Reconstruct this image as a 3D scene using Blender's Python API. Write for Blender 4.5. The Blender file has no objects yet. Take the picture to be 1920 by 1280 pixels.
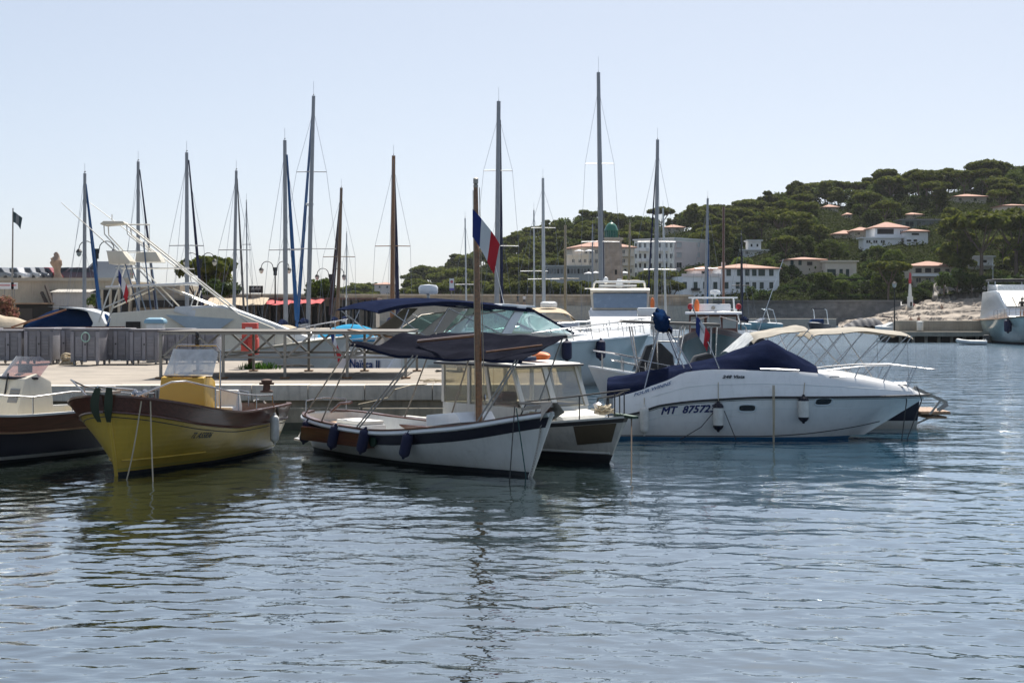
import bpy, bmesh, math, random
import numpy as np
from mathutils import Vector, Matrix

# ------------------------------------------------------------------ camera, sky, sun
scene = bpy.context.scene
C = scene.collection
F, HX, HY, CZ = 2900.0, 960.0, 580.0, 3.0        # focal length in photo pixels, horizon row, eye height
cam = bpy.data.cameras.new('camera')
cam.sensor_width = 36.0
cam.lens = 36.0 * F / 1920.0
cam.shift_y = -60.0 / 1920.0
cam.clip_start = 0.1
cam.clip_end = 12000
cam_ob = bpy.data.objects.new('camera', cam)
cam_ob.location = (0, 0, CZ)
cam_ob.rotation_euler = (math.pi / 2, 0, 0)
C.objects.link(cam_ob)
scene.camera = cam_ob

SUN_EL, SUN_AZ = math.radians(54), math.radians(14)      # azimuth measured from +Y towards +X
world = bpy.data.worlds.new('World')
scene.world = world
world.use_nodes = True
wn = world.node_tree
bg = wn.nodes['Background']
sky = wn.nodes.new('ShaderNodeTexSky')
sky.sky_type = 'NISHITA'
sky.sun_disc = False
sky.sun_elevation = SUN_EL
sky.sun_rotation = SUN_AZ
sky.altitude = 0
sky.air_density = 0.55
sky.dust_density = 1.3
sky.ozone_density = 3.0
sg = wn.nodes.new('ShaderNodeGamma')                      # hazy summer sky: the gradient is softer than clear air
sg.inputs['Gamma'].default_value = 0.5
sh = wn.nodes.new('ShaderNodeHueSaturation')
sh.inputs['Saturation'].default_value = 1.02
st_ = wn.nodes.new('ShaderNodeMix'); st_.data_type = 'RGBA'; st_.blend_type = 'MULTIPLY'; st_.inputs[0].default_value = 1
st_.inputs['B'].default_value = (1.0, 1.0, 0.985, 1)
wn.links.new(sky.outputs['Color'], sg.inputs['Color'])
wn.links.new(sg.outputs[0], sh.inputs['Color'])
wn.links.new(sh.outputs[0], st_.inputs['A'])
wn.links.new(st_.outputs['Result'], bg.inputs['Color'])
bg.inputs['Strength'].default_value = 0.144
sun = bpy.data.lights.new('sun', 'SUN')
sun.energy = 3.1
sun.angle = math.radians(0.5)
sun.color = (1.0, 0.95, 0.87)
sun_ob = bpy.data.objects.new('sun', sun)
sd = Vector((math.sin(SUN_AZ) * math.cos(SUN_EL), math.cos(SUN_AZ) * math.cos(SUN_EL), math.sin(SUN_EL)))
sun_ob.rotation_euler = sd.to_track_quat('Z', 'Y').to_euler()
sun_ob.location = sd * 200
C.objects.link(sun_ob)
vs = scene.view_settings
vs.view_transform = 'Standard'
vs.look = 'None'
vs.exposure = 1.32
vs.gamma = 1.0
vs.use_curve_mapping = False
scene.cycles.max_bounces = 6
scene.cycles.transparent_max_bounces = 12
scene.cycles.use_denoising = True
scene.cycles.caustics_reflective = False
scene.cycles.caustics_refractive = False

R = math.radians
def W(px, py, Y):
    return Vector(((px - HX) / F * Y, Y, CZ - (py - HY) / F * Y))
def G(px, py, z=0.0):
    return W(px, py, (CZ - z) * F / (py - HY))
def wx(px, Y):
    return (px - HX) / F * Y
def wz(py, Y):
    return CZ - (py - HY) / F * Y
rng = random.Random(7)
nrg = np.random.default_rng(11)

# ------------------------------------------------------------------ materials
MATS = {}
def mat(name, col, rough=.5, metal=0., var=.12, vs_=2.5, bump=0., bs=25., spec=.5, coat=0., trans=0., obj_rand=0., streak=0., scum=0.):
    if name in MATS: return MATS[name]
    m = bpy.data.materials.new(name); m.use_nodes = True
    nt = m.node_tree; N = nt.nodes; Lk = nt.links
    p = N['Principled BSDF']
    p.inputs['Roughness'].default_value = rough
    p.inputs['Metallic'].default_value = metal
    p.inputs['Specular IOR Level'].default_value = spec
    p.inputs['Coat Weight'].default_value = coat
    if trans: p.inputs['Subsurface Weight'].default_value = 0
    tc = N.new('ShaderNodeTexCoord')
    def noise(sc, det=5, stretch=None):
        n = N.new('ShaderNodeTexNoise'); n.inputs['Scale'].default_value = sc; n.inputs['Detail'].default_value = det
        n.inputs['Roughness'].default_value = .62
        if stretch:
            mp = N.new('ShaderNodeMapping'); mp.inputs['Scale'].default_value = stretch
            Lk.new(tc.outputs['Object'], mp.inputs['Vector']); Lk.new(mp.outputs[0], n.inputs['Vector'])
        else: Lk.new(tc.outputs['Object'], n.inputs['Vector'])
        return n
    base = (*col, 1)
    n1 = noise(vs_)
    mr = N.new('ShaderNodeMapRange')
    mr.inputs['From Min'].default_value = .25; mr.inputs['From Max'].default_value = .75
    mr.inputs['To Min'].default_value = 1 - var; mr.inputs['To Max'].default_value = 1 + var
    Lk.new(n1.outputs['Fac'], mr.inputs['Value'])
    fac = mr.outputs[0]
    if obj_rand:
        oi = N.new('ShaderNodeObjectInfo'); m2 = N.new('ShaderNodeMapRange')
        m2.inputs['To Min'].default_value = 1 - obj_rand; m2.inputs['To Max'].default_value = 1 + obj_rand
        Lk.new(oi.outputs['Random'], m2.inputs['Value'])
        mu = N.new('ShaderNodeMath'); mu.operation = 'MULTIPLY'
        Lk.new(fac, mu.inputs[0]); Lk.new(m2.outputs[0], mu.inputs[1]); fac = mu.outputs[0]
    if streak:
        n3 = noise(1.0, 4, (9, 9, .7)); m3 = N.new('ShaderNodeMapRange')
        m3.inputs['From Min'].default_value = .5; m3.inputs['From Max'].default_value = .8
        m3.inputs['To Min'].default_value = 1; m3.inputs['To Max'].default_value = 1 - streak
        Lk.new(n3.outputs['Fac'], m3.inputs['Value'])
        mu = N.new('ShaderNodeMath'); mu.operation = 'MULTIPLY'
        Lk.new(fac, mu.inputs[0]); Lk.new(m3.outputs[0], mu.inputs[1]); fac = mu.outputs[0]
    vm = N.new('ShaderNodeVectorMath'); vm.operation = 'SCALE'
    vm.inputs[0].default_value = col
    Lk.new(fac, vm.inputs['Scale']); csock = vm.outputs[0]
    if scum:                                                  # waterline grime and scuffs on hulls
        sx = N.new('ShaderNodeSeparateXYZ'); Lk.new(tc.outputs['Object'], sx.inputs[0])
        zr = N.new('ShaderNodeMapRange'); zr.inputs['From Min'].default_value = .05; zr.inputs['From Max'].default_value = .42; zr.inputs['To Min'].default_value = 1; zr.inputs['To Max'].default_value = 0
        Lk.new(sx.outputs[2], zr.inputs['Value']); n4 = noise(1.0, 6, (3, 3, 1.2)); n5 = noise(1.0, 6, (2.2, 2.2, 14))
        m4 = N.new('ShaderNodeMath'); m4.operation = 'MULTIPLY'; Lk.new(zr.outputs[0], m4.inputs[0]); Lk.new(n4.outputs['Fac'], m4.inputs[1])
        sc5 = N.new('ShaderNodeMapRange'); sc5.inputs['From Min'].default_value = .62; sc5.inputs['From Max'].default_value = .8; sc5.inputs['To Max'].default_value = .35; Lk.new(n5.outputs['Fac'], sc5.inputs['Value'])
        m5 = N.new('ShaderNodeMath'); m5.operation = 'MULTIPLY_ADD'; m5.inputs[1].default_value = scum * 1.5; m5.use_clamp = True; Lk.new(m4.outputs[0], m5.inputs[0]); Lk.new(sc5.outputs[0], m5.inputs[2])
        mxc = N.new('ShaderNodeMix'); mxc.data_type = 'RGBA'; mxc.inputs['B'].default_value = (col[0] * .42 + .02, col[1] * .38 + .02, col[2] * .27 + .01, 1)
        Lk.new(m5.outputs[0], mxc.inputs[0]); Lk.new(csock, mxc.inputs['A']); csock = mxc.outputs['Result']
    Lk.new(csock, p.inputs['Base Color'])
    r2 = N.new('ShaderNodeMapRange'); r2.inputs['To Min'].default_value = max(.02, rough - .12 * rough); r2.inputs['To Max'].default_value = min(1, rough + .25 * rough)
    Lk.new(n1.outputs['Fac'], r2.inputs['Value']); Lk.new(r2.outputs[0], p.inputs['Roughness'])
    if bump:
        n2 = noise(bs, 4); b = N.new('ShaderNodeBump'); b.inputs['Strength'].default_value = bump; b.inputs['Distance'].default_value = .02
        Lk.new(n2.outputs['Fac'], b.inputs['Height']); Lk.new(b.outputs[0], p.inputs['Normal'])
    MATS[name] = m
    return m

def wood(name, col, rough=.35, scale=3., dark=.55, coat=.3):
    if name in MATS: return MATS[name]
    m = bpy.data.materials.new(name); m.use_nodes = True
    nt = m.node_tree; N = nt.nodes; Lk = nt.links; p = N['Principled BSDF']
    tc = N.new('ShaderNodeTexCoord'); mp = N.new('ShaderNodeMapping'); mp.inputs['Scale'].default_value = (.6, 9, 9)
    n = N.new('ShaderNodeTexNoise'); n.inputs['Scale'].default_value = scale; n.inputs['Detail'].default_value = 7
    cr = N.new('ShaderNodeValToRGB')
    cr.color_ramp.elements[0].position = .3; cr.color_ramp.elements[0].color = (*[c * dark for c in col], 1)
    cr.color_ramp.elements[1].position = .72; cr.color_ramp.elements[1].color = (*[min(1, c * 1.25) for c in col], 1)
    Lk.new(tc.outputs['Object'], mp.inputs[0]); Lk.new(mp.outputs[0], n.inputs['Vector']); Lk.new(n.outputs['Fac'], cr.inputs[0])
    Lk.new(cr.outputs[0], p.inputs['Base Color'])
    p.inputs['Roughness'].default_value = rough; p.inputs['Coat Weight'].default_value = coat
    MATS[name] = m
    return m

def glass(name, tint, refl=.18, rough=.03, dirt=.12):
    """thin pane: mostly see-through, tinted, some mirror and a little salt haze"""
    if name in MATS: return MATS[name]
    m = bpy.data.materials.new(name); m.use_nodes = True
    nt = m.node_tree; N = nt.nodes; Lk = nt.links
    N.remove(N['Principled BSDF']); out = N['Material Output']
    t = N.new('ShaderNodeBsdfTransparent'); t.inputs[0].default_value = (*tint, 1)
    g = N.new('ShaderNodeBsdfGlossy'); g.inputs['Roughness'].default_value = rough
    d = N.new('ShaderNodeBsdfDiffuse'); d.inputs[0].default_value = (.6, .62, .62, 1)
    lw = N.new('ShaderNodeLayerWeight'); lw.inputs[0].default_value = .25
    a = N.new('ShaderNodeMath'); a.operation = 'ADD'; a.inputs[1].default_value = refl; a.use_clamp = True
    Lk.new(lw.outputs['Fresnel'], a.inputs[0])
    m1 = N.new('ShaderNodeMixShader'); Lk.new(a.outputs[0], m1.inputs[0]); Lk.new(t.outputs[0], m1.inputs[1]); Lk.new(g.outputs[0], m1.inputs[2])
    tc = N.new('ShaderNodeTexCoord'); n = N.new('ShaderNodeTexNoise'); n.inputs['Scale'].default_value = 6
    Lk.new(tc.outputs['Object'], n.inputs['Vector'])
    mr = N.new('ShaderNodeMapRange'); mr.inputs['To Min'].default_value = dirt * .4; mr.inputs['To Max'].default_value = dirt * 1.6
    Lk.new(n.outputs['Fac'], mr.inputs['Value'])
    m2 = N.new('ShaderNodeMixShader'); Lk.new(mr.outputs[0], m2.inputs[0]); Lk.new(m1.outputs[0], m2.inputs[1]); Lk.new(d.outputs[0], m2.inputs[2])
    Lk.new(m2.outputs[0], out.inputs['Surface'])
    MATS[name] = m
    return m

def leafmat(name, col, col2, objr=.3):
    if name in MATS: return MATS[name]
    m = bpy.data.materials.new(name); m.use_nodes = True
    nt = m.node_tree; N = nt.nodes; Lk = nt.links; p = N['Principled BSDF']; out = N['Material Output']
    p.inputs['Roughness'].default_value = .65; p.inputs['Specular IOR Level'].default_value = .04
    tc = N.new('ShaderNodeTexCoord'); n = N.new('ShaderNodeTexNoise'); n.inputs['Scale'].default_value = .9; n.inputs['Detail'].default_value = 4
    Lk.new(tc.outputs['Object'], n.inputs['Vector'])
    cr = N.new('ShaderNodeValToRGB'); cr.color_ramp.elements[0].position = .32; cr.color_ramp.elements[1].position = .68
    cr.color_ramp.elements[0].color = (*col, 1); cr.color_ramp.elements[1].color = (*col2, 1)
    Lk.new(n.outputs['Fac'], cr.inputs[0])
    oi = N.new('ShaderNodeObjectInfo'); mr = N.new('ShaderNodeMapRange'); mr.inputs['To Min'].default_value = 1 - objr; mr.inputs['To Max'].default_value = 1 + objr
    Lk.new(oi.outputs['Random'], mr.inputs['Value'])
    vm = N.new('ShaderNodeVectorMath'); vm.operation = 'SCALE'; Lk.new(cr.outputs[0], vm.inputs[0]); Lk.new(mr.outputs[0], vm.inputs['Scale'])
    Lk.new(vm.outputs[0], p.inputs['Base Color'])
    tr = N.new('ShaderNodeBsdfTranslucent'); Lk.new(vm.outputs[0], tr.inputs[0])
    mx = N.new('ShaderNodeMixShader'); mx.inputs[0].default_value = .42
    Lk.new(p.outputs[0], mx.inputs[1]); Lk.new(tr.outputs[0], mx.inputs[2]); Lk.new(mx.outputs[0], out.inputs['Surface'])
    MATS[name] = m
    return m

WHITE = mat('gelcoat_white', (.74, .75, .75), .22, var=.05, coat=.3, streak=.08)
WHITE_OLD = mat('painted_white_hull', (.66, .66, .63), .38, var=.07, streak=.18, vs_=1.6, scum=.4)
CREAM = mat('gelcoat_cream', (.66, .61, .5), .3, var=.06, streak=.08)
PALE = mat('gelcoat_cool_white', (.62, .66, .67), .25, var=.05)  # cooler, slightly darker white gelcoat
NAVYP = mat('navy_paint', (.006, .007, .017), .38, var=.2, spec=.3)
BLACKP = mat('black_antifouling', (.013, .014, .017), .55, var=.3)
BLUEAF = mat('blue_antifouling', (.02, .12, .24), .5, var=.25)
MAHOG = wood('varnished_mahogany', (.115, .038, .022), .28)
TEAK = wood('weathered_teak', (.34, .2, .11), .55, coat=0)
SPAR = wood('varnished_spar', (.22, .092, .028), .3, scale=2)
STEEL = mat('stainless_steel', (.36, .36, .37), .25, 1., var=.1)
ALU = mat('anodised_aluminium', (.23, .22, .20), .45, .6, var=.15)
ALUD = mat('grey_mast_alloy', (.27, .27, .28), .42, .6, var=.12)
GALV = mat('weathered_galvanised', (.30, .28, .25), .5, .6, var=.3, vs_=6)
NAVYC = mat('navy_canvas', (.013, .018, .042), .85, var=.3, bump=.8, bs=5, spec=.0)
BLUEC = mat('blue_canvas', (.008, .024, .07), .85, var=.25, bump=.2, spec=.0)
CHARC = mat('charcoal_canvas', (.014, .015, .022), .85, var=.3, bump=.8, bs=5, spec=.0)
BEIGEC = mat('beige_canvas', (.50, .42, .32), .85, var=.16, bump=.8, bs=5, spec=.0)
GREYC = mat('pale_grey_canvas', (.40, .37, .32), .85, var=.16, bump=.8, bs=5, spec=.0)
ROPE = mat('rope_cream', (.45, .38, .27), .9, var=.25, bump=.5, bs=90)
ROPED = mat('rope_dark', (.05, .05, .05), .9, var=.25)
RUBBER = mat('black_rubber', (.018, .018, .02), .6, var=.25)
FENDW = mat('fender_white', (.62, .61, .57), .45, var=.18, vs_=9, streak=.2)
FENDN = mat('fender_navy', (.010, .013, .045), .75, var=.25)
DARKIN = mat('dark_interior', (.02, .018, .016), .8, var=.3)
RED = mat('red_plastic', (.55, .07, .05), .5, var=.12)
ORANGE = mat('orange_plastic', (.72, .17, .04), .6, var=.1)
TURQ = mat('turquoise_canvas', (.05, .27, .45), .8, var=.15, spec=.0)
GLS = glass('clear_glass', (.85, .9, .9))
GLSG = glass('green_glass', (.5, .75, .7), .22)
GLSD = glass('smoked_glass', (.12, .14, .17), .2, dirt=.05)
GLSP = glass('rosy_perspex', (.72, .45, .44), .12, dirt=.25)
GLSM = glass('milky_perspex', (.75, .8, .82), .1, .15, .75)
GLSY = glass('old_yellow_perspex', (.80, .76, .62), .18, .06, .16)
TXTD = mat('dark_lettering', (.012, .02, .03), .5, var=.05)
TXTB = mat('blue_lettering', (.03, .08, .25), .5, var=.05)
TXTN = mat('navy_lettering', (.012, .02, .10), .5, var=.05)
TXTG = mat('grey_blue_lettering', (.14, .19, .30), .5, var=.05)
FLB = mat('flag_blue', (.012, .03, .16), .85, var=.1)
FLW = mat('flag_white', (.72, .72, .72), .85, var=.05)
FLR = mat('flag_red', (.5, .02, .03), .85, var=.1)

# ------------------------------------------------------------------ mesh builder
class MB:
    def __init__(s): s.v = []; s.f = []
    def add(s, vs, fs):
        o = len(s.v); s.v += [tuple(v) for v in vs]; s.f += [tuple(i + o for i in f) for f in fs]; return s
    def box(s, x0, x1, y0, y1, z0, z1):
        v = [(x, y, z) for z in (z0, z1) for y in (y0, y1) for x in (x0, x1)]
        return s.add(v, [(0, 2, 3, 1), (4, 5, 7, 6), (0, 1, 5, 4), (2, 6, 7, 3), (0, 4, 6, 2), (1, 3, 7, 5)])
    def bar(s, p, q, w, h=None, up=(0, 0, 1)):
        h = h or w; p = Vector(p); q = Vector(q); d = (q - p).normalized(); u = Vector(up)
        if abs(d.dot(u)) > .98: u = Vector((1, 0, 0))
        a = d.cross(u).normalized(); b = a.cross(d).normalized()
        v = [e + a * (sx * w / 2) + b * (sz * h / 2) for e in (p, q) for sz in (-1, 1) for sx in (-1, 1)]
        return s.add(v, [(0, 1, 3, 2), (4, 6, 7, 5), (0, 4, 5, 1), (2, 3, 7, 6), (0, 2, 6, 4), (1, 5, 7, 3)])
    def tube(s, pts, r, n=6, closed=False):
        P = [Vector(p) for p in pts]; k = len(P); rr = r if isinstance(r, (list, tuple)) else [r] * k
        o = len(s.v); ref = None
        for i, p in enumerate(P):
            a = P[(i - 1) % k] if (closed or i) else p; b = P[(i + 1) % k] if (closed or i < k - 1) else p
            d = (b - a)
            d = d.normalized() if d.length > 1e-9 else Vector((0, 0, 1))
            if ref is None: ref = Vector((0, 0, 1)) if abs(d.z) < .9 else Vector((1, 0, 0))
            u = ref - d * ref.dot(d)
            if u.length < 1e-4: u = Vector((1, .2, .1)) - d * Vector((1, .2, .1)).dot(d)
            u.normalize(); ref = u; w = d.cross(u)
            for j in range(n):
                t = 2 * math.pi * j / n; s.v.append(tuple(p + (u * math.cos(t) + w * math.sin(t)) * rr[i]))
        for i in range(k if closed else k - 1):
            for j in range(n):
                a = o + i * n + j; b = o + i * n + (j + 1) % n; c = o + ((i + 1) % k) * n + (j + 1) % n; d = o + ((i + 1) % k) * n + j
                s.f.append((a, b, c, d))
        if not closed:
            s.f.append(tuple(o + j for j in reversed(range(n)))); s.f.append(tuple(o + (k - 1) * n + j for j in range(n)))
        return s
    def lathe(s, prof, n=12, c=(0, 0, 0), axis=(0, 0, 1)):
        q = Vector((0, 0, 1)).rotation_difference(Vector(axis).normalized()); c = Vector(c); o = len(s.v)
        for (r, z) in prof:
            for j in range(n):
                t = 2 * math.pi * j / n; s.v.append(tuple(c + q @ Vector((r * math.cos(t), r * math.sin(t), z))))
        for i in range(len(prof) - 1):
            for j in range(n):
                a = o + i * n + j; b = o + i * n + (j + 1) % n; s.f.append((a, b, b + n, a + n))
        s.f.append(tuple(o + j for j in reversed(range(n)))); s.f.append(tuple(o + (len(prof) - 1) * n + j for j in range(n)))
        return s
    def ball(s, c, rx, ry=None, rz=None, n=12, m=8):
        ry = ry or rx; rz = rz or rx; o = len(s.v); c = Vector(c)
        for i in range(m + 1):
            a = -math.pi / 2 + math.pi * i / m
            for j in range(n):
                t = 2 * math.pi * j / n
                s.v.append((c.x + rx * math.cos(a) * math.cos(t), c.y + ry * math.cos(a) * math.sin(t), c.z + rz * math.sin(a)))
        for i in range(m):
            for j in range(n):
                a = o + i * n + j; b = o + i * n + (j + 1) % n; s.f.append((a, b, b + n, a + n))
        return s
    def grid(s, fn, nu, nv):
        o = len(s.v)
        for i in range(nu + 1):
            for j in range(nv + 1): s.v.append(tuple(fn(i / nu, j / nv)))
        for i in range(nu):
            for j in range(nv):
                a = o + i * (nv + 1) + j; s.f.append((a, a + nv + 1, a + nv + 2, a + 1))
        return s
    def sheet(s, fn, nu, nv, th=.01):
        """double-sided cloth with thickness th (along z)"""
        s.grid(fn, nu, nv); s.grid(lambda u, v: Vector(fn(u, v)) - Vector((0, 0, th)), nu, nv); return s
    def slab(s, poly, hw):
        """side profile poly [(x,z)] swept to y=+-hw(x,z); closed"""
        n = len(poly); f = hw if callable(hw) else (lambda x, z: hw)
        vsr = [(x, -f(x, z), z) for x, z in poly] + [(x, f(x, z), z) for x, z in poly]
        return s.add(vsr, [tuple(range(n)), tuple(reversed(range(n, 2 * n)))] + [(i, (i + 1) % n + 0, (i + 1) % n + n, i + n)[::-1] for i in range(n)])
    def prism(s, poly, z0, z1):
        n = len(poly); v = [(x, y, z0) for x, y in poly] + [(x, y, z1) for x, y in poly]
        return s.add(v, [tuple(reversed(range(n))), tuple(range(n, 2 * n))] + [(i, (i + 1) % n, (i + 1) % n + n, i + n) for i in range(n)])
    def loft(s, secs, cap=True, closed=True):
        n = len(secs[0]); o = len(s.v)
        for q in secs: s.v += [tuple(p) for p in q]
        for i in range(len(secs) - 1):
            for j in range(n if closed else n - 1):
                a = o + i * n + j; b = o + i * n + (j + 1) % n; s.f.append((a, b, b + n, a + n))
        if cap:
            s.f.append(tuple(o + j for j in reversed(range(n)))); s.f.append(tuple(o + (len(secs) - 1) * n + j for j in range(n)))
        return s
    def mesh(s, name, m, smooth=True, bevel=0, ang=38, fix=True):
        me = bpy.data.meshes.new(name); me.from_pydata(s.v, [], s.f)
        if bevel or fix:
            bm = bmesh.new(); bm.from_mesh(me)
            if fix: bmesh.ops.recalc_face_normals(bm, faces=bm.faces)
            if bevel: bmesh.ops.bevel(bm, geom=[e for e in bm.edges if len(e.link_faces) == 2 and e.calc_face_angle(0) > .6], offset=bevel, segments=2, affect='EDGES', profile=.6)
            bm.to_mesh(me); bm.free()
        me.materials.append(m)
        if smooth:
            me.shade_smooth(); me.set_sharp_from_angle(angle=R(ang))
        return me
    def build(s, name, m, parent=None, smooth=True, bevel=0, ang=38, fix=True):
        o = bpy.data.objects.new(name, s.mesh(name, m, smooth, bevel, ang, fix)); C.objects.link(o)
        if parent is not None: o.parent = parent
        return o

def tag(o, label=None, cat=None, group=None, kind=None):
    if label: o['label'] = label
    if cat: o['category'] = cat
    if group: o['group'] = group
    if kind: o['kind'] = kind
    return o
def empty(name, loc, rz=0, label=None, cat=None, group=None):
    o = bpy.data.objects.new(name, None); o.location = loc; o.rotation_euler = (0, 0, rz); o.empty_display_size = .2
    C.objects.link(o); return tag(o, label, cat, group)
def copy_tree(o, parent=None):
    c = o.copy(); C.objects.link(c); c.parent = parent
    for ch in o.children: copy_tree(ch, c)
    return c

def curve(pts):
    """smooth interpolation through (x, y) points"""
    X = [p[0] for p in pts]; Y = [p[1] for p in pts]; n = len(X)
    h = [X[i + 1] - X[i] for i in range(n - 1)]; d = [(Y[i + 1] - Y[i]) / h[i] for i in range(n - 1)]
    m = [d[0]] + [0 if d[i - 1] * d[i] <= 0 else 2 * d[i - 1] * d[i] / (d[i - 1] + d[i]) for i in range(1, n - 1)] + [d[-1]]
    def f(x):
        if x <= X[0]: return Y[0]
        if x >= X[-1]: return Y[-1]
        i = 0
        while x > X[i + 1]: i += 1
        t = (x - X[i]) / h[i]
        return ((1 + 2 * t) * (1 - t) ** 2 * Y[i] + t * (1 - t) ** 2 * h[i] * m[i] + t * t * (3 - 2 * t) * Y[i + 1] + t * t * (t - 1) * h[i] * m[i + 1])
    return f

def text_pts(txt, size, shear=0., width=None, bold=0.):
    """flat outline faces of a word, x from 0, baseline y=0"""
    cu = bpy.data.curves.new('txt', 'FONT'); cu.body = txt; cu.size = size; cu.shear = shear; cu.offset = bold; cu.resolution_u = 2
    ob = bpy.data.objects.new('txt', cu); C.objects.link(ob)
    bpy.context.view_layer.update()
    me = ob.evaluated_get(bpy.context.evaluated_depsgraph_get()).to_mesh()
    v = [tuple(p.co) for p in me.vertices]; f = [tuple(p.vertices) for p in me.polygons]
    bpy.data.objects.remove(ob); bpy.data.curves.remove(cu)
    x0 = min(p[0] for p in v); x1 = max(p[0] for p in v)
    k = (width / (x1 - x0)) if width else 1
    return [((p[0] - x0) * k, p[1]) for p in v], f
def text_on(txt, size, fn, m, parent, shear=0., width=None, name='lettering', bold=0.):
    v, f = text_pts(txt, size, shear, width, 0.)
    mb = MB()
    for k, (dx, dy) in enumerate(((0, 0), (bold, bold), (-bold, bold), (bold, -bold), (-bold, -bold)) if bold else ((0, 0),)):
        mb.add([Vector(fn(x + dx, y + dy)) + Vector((0, -.0007 * k, 0)) for x, y in v], f)
    return mb.build(name, m, parent, smooth=False, fix=False)

# ------------------------------------------------------------------ boats: frame and hull
class Boat:
    """x forward, y to port, z up from the waterline; root at the middle of the stern"""
    def __init__(s, name, label, X, Y, head, cat='boat', group=None, z=0):
        s.r = empty(name, (X, Y, z), R(head), label, cat, group)
        s.o = Vector((X, Y, z)); s.c = math.cos(R(head)); s.s = math.sin(R(head))
    def loc(s, w):
        d = Vector(w) - s.o; return Vector((d.x * s.c + d.y * s.s, -d.x * s.s + d.y * s.c, d.z))
    def world(s, l):
        return Vector((s.o.x + l[0] * s.c - l[1] * s.s, s.o.y + l[0] * s.s + l[1] * s.c, s.o.z + l[2]))
    def at(s, px, py, y=None, x=None):
        o = s.loc((0, 0, CZ)); d = s.loc(Vector((0, 0, CZ)) + Vector(((px - HX) / F, 1, -(py - HY) / F))) - o
        t = (y - o.y) / d.y if y is not None else (x - o.x) / d.x
        return o + d * t

class Hull:
    def __init__(s, L, sheer, beam, keel=((0, -.25), (1, -.2)), rake=.5, pw=((0, .32), (.55, .38), (1, .85))):
        s.L = L; s.sh = curve(sheer); s.bm = curve(beam); s.kl = curve(keel); s.rk = rake; s.pw = curve(pw)
    def pt(s, u, t, side, off=0.):
        zb = s.kl(u); zs = s.sh(u); z = zb + (zs - zb) * t
        y = s.bm(u) * max(t, 0) ** s.pw(u)
        x = u * s.L - s.rk * (1 - z / s.sh(1)) * u ** 4
        return Vector((x + off * .6 * u ** 6, side * (y + off), z))
    def tz(s, u, z): return (z - s.kl(u)) / (s.sh(u) - s.kl(u))
    def U(s, u0, u1, n): return [u0 + (u1 - u0) * (.5 - .5 * math.cos(math.pi * i / n)) * .6 + (u1 - u0) * i / n * .4 for i in range(n + 1)]
    def patch(s, mb, f0, f1, u0=0., u1=1., nu=36, nv=8, off=0., sides=(-1, 1)):
        us = s.U(u0, u1, nu)
        for sd in sides:
            mb.grid(lambda a, b: s.pt(us[round(a * nu)], f0(us[round(a * nu)]) * (1 - b) + f1(us[round(a * nu)]) * b, sd, off), nu, nv)
        if u1 == 1. and len(sides) == 2:                      # close the stem
            mb.grid(lambda a, b: (lambda p: Vector((p.x, p.y * (2 * a - 1), p.z)))(s.pt(1., f0(1.) * (1 - b) + f1(1.) * b, 1, off)), 1, nv)
        return mb
    def transom(s, mb, f0, f1, nv=8, off=0., u=0.):
        mb.grid(lambda a, b: (lambda p: Vector((p.x - off, p.y * (2 * a - 1), p.z)))(s.pt(u, f0(u) * (1 - b) + f1(u) * b, 1)), 6, nv); return mb
    def zf(s, z): return lambda u: s.tz(u, z)
    def df(s, d): return lambda u: 1 - d / (s.sh(u) - s.kl(u))
    def line(s, f, u0=0., u1=1., n=40, side=1, off=0.): return [s.pt(u, f(u), side, off) for u in s.U(u0, u1, n)]
    def deck(s, mb, u0, u1, drop=0., camber=.06, inset=0., nu=30, nv=6):
        us = s.U(u0, u1, nu)
        def fn(a, b):
            u = us[round(a * nu)]; p = s.pt(u, 1, 1); w = max(p.y - inset, .005); y = w * (2 * b - 1)
            return (p.x, y, p.z - drop + camber * (1 - (2 * b - 1) ** 2) * min(1, w))
        return mb.grid(fn, nu, nv)
    def well(s, mb, u0, u1, inset, zf, nu=24, cap=True):
        """inner walls and sole of an open cockpit"""
        us = s.U(u0, u1, nu)
        P = lambda u, sd: Vector((s.pt(u, 1, 1).x, sd * max(s.bm(u) - inset, .03), s.sh(u) + .002))
        Q = lambda u: max(.02, min(s.bm(u) - inset, s.pt(u, s.tz(u, zf), 1).y - .06) * .97)
        for sd in (-1, 1):
            mb.grid(lambda a, b: (lambda u, p: Vector((p.x, sd * (abs(p.y) * (1 - b) + Q(u) * b), p.z * (1 - b) + zf * b)))(us[round(a * nu)], P(us[round(a * nu)], sd)), nu, 2)
        mb.grid(lambda a, b: (lambda u, p: Vector((p.x, Q(u) * (2 * b - 1), zf)))(us[round(a * nu)], P(us[round(a * nu)], 1)), nu, 2)
        for u in (u0, u1):
            p = P(u, 1); mb.add([(p.x, -p.y, p.z), (p.x, p.y, p.z), (p.x, Q(u), zf), (p.x, -Q(u), zf)], [(0, 1, 2, 3)])
        return mb
    def gunwale(s, mb, u0, u1, inset, up=.02, out=.03, nu=36):
        us = s.U(u0, u1, nu)
        for sd in (-1, 1):
            def sec(u):
                p = s.pt(u, 1, sd); w = abs(p.y)
                a = sd * (w + out); b = sd * max(w - inset, .0)
                return [(p.x + out * .5 * u ** 8, a, p.z - .01), (p.x + out * .5 * u ** 8, a, p.z + up), (p.x, b, p.z + up), (p.x, b, p.z - .01)]
            mb.loft([sec(u) for u in us])
        return mb

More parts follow.
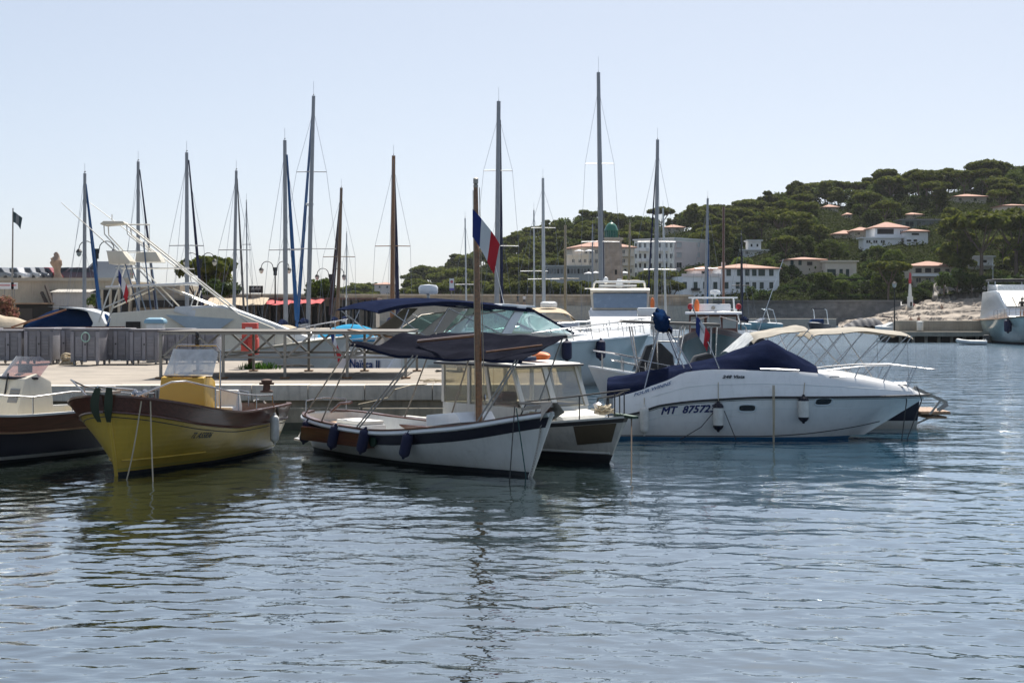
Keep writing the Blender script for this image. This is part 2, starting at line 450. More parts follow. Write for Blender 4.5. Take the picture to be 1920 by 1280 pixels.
def rail(parent, pts, r=.014, m=None, name='handrail'):
    return MB().tube(pts, r, 6).build(name, m or STEEL, parent)
def post(parent, p, q, r=.013, m=None, name='stanchion'):
    return MB().tube([p, q], r, 6).build(name, m or STEEL, parent)
def fender(label, wpos, length, rad, m, tilt=(0, 0, 1), capm=None, rope=None, group='fenders hung along the moored boats'):
    """a hanging fender: world position of its middle"""
    o = empty('fender', wpos, 0, label, 'fender', group); h = length / 2; t = Vector(tilt).normalized()
    pr = [(.15 * rad, -h), (.62 * rad, -h * .93), (.94 * rad, -h * .8), (rad, -h * .62), (rad, h * .62), (.94 * rad, h * .8), (.62 * rad, h * .93), (.15 * rad, h)]
    MB().lathe(pr, 14, (0, 0, 0), t).build('body', m, o)
    for sg in (1, -1):
        MB().lathe([(.3 * rad, h * .9), (.42 * rad, h * .93), (.3 * rad, h * 1.05), (.2 * rad, h * 1.16)] if not capm else [(1.02 * rad, h * .66), (.98 * rad, h * .8), (.7 * rad, h * .95), (.3 * rad, h * 1.06), (.2 * rad, h * 1.18)], 12, (0, 0, 0), t * sg).build('end_cap', capm or m, o)
    if rope is not None:
        MB().tube([t * h * 1.1, Vector(rope) - Vector(wpos)], .009, 5).build('lanyard', ROPE, o)
    return o
def flag(parent, p0, cols, hoist, fly, droop=.5, dirx=(1, 0, 0), names=('blue_stripe', 'white_stripe', 'red_stripe'), fold=.06, seed=0):
    """hanging cloth of vertical stripes; p0 = top of hoist in the parent's frame"""
    d = Vector(dirx); nrm = Vector((-d.y, d.x, 0)); p0 = Vector(p0); k = len(cols)
    def S(a, b):
        x = a * fly * (1 - .45 * droop); z = -b * hoist - droop * fly * a * (.75 + .25 * a) + .05 * hoist * math.sin(a * 5 + seed) * b
        return p0 + d * (x * (1 - .25 * droop * b)) + Vector((0, 0, z)) + nrm * (fold * fly * math.sin(a * 9 + b * 2.2 + seed) * (.3 + a))
    for i, c in enumerate(cols):
        MB().grid(lambda a, b: S((i + a) / k, b), 6, 8).build(names[i] if len(names) > i else 'stripe', c, parent, fix=False)

# ================================================================== THE SETTING
def brickmat(name, c1, c2, mortar, bw, bh, rough=.85, mort=.012, noise=.35):
    if name in MATS: return MATS[name]
    m = bpy.data.materials.new(name); m.use_nodes = True
    nt = m.node_tree; N = nt.nodes; Lk = nt.links; p = N['Principled BSDF']; p.inputs['Roughness'].default_value = rough
    tc = N.new('ShaderNodeTexCoord'); sx = N.new('ShaderNodeSeparateXYZ'); cx = N.new('ShaderNodeCombineXYZ')
    ad = N.new('ShaderNodeMath'); ad.operation = 'ADD'
    Lk.new(tc.outputs['Object'], sx.inputs[0]); Lk.new(sx.outputs[0], ad.inputs[0]); Lk.new(sx.outputs[1], ad.inputs[1])
    Lk.new(ad.outputs[0], cx.inputs[0]); Lk.new(sx.outputs[2], cx.inputs[1])
    b = N.new('ShaderNodeTexBrick'); b.inputs['Scale'].default_value = 1
    b.inputs['Color1'].default_value = (*c1, 1); b.inputs['Color2'].default_value = (*c2, 1); b.inputs['Mortar'].default_value = (*mortar, 1)
    b.inputs['Mortar Size'].default_value = mort; b.inputs['Brick Width'].default_value = bw; b.inputs['Row Height'].default_value = bh
    Lk.new(cx.outputs[0], b.inputs['Vector'])
    n = N.new('ShaderNodeTexNoise'); n.inputs['Scale'].default_value = .8; n.inputs['Detail'].default_value = 7; Lk.new(tc.outputs['Object'], n.inputs['Vector'])
    mr = N.new('ShaderNodeMapRange'); mr.inputs['From Min'].default_value = .25; mr.inputs['From Max'].default_value = .75
    mr.inputs['To Min'].default_value = 1 - noise; mr.inputs['To Max'].default_value = 1 + noise
    Lk.new(n.outputs['Fac'], mr.inputs['Value'])
    vm = N.new('ShaderNodeVectorMath'); vm.operation = 'SCALE'; Lk.new(b.outputs[0], vm.inputs[0]); Lk.new(mr.outputs[0], vm.inputs['Scale'])
    Lk.new(vm.outputs[0], p.inputs['Base Color'])
    bu = N.new('ShaderNodeBump'); bu.inputs['Strength'].default_value = .6; bu.inputs['Distance'].default_value = .05
    Lk.new(b.outputs['Fac'], bu.inputs['Height']); bu.invert = True; Lk.new(bu.outputs[0], p.inputs['Normal'])
    MATS[name] = m; return m

# ---- water -------------------------------------------------------
def water_material():
    m = bpy.data.materials.new('harbour_water'); m.use_nodes = True
    nt = m.node_tree; N = nt.nodes; Lk = nt.links; p = N['Principled BSDF']
    p.inputs['Roughness'].default_value = .012; p.inputs['IOR'].default_value = 1.5; p.inputs['Specular Tint'].default_value = (.90, .97, 1.0, 1)  # raised index and cool tint stand in for a brighter, bluer sky reflection
    tc = N.new('ShaderNodeTexCoord')
    def nz(sc, sx, sy, det, rot=0.):
        mp = N.new('ShaderNodeMapping'); mp.inputs['Scale'].default_value = (sx, sy, 1); mp.inputs['Rotation'].default_value = (0, 0, rot)
        n = N.new('ShaderNodeTexNoise'); n.inputs['Scale'].default_value = sc; n.inputs['Detail'].default_value = det; n.inputs['Roughness'].default_value = .5
        Lk.new(tc.outputs['Object'], mp.inputs[0]); Lk.new(mp.outputs[0], n.inputs['Vector']); return n.outputs['Fac']
    sx_ = N.new('ShaderNodeSeparateXYZ'); Lk.new(tc.outputs['Object'], sx_.inputs[0])
    dp = N.new('ShaderNodeMapRange'); dp.inputs['From Min'].default_value = 0; dp.inputs['From Max'].default_value = 14; dp.interpolation_type = 'SMOOTHSTEP'
    dpy = N.new('ShaderNodeMath'); dpy.operation = 'MULTIPLY_ADD'; dpy.inputs[1].default_value = .06; Lk.new(sx_.outputs[1], dpy.inputs[0]); Lk.new(sx_.outputs[0], dpy.inputs[2])
    Lk.new(dpy.outputs[0], dp.inputs['Value'])
    cm = N.new('ShaderNodeMix'); cm.data_type = 'RGBA'; cm.inputs['A'].default_value = (.013, .019, .013, 1); cm.inputs['B'].default_value = (.014, .066, .115, 1)   # shallow green by the quay; channel blue deepened with painted-in sky reflection
    Lk.new(dp.outputs[0], cm.inputs[0]); Lk.new(cm.outputs['Result'], p.inputs['Base Color'])
    a = nz(1.9, .8, 1.4, 3, .15); b = nz(6.0, .8, 1.4, 2, -.2)
    c3 = nz(.75, .6, 1.6, 3, .1)                              # longer waves where the mesh no longer carries them
    fa = N.new('ShaderNodeMapRange'); fa.inputs['From Min'].default_value = 28; fa.inputs['From Max'].default_value = 60; fa.inputs['To Max'].default_value = .9; Lk.new(sx_.outputs[1], fa.inputs['Value'])
    b0 = N.new('ShaderNodeBump'); b0.inputs['Distance'].default_value = .26; Lk.new(fa.outputs[0], b0.inputs['Strength']); Lk.new(c3, b0.inputs['Height'])
    calm = nz(.10, 1, 1, 2)
    mr = N.new('ShaderNodeMapRange'); mr.inputs['From Min'].default_value = .35; mr.inputs['From Max'].default_value = .65
    mr.inputs['To Min'].default_value = .35; mr.inputs['To Max'].default_value = 1.0; Lk.new(calm, mr.inputs['Value'])
    b1 = N.new('ShaderNodeBump'); b1.inputs['Distance'].default_value = .05; b1.inputs['Strength'].default_value = .33; Lk.new(a, b1.inputs['Height']); Lk.new(b0.outputs[0], b1.inputs['Normal'])
    b2 = N.new('ShaderNodeBump'); b2.inputs['Distance'].default_value = .007; Lk.new(mr.outputs[0], b2.inputs['Strength'])
    Lk.new(b, b2.inputs['Height']); Lk.new(b1.outputs[0], b2.inputs['Normal']); Lk.new(b2.outputs[0], p.inputs['Normal'])
    gl = N.new('ShaderNodeBsdfGlossy'); gl.inputs['Color'].default_value = (.82, .93, 1.0, 1); gl.inputs['Roughness'].default_value = .012; Lk.new(b2.outputs[0], gl.inputs['Normal'])
    fr_ = N.new('ShaderNodeMapRange'); fr_.inputs['From Min'].default_value = 34; fr_.inputs['From Max'].default_value = 130; fr_.inputs['To Min'].default_value = .012; fr_.inputs['To Max'].default_value = .13
    Lk.new(sx_.outputs[1], fr_.inputs['Value']); Lk.new(fr_.outputs[0], gl.inputs['Roughness']); Lk.new(fr_.outputs[0], p.inputs['Roughness'])   # wavelets too small for the far mesh
    mg = N.new('ShaderNodeMixShader'); mg.inputs[0].default_value = .34                    # added mirror layer painting a brighter, bluer sky reflection
    Lk.new(p.outputs[0], mg.inputs[1]); Lk.new(gl.outputs[0], mg.inputs[2]); Lk.new(mg.outputs[0], N['Material Output'].inputs['Surface'])
    return m
def water_height(X, Y, dx):
    h = np.zeros_like(X); r = np.random.default_rng(5)
    lam = np.geomspace(.2, 3.2, 60)
    for l in lam:
        th = r.normal(1.45, .62); k = 2 * np.pi / l; ph = r.uniform(0, 6.28)
        s = .0205 if l < .7 else .0075
        a = s * l / (2 * np.pi)
        ok = np.clip((l / dx - 2.5) / 2.0, 0, 1)
        env = .75 + .45 * np.sin(X * r.uniform(.15, .5) + Y * r.uniform(.1, .4) + r.uniform(0, 6)) * np.sin(Y * r.uniform(.1, .3) + r.uniform(0, 6))
        q = np.sin(k * (X * math.cos(th) + Y * math.sin(th)) + ph)
        h += a * ok * env * (q + .30 * (q * q - .5))
    return h
def build_water():
    ys = [-60, 2, 6, 8.5]; y = 9.2
    while y < 6000:
        ys.append(y); y += max(.024, .00022 * y * y) if y < 260 else y * .12
    xs = list(np.arange(0, 9.0, .032)); x = 9.0; st = .036
    while x < 5000:
        xs.append(x); x += st; st = max(st, .006 * x) if x < 70 else st * 1.12
    xs = np.array([-v for v in xs[:0:-1]] + xs); ys = np.array(ys)
    X, Y = np.meshgrid(xs, ys)
    dx = np.maximum(np.gradient(X, axis=1), np.abs(np.gradient(Y, axis=0)) * .8)
    H = water_height(X, Y, dx)
    H[Y > 250] = 0
    n, m = X.shape
    v = np.stack([X, Y, H], -1).reshape(-1, 3)
    i = np.arange(n * m).reshape(n, m)
    f = np.stack([i[:-1, :-1], i[:-1, 1:], i[1:, 1:], i[1:, :-1]], -1).reshape(-1, 4)
    me = bpy.data.meshes.new('water')
    me.vertices.add(len(v)); me.vertices.foreach_set('co', v.ravel().astype(np.float32))
    me.loops.add(f.size); me.loops.foreach_set('vertex_index', f.ravel().astype(np.int32))
    me.polygons.add(len(f)); me.polygons.foreach_set('loop_start', np.arange(0, f.size, 4, dtype=np.int32))
    me.update(); me.validate(); me.shade_smooth()
    me.materials.append(water_material())
    o = bpy.data.objects.new('water', me); C.objects.link(o); tag(o, 'rippled blue grey harbour water in front of the moored boats', kind='structure')
build_water()

# ---- the stone quay the near boats are moored to --------------------
CONC = mat('quay_concrete', (.27, .235, .195), .9, var=.38, vs_=.7, bump=.4, bs=18)
CAPST = mat('quay_cap_stone', (.52, .475, .41), .85, var=.25, vs_=2.2, bump=.5, bs=14, obj_rand=.14, streak=.45)
LEDGE = mat('quay_wet_stone', (.26, .225, .165), .85, var=.4, vs_=1.8, bump=.6, bs=9, streak=.4)
WATERLINE = mat('waterline_stone', (.035, .037, .022), .6, var=.5, vs_=3, bump=.6, bs=9)
QF = lambda X: 38.9 + (X + 12) * .055          # front edge of the quay
DZ = 1.06                                       # deck level
q = MB().prism([(-34, QF(-34) + .4), (1.25, QF(1.25) + .4), (1.45, 51.2), (-9.2, 51.0), (-9.4, 58.3), (-34, 58.0)], -.9, DZ)
quay = tag(q.build('quay', CONC, smooth=False), 'pale concrete quay with a worn stone edge', kind='structure')
x = -33.5; k = 0
while x < 1.2:
    L = rng.uniform(1.35, 1.9); x1 = min(x + L, 1.3)
    j = .008; f0 = QF(x + j); f1 = QF(x1 - j); pr = rng.uniform(-.012, .012); up = rng.uniform(0, .012)
    b = MB(); b.prism([(x + j, f0 + pr), (x1 - j, f1 + pr), (x1 - j, f1 + .72), (x + j, f0 + .72)], DZ - .37, DZ + .012 + up)
    b.build('cap_stone', CAPST, quay, bevel=.018)
    x = x1; k += 1
MB().prism([(-34, QF(-34) + .14), (1.2, QF(1.2) + .14), (1.2, QF(1.2) + .5), (-34, QF(-34) + .5)], -.9, DZ - .37).build('quay_wall', LEDGE, quay, smooth=False)
x = -33.5
while x < 1.0:
    L = rng.uniform(1.8, 2.9); x1 = min(x + L, 1.1); d = rng.uniform(-.04, .04)
    MB().prism([(x + .01, QF(x) - .38 + d), (x1 - .01, QF(x1) - .38 + d), (x1 - .01, QF(x1) + .2), (x + .01, QF(x) + .2)], -.7, .52 + rng.uniform(-.02, .015)).build('ledge_stone', LEDGE, quay, bevel=.035)
    x = x1
MB().prism([(-34, QF(-34) - .44), (1.15, QF(1.15) - .44), (1.15, QF(1.15) - .3), (-34, QF(-34) - .3)], -.8, .16).build('waterline_band', WATERLINE, quay, smooth=False)  # darker stone strip along the waterline
bl0 = wx(262, 38.9)
text_on('BELLE', .30, lambda x, y: Vector((bl0 + x, QF(bl0 + x) - .018, DZ - .30 + y)), mat('faded_graffiti', (.14, .135, .13), .9), quay, 0, .9, 'graffiti', .004)
# bollards, mooring lines, junk on the quay
BOLL = mat('rusty_iron', (.09, .045, .03), .8, var=.35, bump=.4)
for px, py, lb in ((862, 697, 'small rusty mooring bollard on the quay right of the gangway frame'), (500, 735, 'rusty mooring bollard at the quay edge behind the yellow boat')):
    p = G(px, py, DZ + .01); o = empty('mooring_bollard', p, 0, lb, 'bollard', 'mooring bollards on the quay')
    MB().lathe([(.15, 0), (.15, .03), (.09, .05), (.08, .2), (.13, .24), (.13, .28), (.05, .31)], 14).build('post', BOLL, o)
    MB().bar((-.17, 0, .2), (.17, 0, .2), .05).build('cross_bar', BOLL, o)
def coil(px, py, m, lb, n=4, rad=.35, z=DZ + .015):
    p = G(px, py, z); pts = []
    for i in range(n * 16):
        a = i / 16 * 6.283; r_ = rad * (.55 + .45 * math.sin(i * .21 + px)); pts.append((r_ * math.cos(a) * 1.6, r_ * .7 * math.sin(a), .018 + .012 * (i / 16) + .012 * math.sin(i * 1.7)))
    tag(MB().tube(pts, .016, 5).build('rope_coil', m), lb, 'rope', 'ropes lying on the quay').location = p
coil(815, 716, ROPE, 'pale rope coil lying flat on the quay deck beside the mast')
coil(548, 688, ROPED, 'tangled black rope heap on the quay behind the gangway frame', 5, .45)
coil(845, 698, ROPED, 'dark rope heap beside the small bollard on the quay', 4, .3)
p0 = G(716, 745, .8)
tag(MB().tube([G(800, 720, DZ + .03), G(770, 722, DZ + .03), G(740, 730, DZ), W(728, 745, 38.4), W(700, 752, 38.2), W(672, 758, 37.9)], .014, 5).build('mooring_line', ROPE), 'slack pale mooring line hanging over the quay edge', 'rope')

# ---- breakwater ------------------------------------------------------
STONE = brickmat('breakwater_masonry', (.36, .30, .23), (.27, .23, .18), (.20, .17, .14), 1.2, .45)
STONE2 = brickmat('seawall_masonry', (.21, .20, .185), (.165, .16, .15), (.13, .125, .12), .9, .4, noise=.3)
BX0, BX1 = wx(420, 232), wx(1300, 246)
bw = MB().prism([(BX0, 232), (BX1, 246), (BX1 + 4, 253), (BX0, 239)], -1, 5.1)
bw = tag(bw.build('breakwater', STONE, smooth=False), 'long masonry breakwater wall behind the sailing boats', 'breakwater', kind='structure')
MB().prism([(BX0, 231.7), (BX1, 245.7), (BX1, 246.9), (BX0, 232.9)], 5.1, 5.35).build('coping', mat('coping_stone', (.42, .36, .29), .9, var=.2), bw, smooth=False)
MB().prism([(BX0, 225), (BX1, 239), (BX1, 246.1), (BX0, 232.1)], -1, 3.55).build('walkway', mat('walkway_stone', (.40, .36, .30), .9, var=.2), bw, smooth=False)
MB().prism([(BX0, 222), (BX1 - 4, 236), (BX1 - 4, 239.1), (BX0, 225.1)], -1, 1.5).build('lower_quay', mat('walkway_stone', (.4, .36, .3)), bw, smooth=False)

# ---- hill ------------------------------------------------------------
SIL = curve([(500, 566), (640, 556), (690, 545), (720, 541), (760, 530), (800, 518), (850, 503), (900, 480), (950, 462), (1000, 441), (1050, 427), (1120, 421), (1200, 421), (1280, 408), (1400, 399), (1450, 384), (1500, 368), (1545, 354), (1590, 362), (1640, 356), (1700, 345), (1760, 336), (1800, 332), (1860, 332), (1920, 326), (2000, 322), (2300, 330)])
YR = curve([(500, 900), (750, 680), (1000, 540), (1300, 480), (1900, 450), (2300, 440)])
YS = curve([(500, 460), (900, 345), (1200, 305), (1300, 296), (1700, 292), (2300, 292)])
ZS = curve([(500, .8), (1240, 1.0), (1300, 4.3), (1690, 4.6), (1790, 6.0), (2300, 8.0)])
def hillz(px, Y):
    yr, ys = YR(px), YS(px); zr = CZ + (HY - SIL(px) - 24 * 450 / yr) * yr / F
    t = (Y - ys) / (yr - ys)
    if t < 0: return ZS(px)
    z = ZS(px) + (zr - ZS(px)) * (min(t, 1) ** .92)
    if t > 1: z -= (t - 1) * 8
    return z + .5 * math.sin(px * .031 + Y * .07) * min(1, t * 3)
def hill_at(X, Y): return hillz(HX + X / Y * F, Y)
def find_Y(px, py):
    """distance at which the hillside shows at this row of the photograph"""
    Y = YS(px)
    while Y < YR(px):
        if HY - (hillz(px, Y) - CZ) * F / Y <= py: return Y
        Y += 1.0
    return Y
SCRUB = leafmat('hill_scrub', (.018, .028, .007), (.045, .058, .014), 0)
PXS = np.linspace(480, 2300, 130); TS = np.linspace(-.02, 1.5, 56)
hb = MB()
hb.grid(lambda a, b: (lambda px, t: (lambda Y: Vector((wx(px, Y), Y, hillz(px, Y))))(YS(px) + (YR(px) - YS(px)) * t))(480 + 1820 * a, -.004 + 1.5 * b), 130, 56)
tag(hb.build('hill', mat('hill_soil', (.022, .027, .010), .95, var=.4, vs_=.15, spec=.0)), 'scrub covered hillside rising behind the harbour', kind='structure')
# seawall under the villa
SW = [(wx(1268, 296), 286), (wx(1420, 293), 289), (wx(1560, 290), 289.5), (wx(1690, 290), 290.5), (wx(1690, 292), 299), (wx(1262, 296), 299)]
sw = tag(MB().prism(SW, -1, 4.45).build('seawall', STONE2, smooth=False), 'grey masonry seawall below the white villa', 'wall', kind='structure')
MB().prism([(wx(1268, 296), 285.8), (wx(1420, 293), 288.8), (wx(1560, 290), 289.3), (wx(1690, 290), 290.3), (wx(1690, 292), 291), (wx(1262, 296), 287)], 4.45, 4.75).build('coping', mat('grey_coping', (.22, .215, .2), .9), sw, smooth=False)
# low dock in front of the seawall
MB_d = MB().prism([(wx(1405, 232), 232), (wx(1568, 232), 232), (wx(1568, 236), 236), (wx(1405, 236), 236)], -1, 1.6)
tag(MB_d.build('low_dock', mat('walkway_stone', (.4, .36, .3)), smooth=False), 'low stone dock behind the small speedboats', 'dock', kind='structure')

# ---- limestone shelf and cliff ---------------------------------------
LIME = mat('limestone', (.31, .262, .212), .9, var=.4, vs_=.35, bump=.7, bs=1.6)
LIMEG = mat('grey_limestone', (.33, .30, .27), .9, var=.4, vs_=.35, bump=.8, bs=1.2)
def vnoise(x, y, s=1.0, seed=0):
    return (math.sin(x * 1.7 * s + seed) * math.cos(y * 2.1 * s - seed * 1.3) + .6 * math.sin(x * 3.9 * s + y * 2.7 * s + seed * 2) + .4 * math.sin(y * 6.1 * s - x * 5.3 * s + seed)) / 2
rb = MB()
from mathutils import noise as mn
RT = curve([(0, 602), (.18, 589), (.33, 572), (.5, 560), (1, 556)])
def rock(a, b):
    px = 1572 + 360 * a; Y = 246 + 44 * b; X = wx(px, Y); top = CZ + (HY - RT(a)) * 290 / F      # height reached at the back
    f1 = mn.noise((X * .09, Y * .09, 1)); f2 = mn.noise((X * .35, Y * .35, 5)); f3 = mn.noise((X * 1.1, Y * 1.1, 9))
    z = -.4 + (top + .4) * min(1, b * 1.05) ** .85 + .35 * f1
    st = z * 1.05 - .055 * (X - 55) + .7 * f2 + .45 * f1 + .25 * f3; step = math.floor(st); fr = st - step
    z2 = z + (max(0, (fr - .8) / .2) - fr) / 1.05
    return Vector((X, Y + .9 * f2, .2 * z + .8 * z2 + .14 * f3 - .1))
rb.grid(rock, 220, 150)
tag(rb.build('limestone_shelf', LIME, smooth=False), 'pale stepped limestone shelf sloping into the water', 'rock', kind='structure')
cb = MB()
def cliff(a, b):
    px = 1752 + 190 * a; Y = 288 + 6 * b + 1.6 * vnoise(a * 26, b * 4, 1, 4)
    h = CZ + (HY - (528 + 14 * math.sin(a * 5))) * 290 / F
    return Vector((wx(px, Y) - 1.2 * (1 - b) * (a < .02), Y, 1 + (h - 1) * b + .5 * vnoise(a * 30, b * 3, 1, 6) * b))
cb.grid(cliff, 70, 26)
tag(cb.build('cliff', LIMEG, ang=25), 'grey creviced limestone cliff under the pines', 'cliff', kind='structure')

# ---- the far pier on the right ---------------------------------------
PC = mat('pier_concrete', (.30, .27, .22), .9, var=.25, vs_=.8, bump=.3, streak=.3)
PY = 141.0
pier = tag(MB().prism([(wx(1662, PY), PY), (wx(1858, PY), PY - 1.0), (wx(2100, PY), PY - 2), (wx(2100, PY), PY + 7), (wx(1640, PY + 7), PY + 7)], .55, .98).build('pier', PC, smooth=False), 'low concrete pier with a dark underside across the water', 'pier', kind='structure')
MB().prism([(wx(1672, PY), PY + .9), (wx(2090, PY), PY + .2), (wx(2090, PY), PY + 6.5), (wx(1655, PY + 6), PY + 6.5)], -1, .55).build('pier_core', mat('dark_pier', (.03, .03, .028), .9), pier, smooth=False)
for i in range(9):
    px = 1690 + i * 24; MB().tube([(wx(px, PY), PY + .3 - .04 * i * .13, -1), (wx(px, PY), PY + .3 - .04 * i * .13, .56)], .16, 8).build('pile', PC, pier)
MB().prism([(wx(1697, PY), PY + 2.2), (wx(1842, PY), PY + 1.6), (wx(2080, PY), PY + 1.2), (wx(2080, PY), PY + 4.2), (wx(1697, PY), PY + 4.4)], .98, 1.97).build('parapet', PC, pier, bevel=.05)
LP = mat('lamp_post_black', (.015, .016, .018), .5, .3)
o = empty('pier_lamp', W(1677, 621, PY + 1.2), 0, 'tall thin black lamp post standing on the far pier', 'lamp post')
MB().tube([(0, 0, 0), (0, 0, 4.0)], [.07, .045], 8).build('post', LP, o)
MB().lathe([(.05, 4.0), (.16, 4.1), (.2, 4.35), (.12, 4.42), (.03, 4.55)], 8).build('lantern', mat('lantern_glass', (.55, .55, .5), .3), o)
MB().lathe([(.28, 4.38), (.06, 4.6)], 10).build('cap', LP, o)
o = tag(MB().lathe([(.28, 0), (.3, .05), (.3, .72), (.33, .74), (.33, .82), (.1, .86)], 14).build('pier_barrel', WHITE_OLD), 'white barrel standing on the far pier', 'barrel'); o.location = W(1725, 619.5, PY + 1.2)

# ================================================================== NEAR BOATS
def yellowpaint():
    m = mat('yellow_hull_paint', (.60, .40, .05), .32, var=.10, coat=.2, streak=.16, scum=.45)
    nt = m.node_tree; N = nt.nodes; Lk = nt.links; p = N['Principled BSDF']
    tc = N.new('ShaderNodeTexCoord'); w = N.new('ShaderNodeTexWave'); w.bands_direction = 'Z'; w.inputs['Scale'].default_value = 3.4; w.inputs['Distortion'].default_value = .25
    b = N.new('ShaderNodeBump'); b.inputs['Strength'].default_value = .12; b.inputs['Distance'].default_value = .01
    Lk.new(tc.outputs['Object'], w.inputs['Vector']); Lk.new(w.outputs['Fac'], b.inputs['Height']); Lk.new(b.outputs[0], p.inputs['Normal'])
    return m
YEL = yellowpaint()
YELC = mat('yellow_console', (.60, .36, .03), .35, var=.06, coat=.2)

# ---- yellow wooden launch --------------------------------------------
B = Boat('launch', 'yellow wooden launch with a mahogany rail and a yellow console', -5.80, 33.25, 256)
H = Hull(5.95, ((0, 1.0), (.45, 1.0), (.75, 1.16), (1, 1.47)), ((0, 1.1), (.06, 1.25), (.35, 1.4), (.62, 1.42), (.8, 1.36), (.9, 1.04), (.96, .62), (1, .05)), rake=.42, pw=((0, .3), (.5, .42), (.8, .85), (1, 1.1)))
r = B.r
band = .29
h = MB(); H.patch(h, H.zf(.07), H.df(band)); H.transom(h, H.zf(.07), H.df(band)); h.build('hull', YEL, r)
h = MB(); H.patch(h, lambda u: 0, H.zf(.07)); H.transom(h, lambda u: 0, H.zf(.07)); h.build('antifouling', BLACKP, r)
h = MB(); H.patch(h, H.df(band), lambda u: 1, nv=5, off=.004); H.transom(h, H.df(band), lambda u: 1, 5, .004); h.build('mahogany_strake', MAHOG, r)
for d_, off, m_, nm, rr in ((band, .012, MAHOG, 'rubbing_strake', .022), (band + .09, .004, TXTD, 'pinstripe', .008)):
    for sd in (-1, 1): MB().tube(H.line(H.df(d_), 0, 1, 40, sd, off), rr, 6).build(nm, m_, r)
h = MB(); H.patch(h, H.zf(.10), H.zf(.135), nv=1, off=.005); h.build('boot_stripe', mat('dull_yellow', (.35, .29, .06), .5), r)
h = MB(); H.gunwale(h, 0.0, 1, .09, .025, .02); h.build('gunwale', MAHOG, r)
h = MB(); H.deck(h, .74, 1, .04, .05, .02); h.build('foredeck', TEAK, r)
h = MB(); H.well(h, .03, .74, .10, .40); h.build('cockpit', MAHOG, r)
MB().tube(H.line(H.zf(.28), .62, .98, 14, 1, .006), .018, 6).build('spray_rail', YEL, r)
MB().tube(H.line(H.zf(.28), .62, .98, 14, -1, .006), .018, 6).build('spray_rail', YEL, r)
# stem
MB().tube([H.pt(1, t, 1) for t in (0, .2, .4, .6, .77)], .035, 8).build('stem', YEL, r)
MB().tube([H.pt(1, t, 1) for t in (.77, .9, 1.03)], .04, 8).build('stem_head', MAHOG, r)
def hull_text(b_, H_, txt, px, py, side, size, m, width, shear=0., bold=0., off=.008, name='lettering', flip=False):
    """letters following the hull; px, py = baseline start in the photograph; found by search on the hull"""
    best = None
    for iu in range(201):
        u = iu / 200
        for it in range(61):
            t = it / 60; w = b_.world(H_.pt(u, t, side)); sx = HX + w.x / w.y * F; sy = HY - (w.z - CZ) / w.y * F
            d = (sx - px) ** 2 + (sy - py) ** 2
            if best is None or d < best[0]: best = (d, u, t)
    _, u0, t0 = best; z0 = H_.pt(u0, t0, side).z; dirn = 1 if (side < 0) else -1      # reading direction along u
    def fn(x, y):
        u = u0 + dirn * x / H_.L; return H_.pt(u, H_.tz(u, z0 + (H_.sh(u) - H_.sh(u0)) * .5 + y), side, off)
    return text_on(txt, size, fn, m, b_.r, shear, width, name, bold)
hull_text(B, H, 'TL A55836', 357, 821, 1, .15, TXTD, .62, .15, .003)
# console with windscreen
co = MB().slab([(2.35, .40), (2.35, 1.58), (2.62, 1.72), (2.88, 1.66), (2.98, .40)], lambda x_, z_: .56 - .08 * max(0, z_ - .4)).build('console', YELC, r, bevel=.03)
MB().slab([(2.05, .4), (2.05, .95), (2.34, .95), (2.34, .4)], .38).build('helm_seat_box', YELC, r, bevel=.02)
MB().slab([(2.03, .955), (2.03, 1.0), (2.36, 1.0), (2.36, .955)], .4).build('seat_lid', TEAK, r)
ws = MB().grid(lambda a, b: Vector((2.88 - .34 * b - .25 * abs(2 * a - 1) ** 3, (.53 - .03 * b) * (2 * a - 1), 1.67 + .54 * (b if abs(2 * a - 1) < .9 else b * .86))), 16, 8).build('windscreen', GLSM, co)
MB().tube([(2.89 - .25 * abs(q_) ** 3, .53 * q_, 1.68) for q_ in [i / 8 - 1 for i in range(17)]], .018, 6).build('windscreen_trim', mat('brown_trim', (.16, .09, .04), .5), co)
hp = [(2.2, -.5, .95), (2.2, -.5, 2.18), (2.2, -.42, 2.28), (2.2, .42, 2.28), (2.2, .5, 2.18), (2.2, .5, .95)]
MB().tube(hp, .018, 7).build('hoop_rail', STEEL, r)
lt = MB().lathe([(.03, 2.28), (.05, 2.3), (.055, 2.4), (.03, 2.43), (.045, 2.45), (.045, 2.52), (.02, 2.55)], 8, (2.2, 0, 0)).build('navigation_light', RUBBER, r)
for sd in (-1, 1):
    P = [H.pt(.97, 1, sd) + Vector((-.05, -sd * .01, .02))]
    for u, hh in ((.90, .36), (.86, .42), (.72, .40), (.55, .36), (.40, .30), (.25, .26)): P.append(H.pt(u, 1, sd) + Vector((0, -sd * .05, hh)))
    P.append(H.pt(.235, 1, sd) + Vector((0, -sd * .05, .02)))
    rail(r, P, .017, name='bow_rail')
    for u, hh in ((.72, .40), (.55, .36), (.40, .30)): post(r, H.pt(u, 1, sd) + Vector((0, -sd * .05, .02)), H.pt(u, 1, sd) + Vector((0, -sd * .05, hh)), .014)
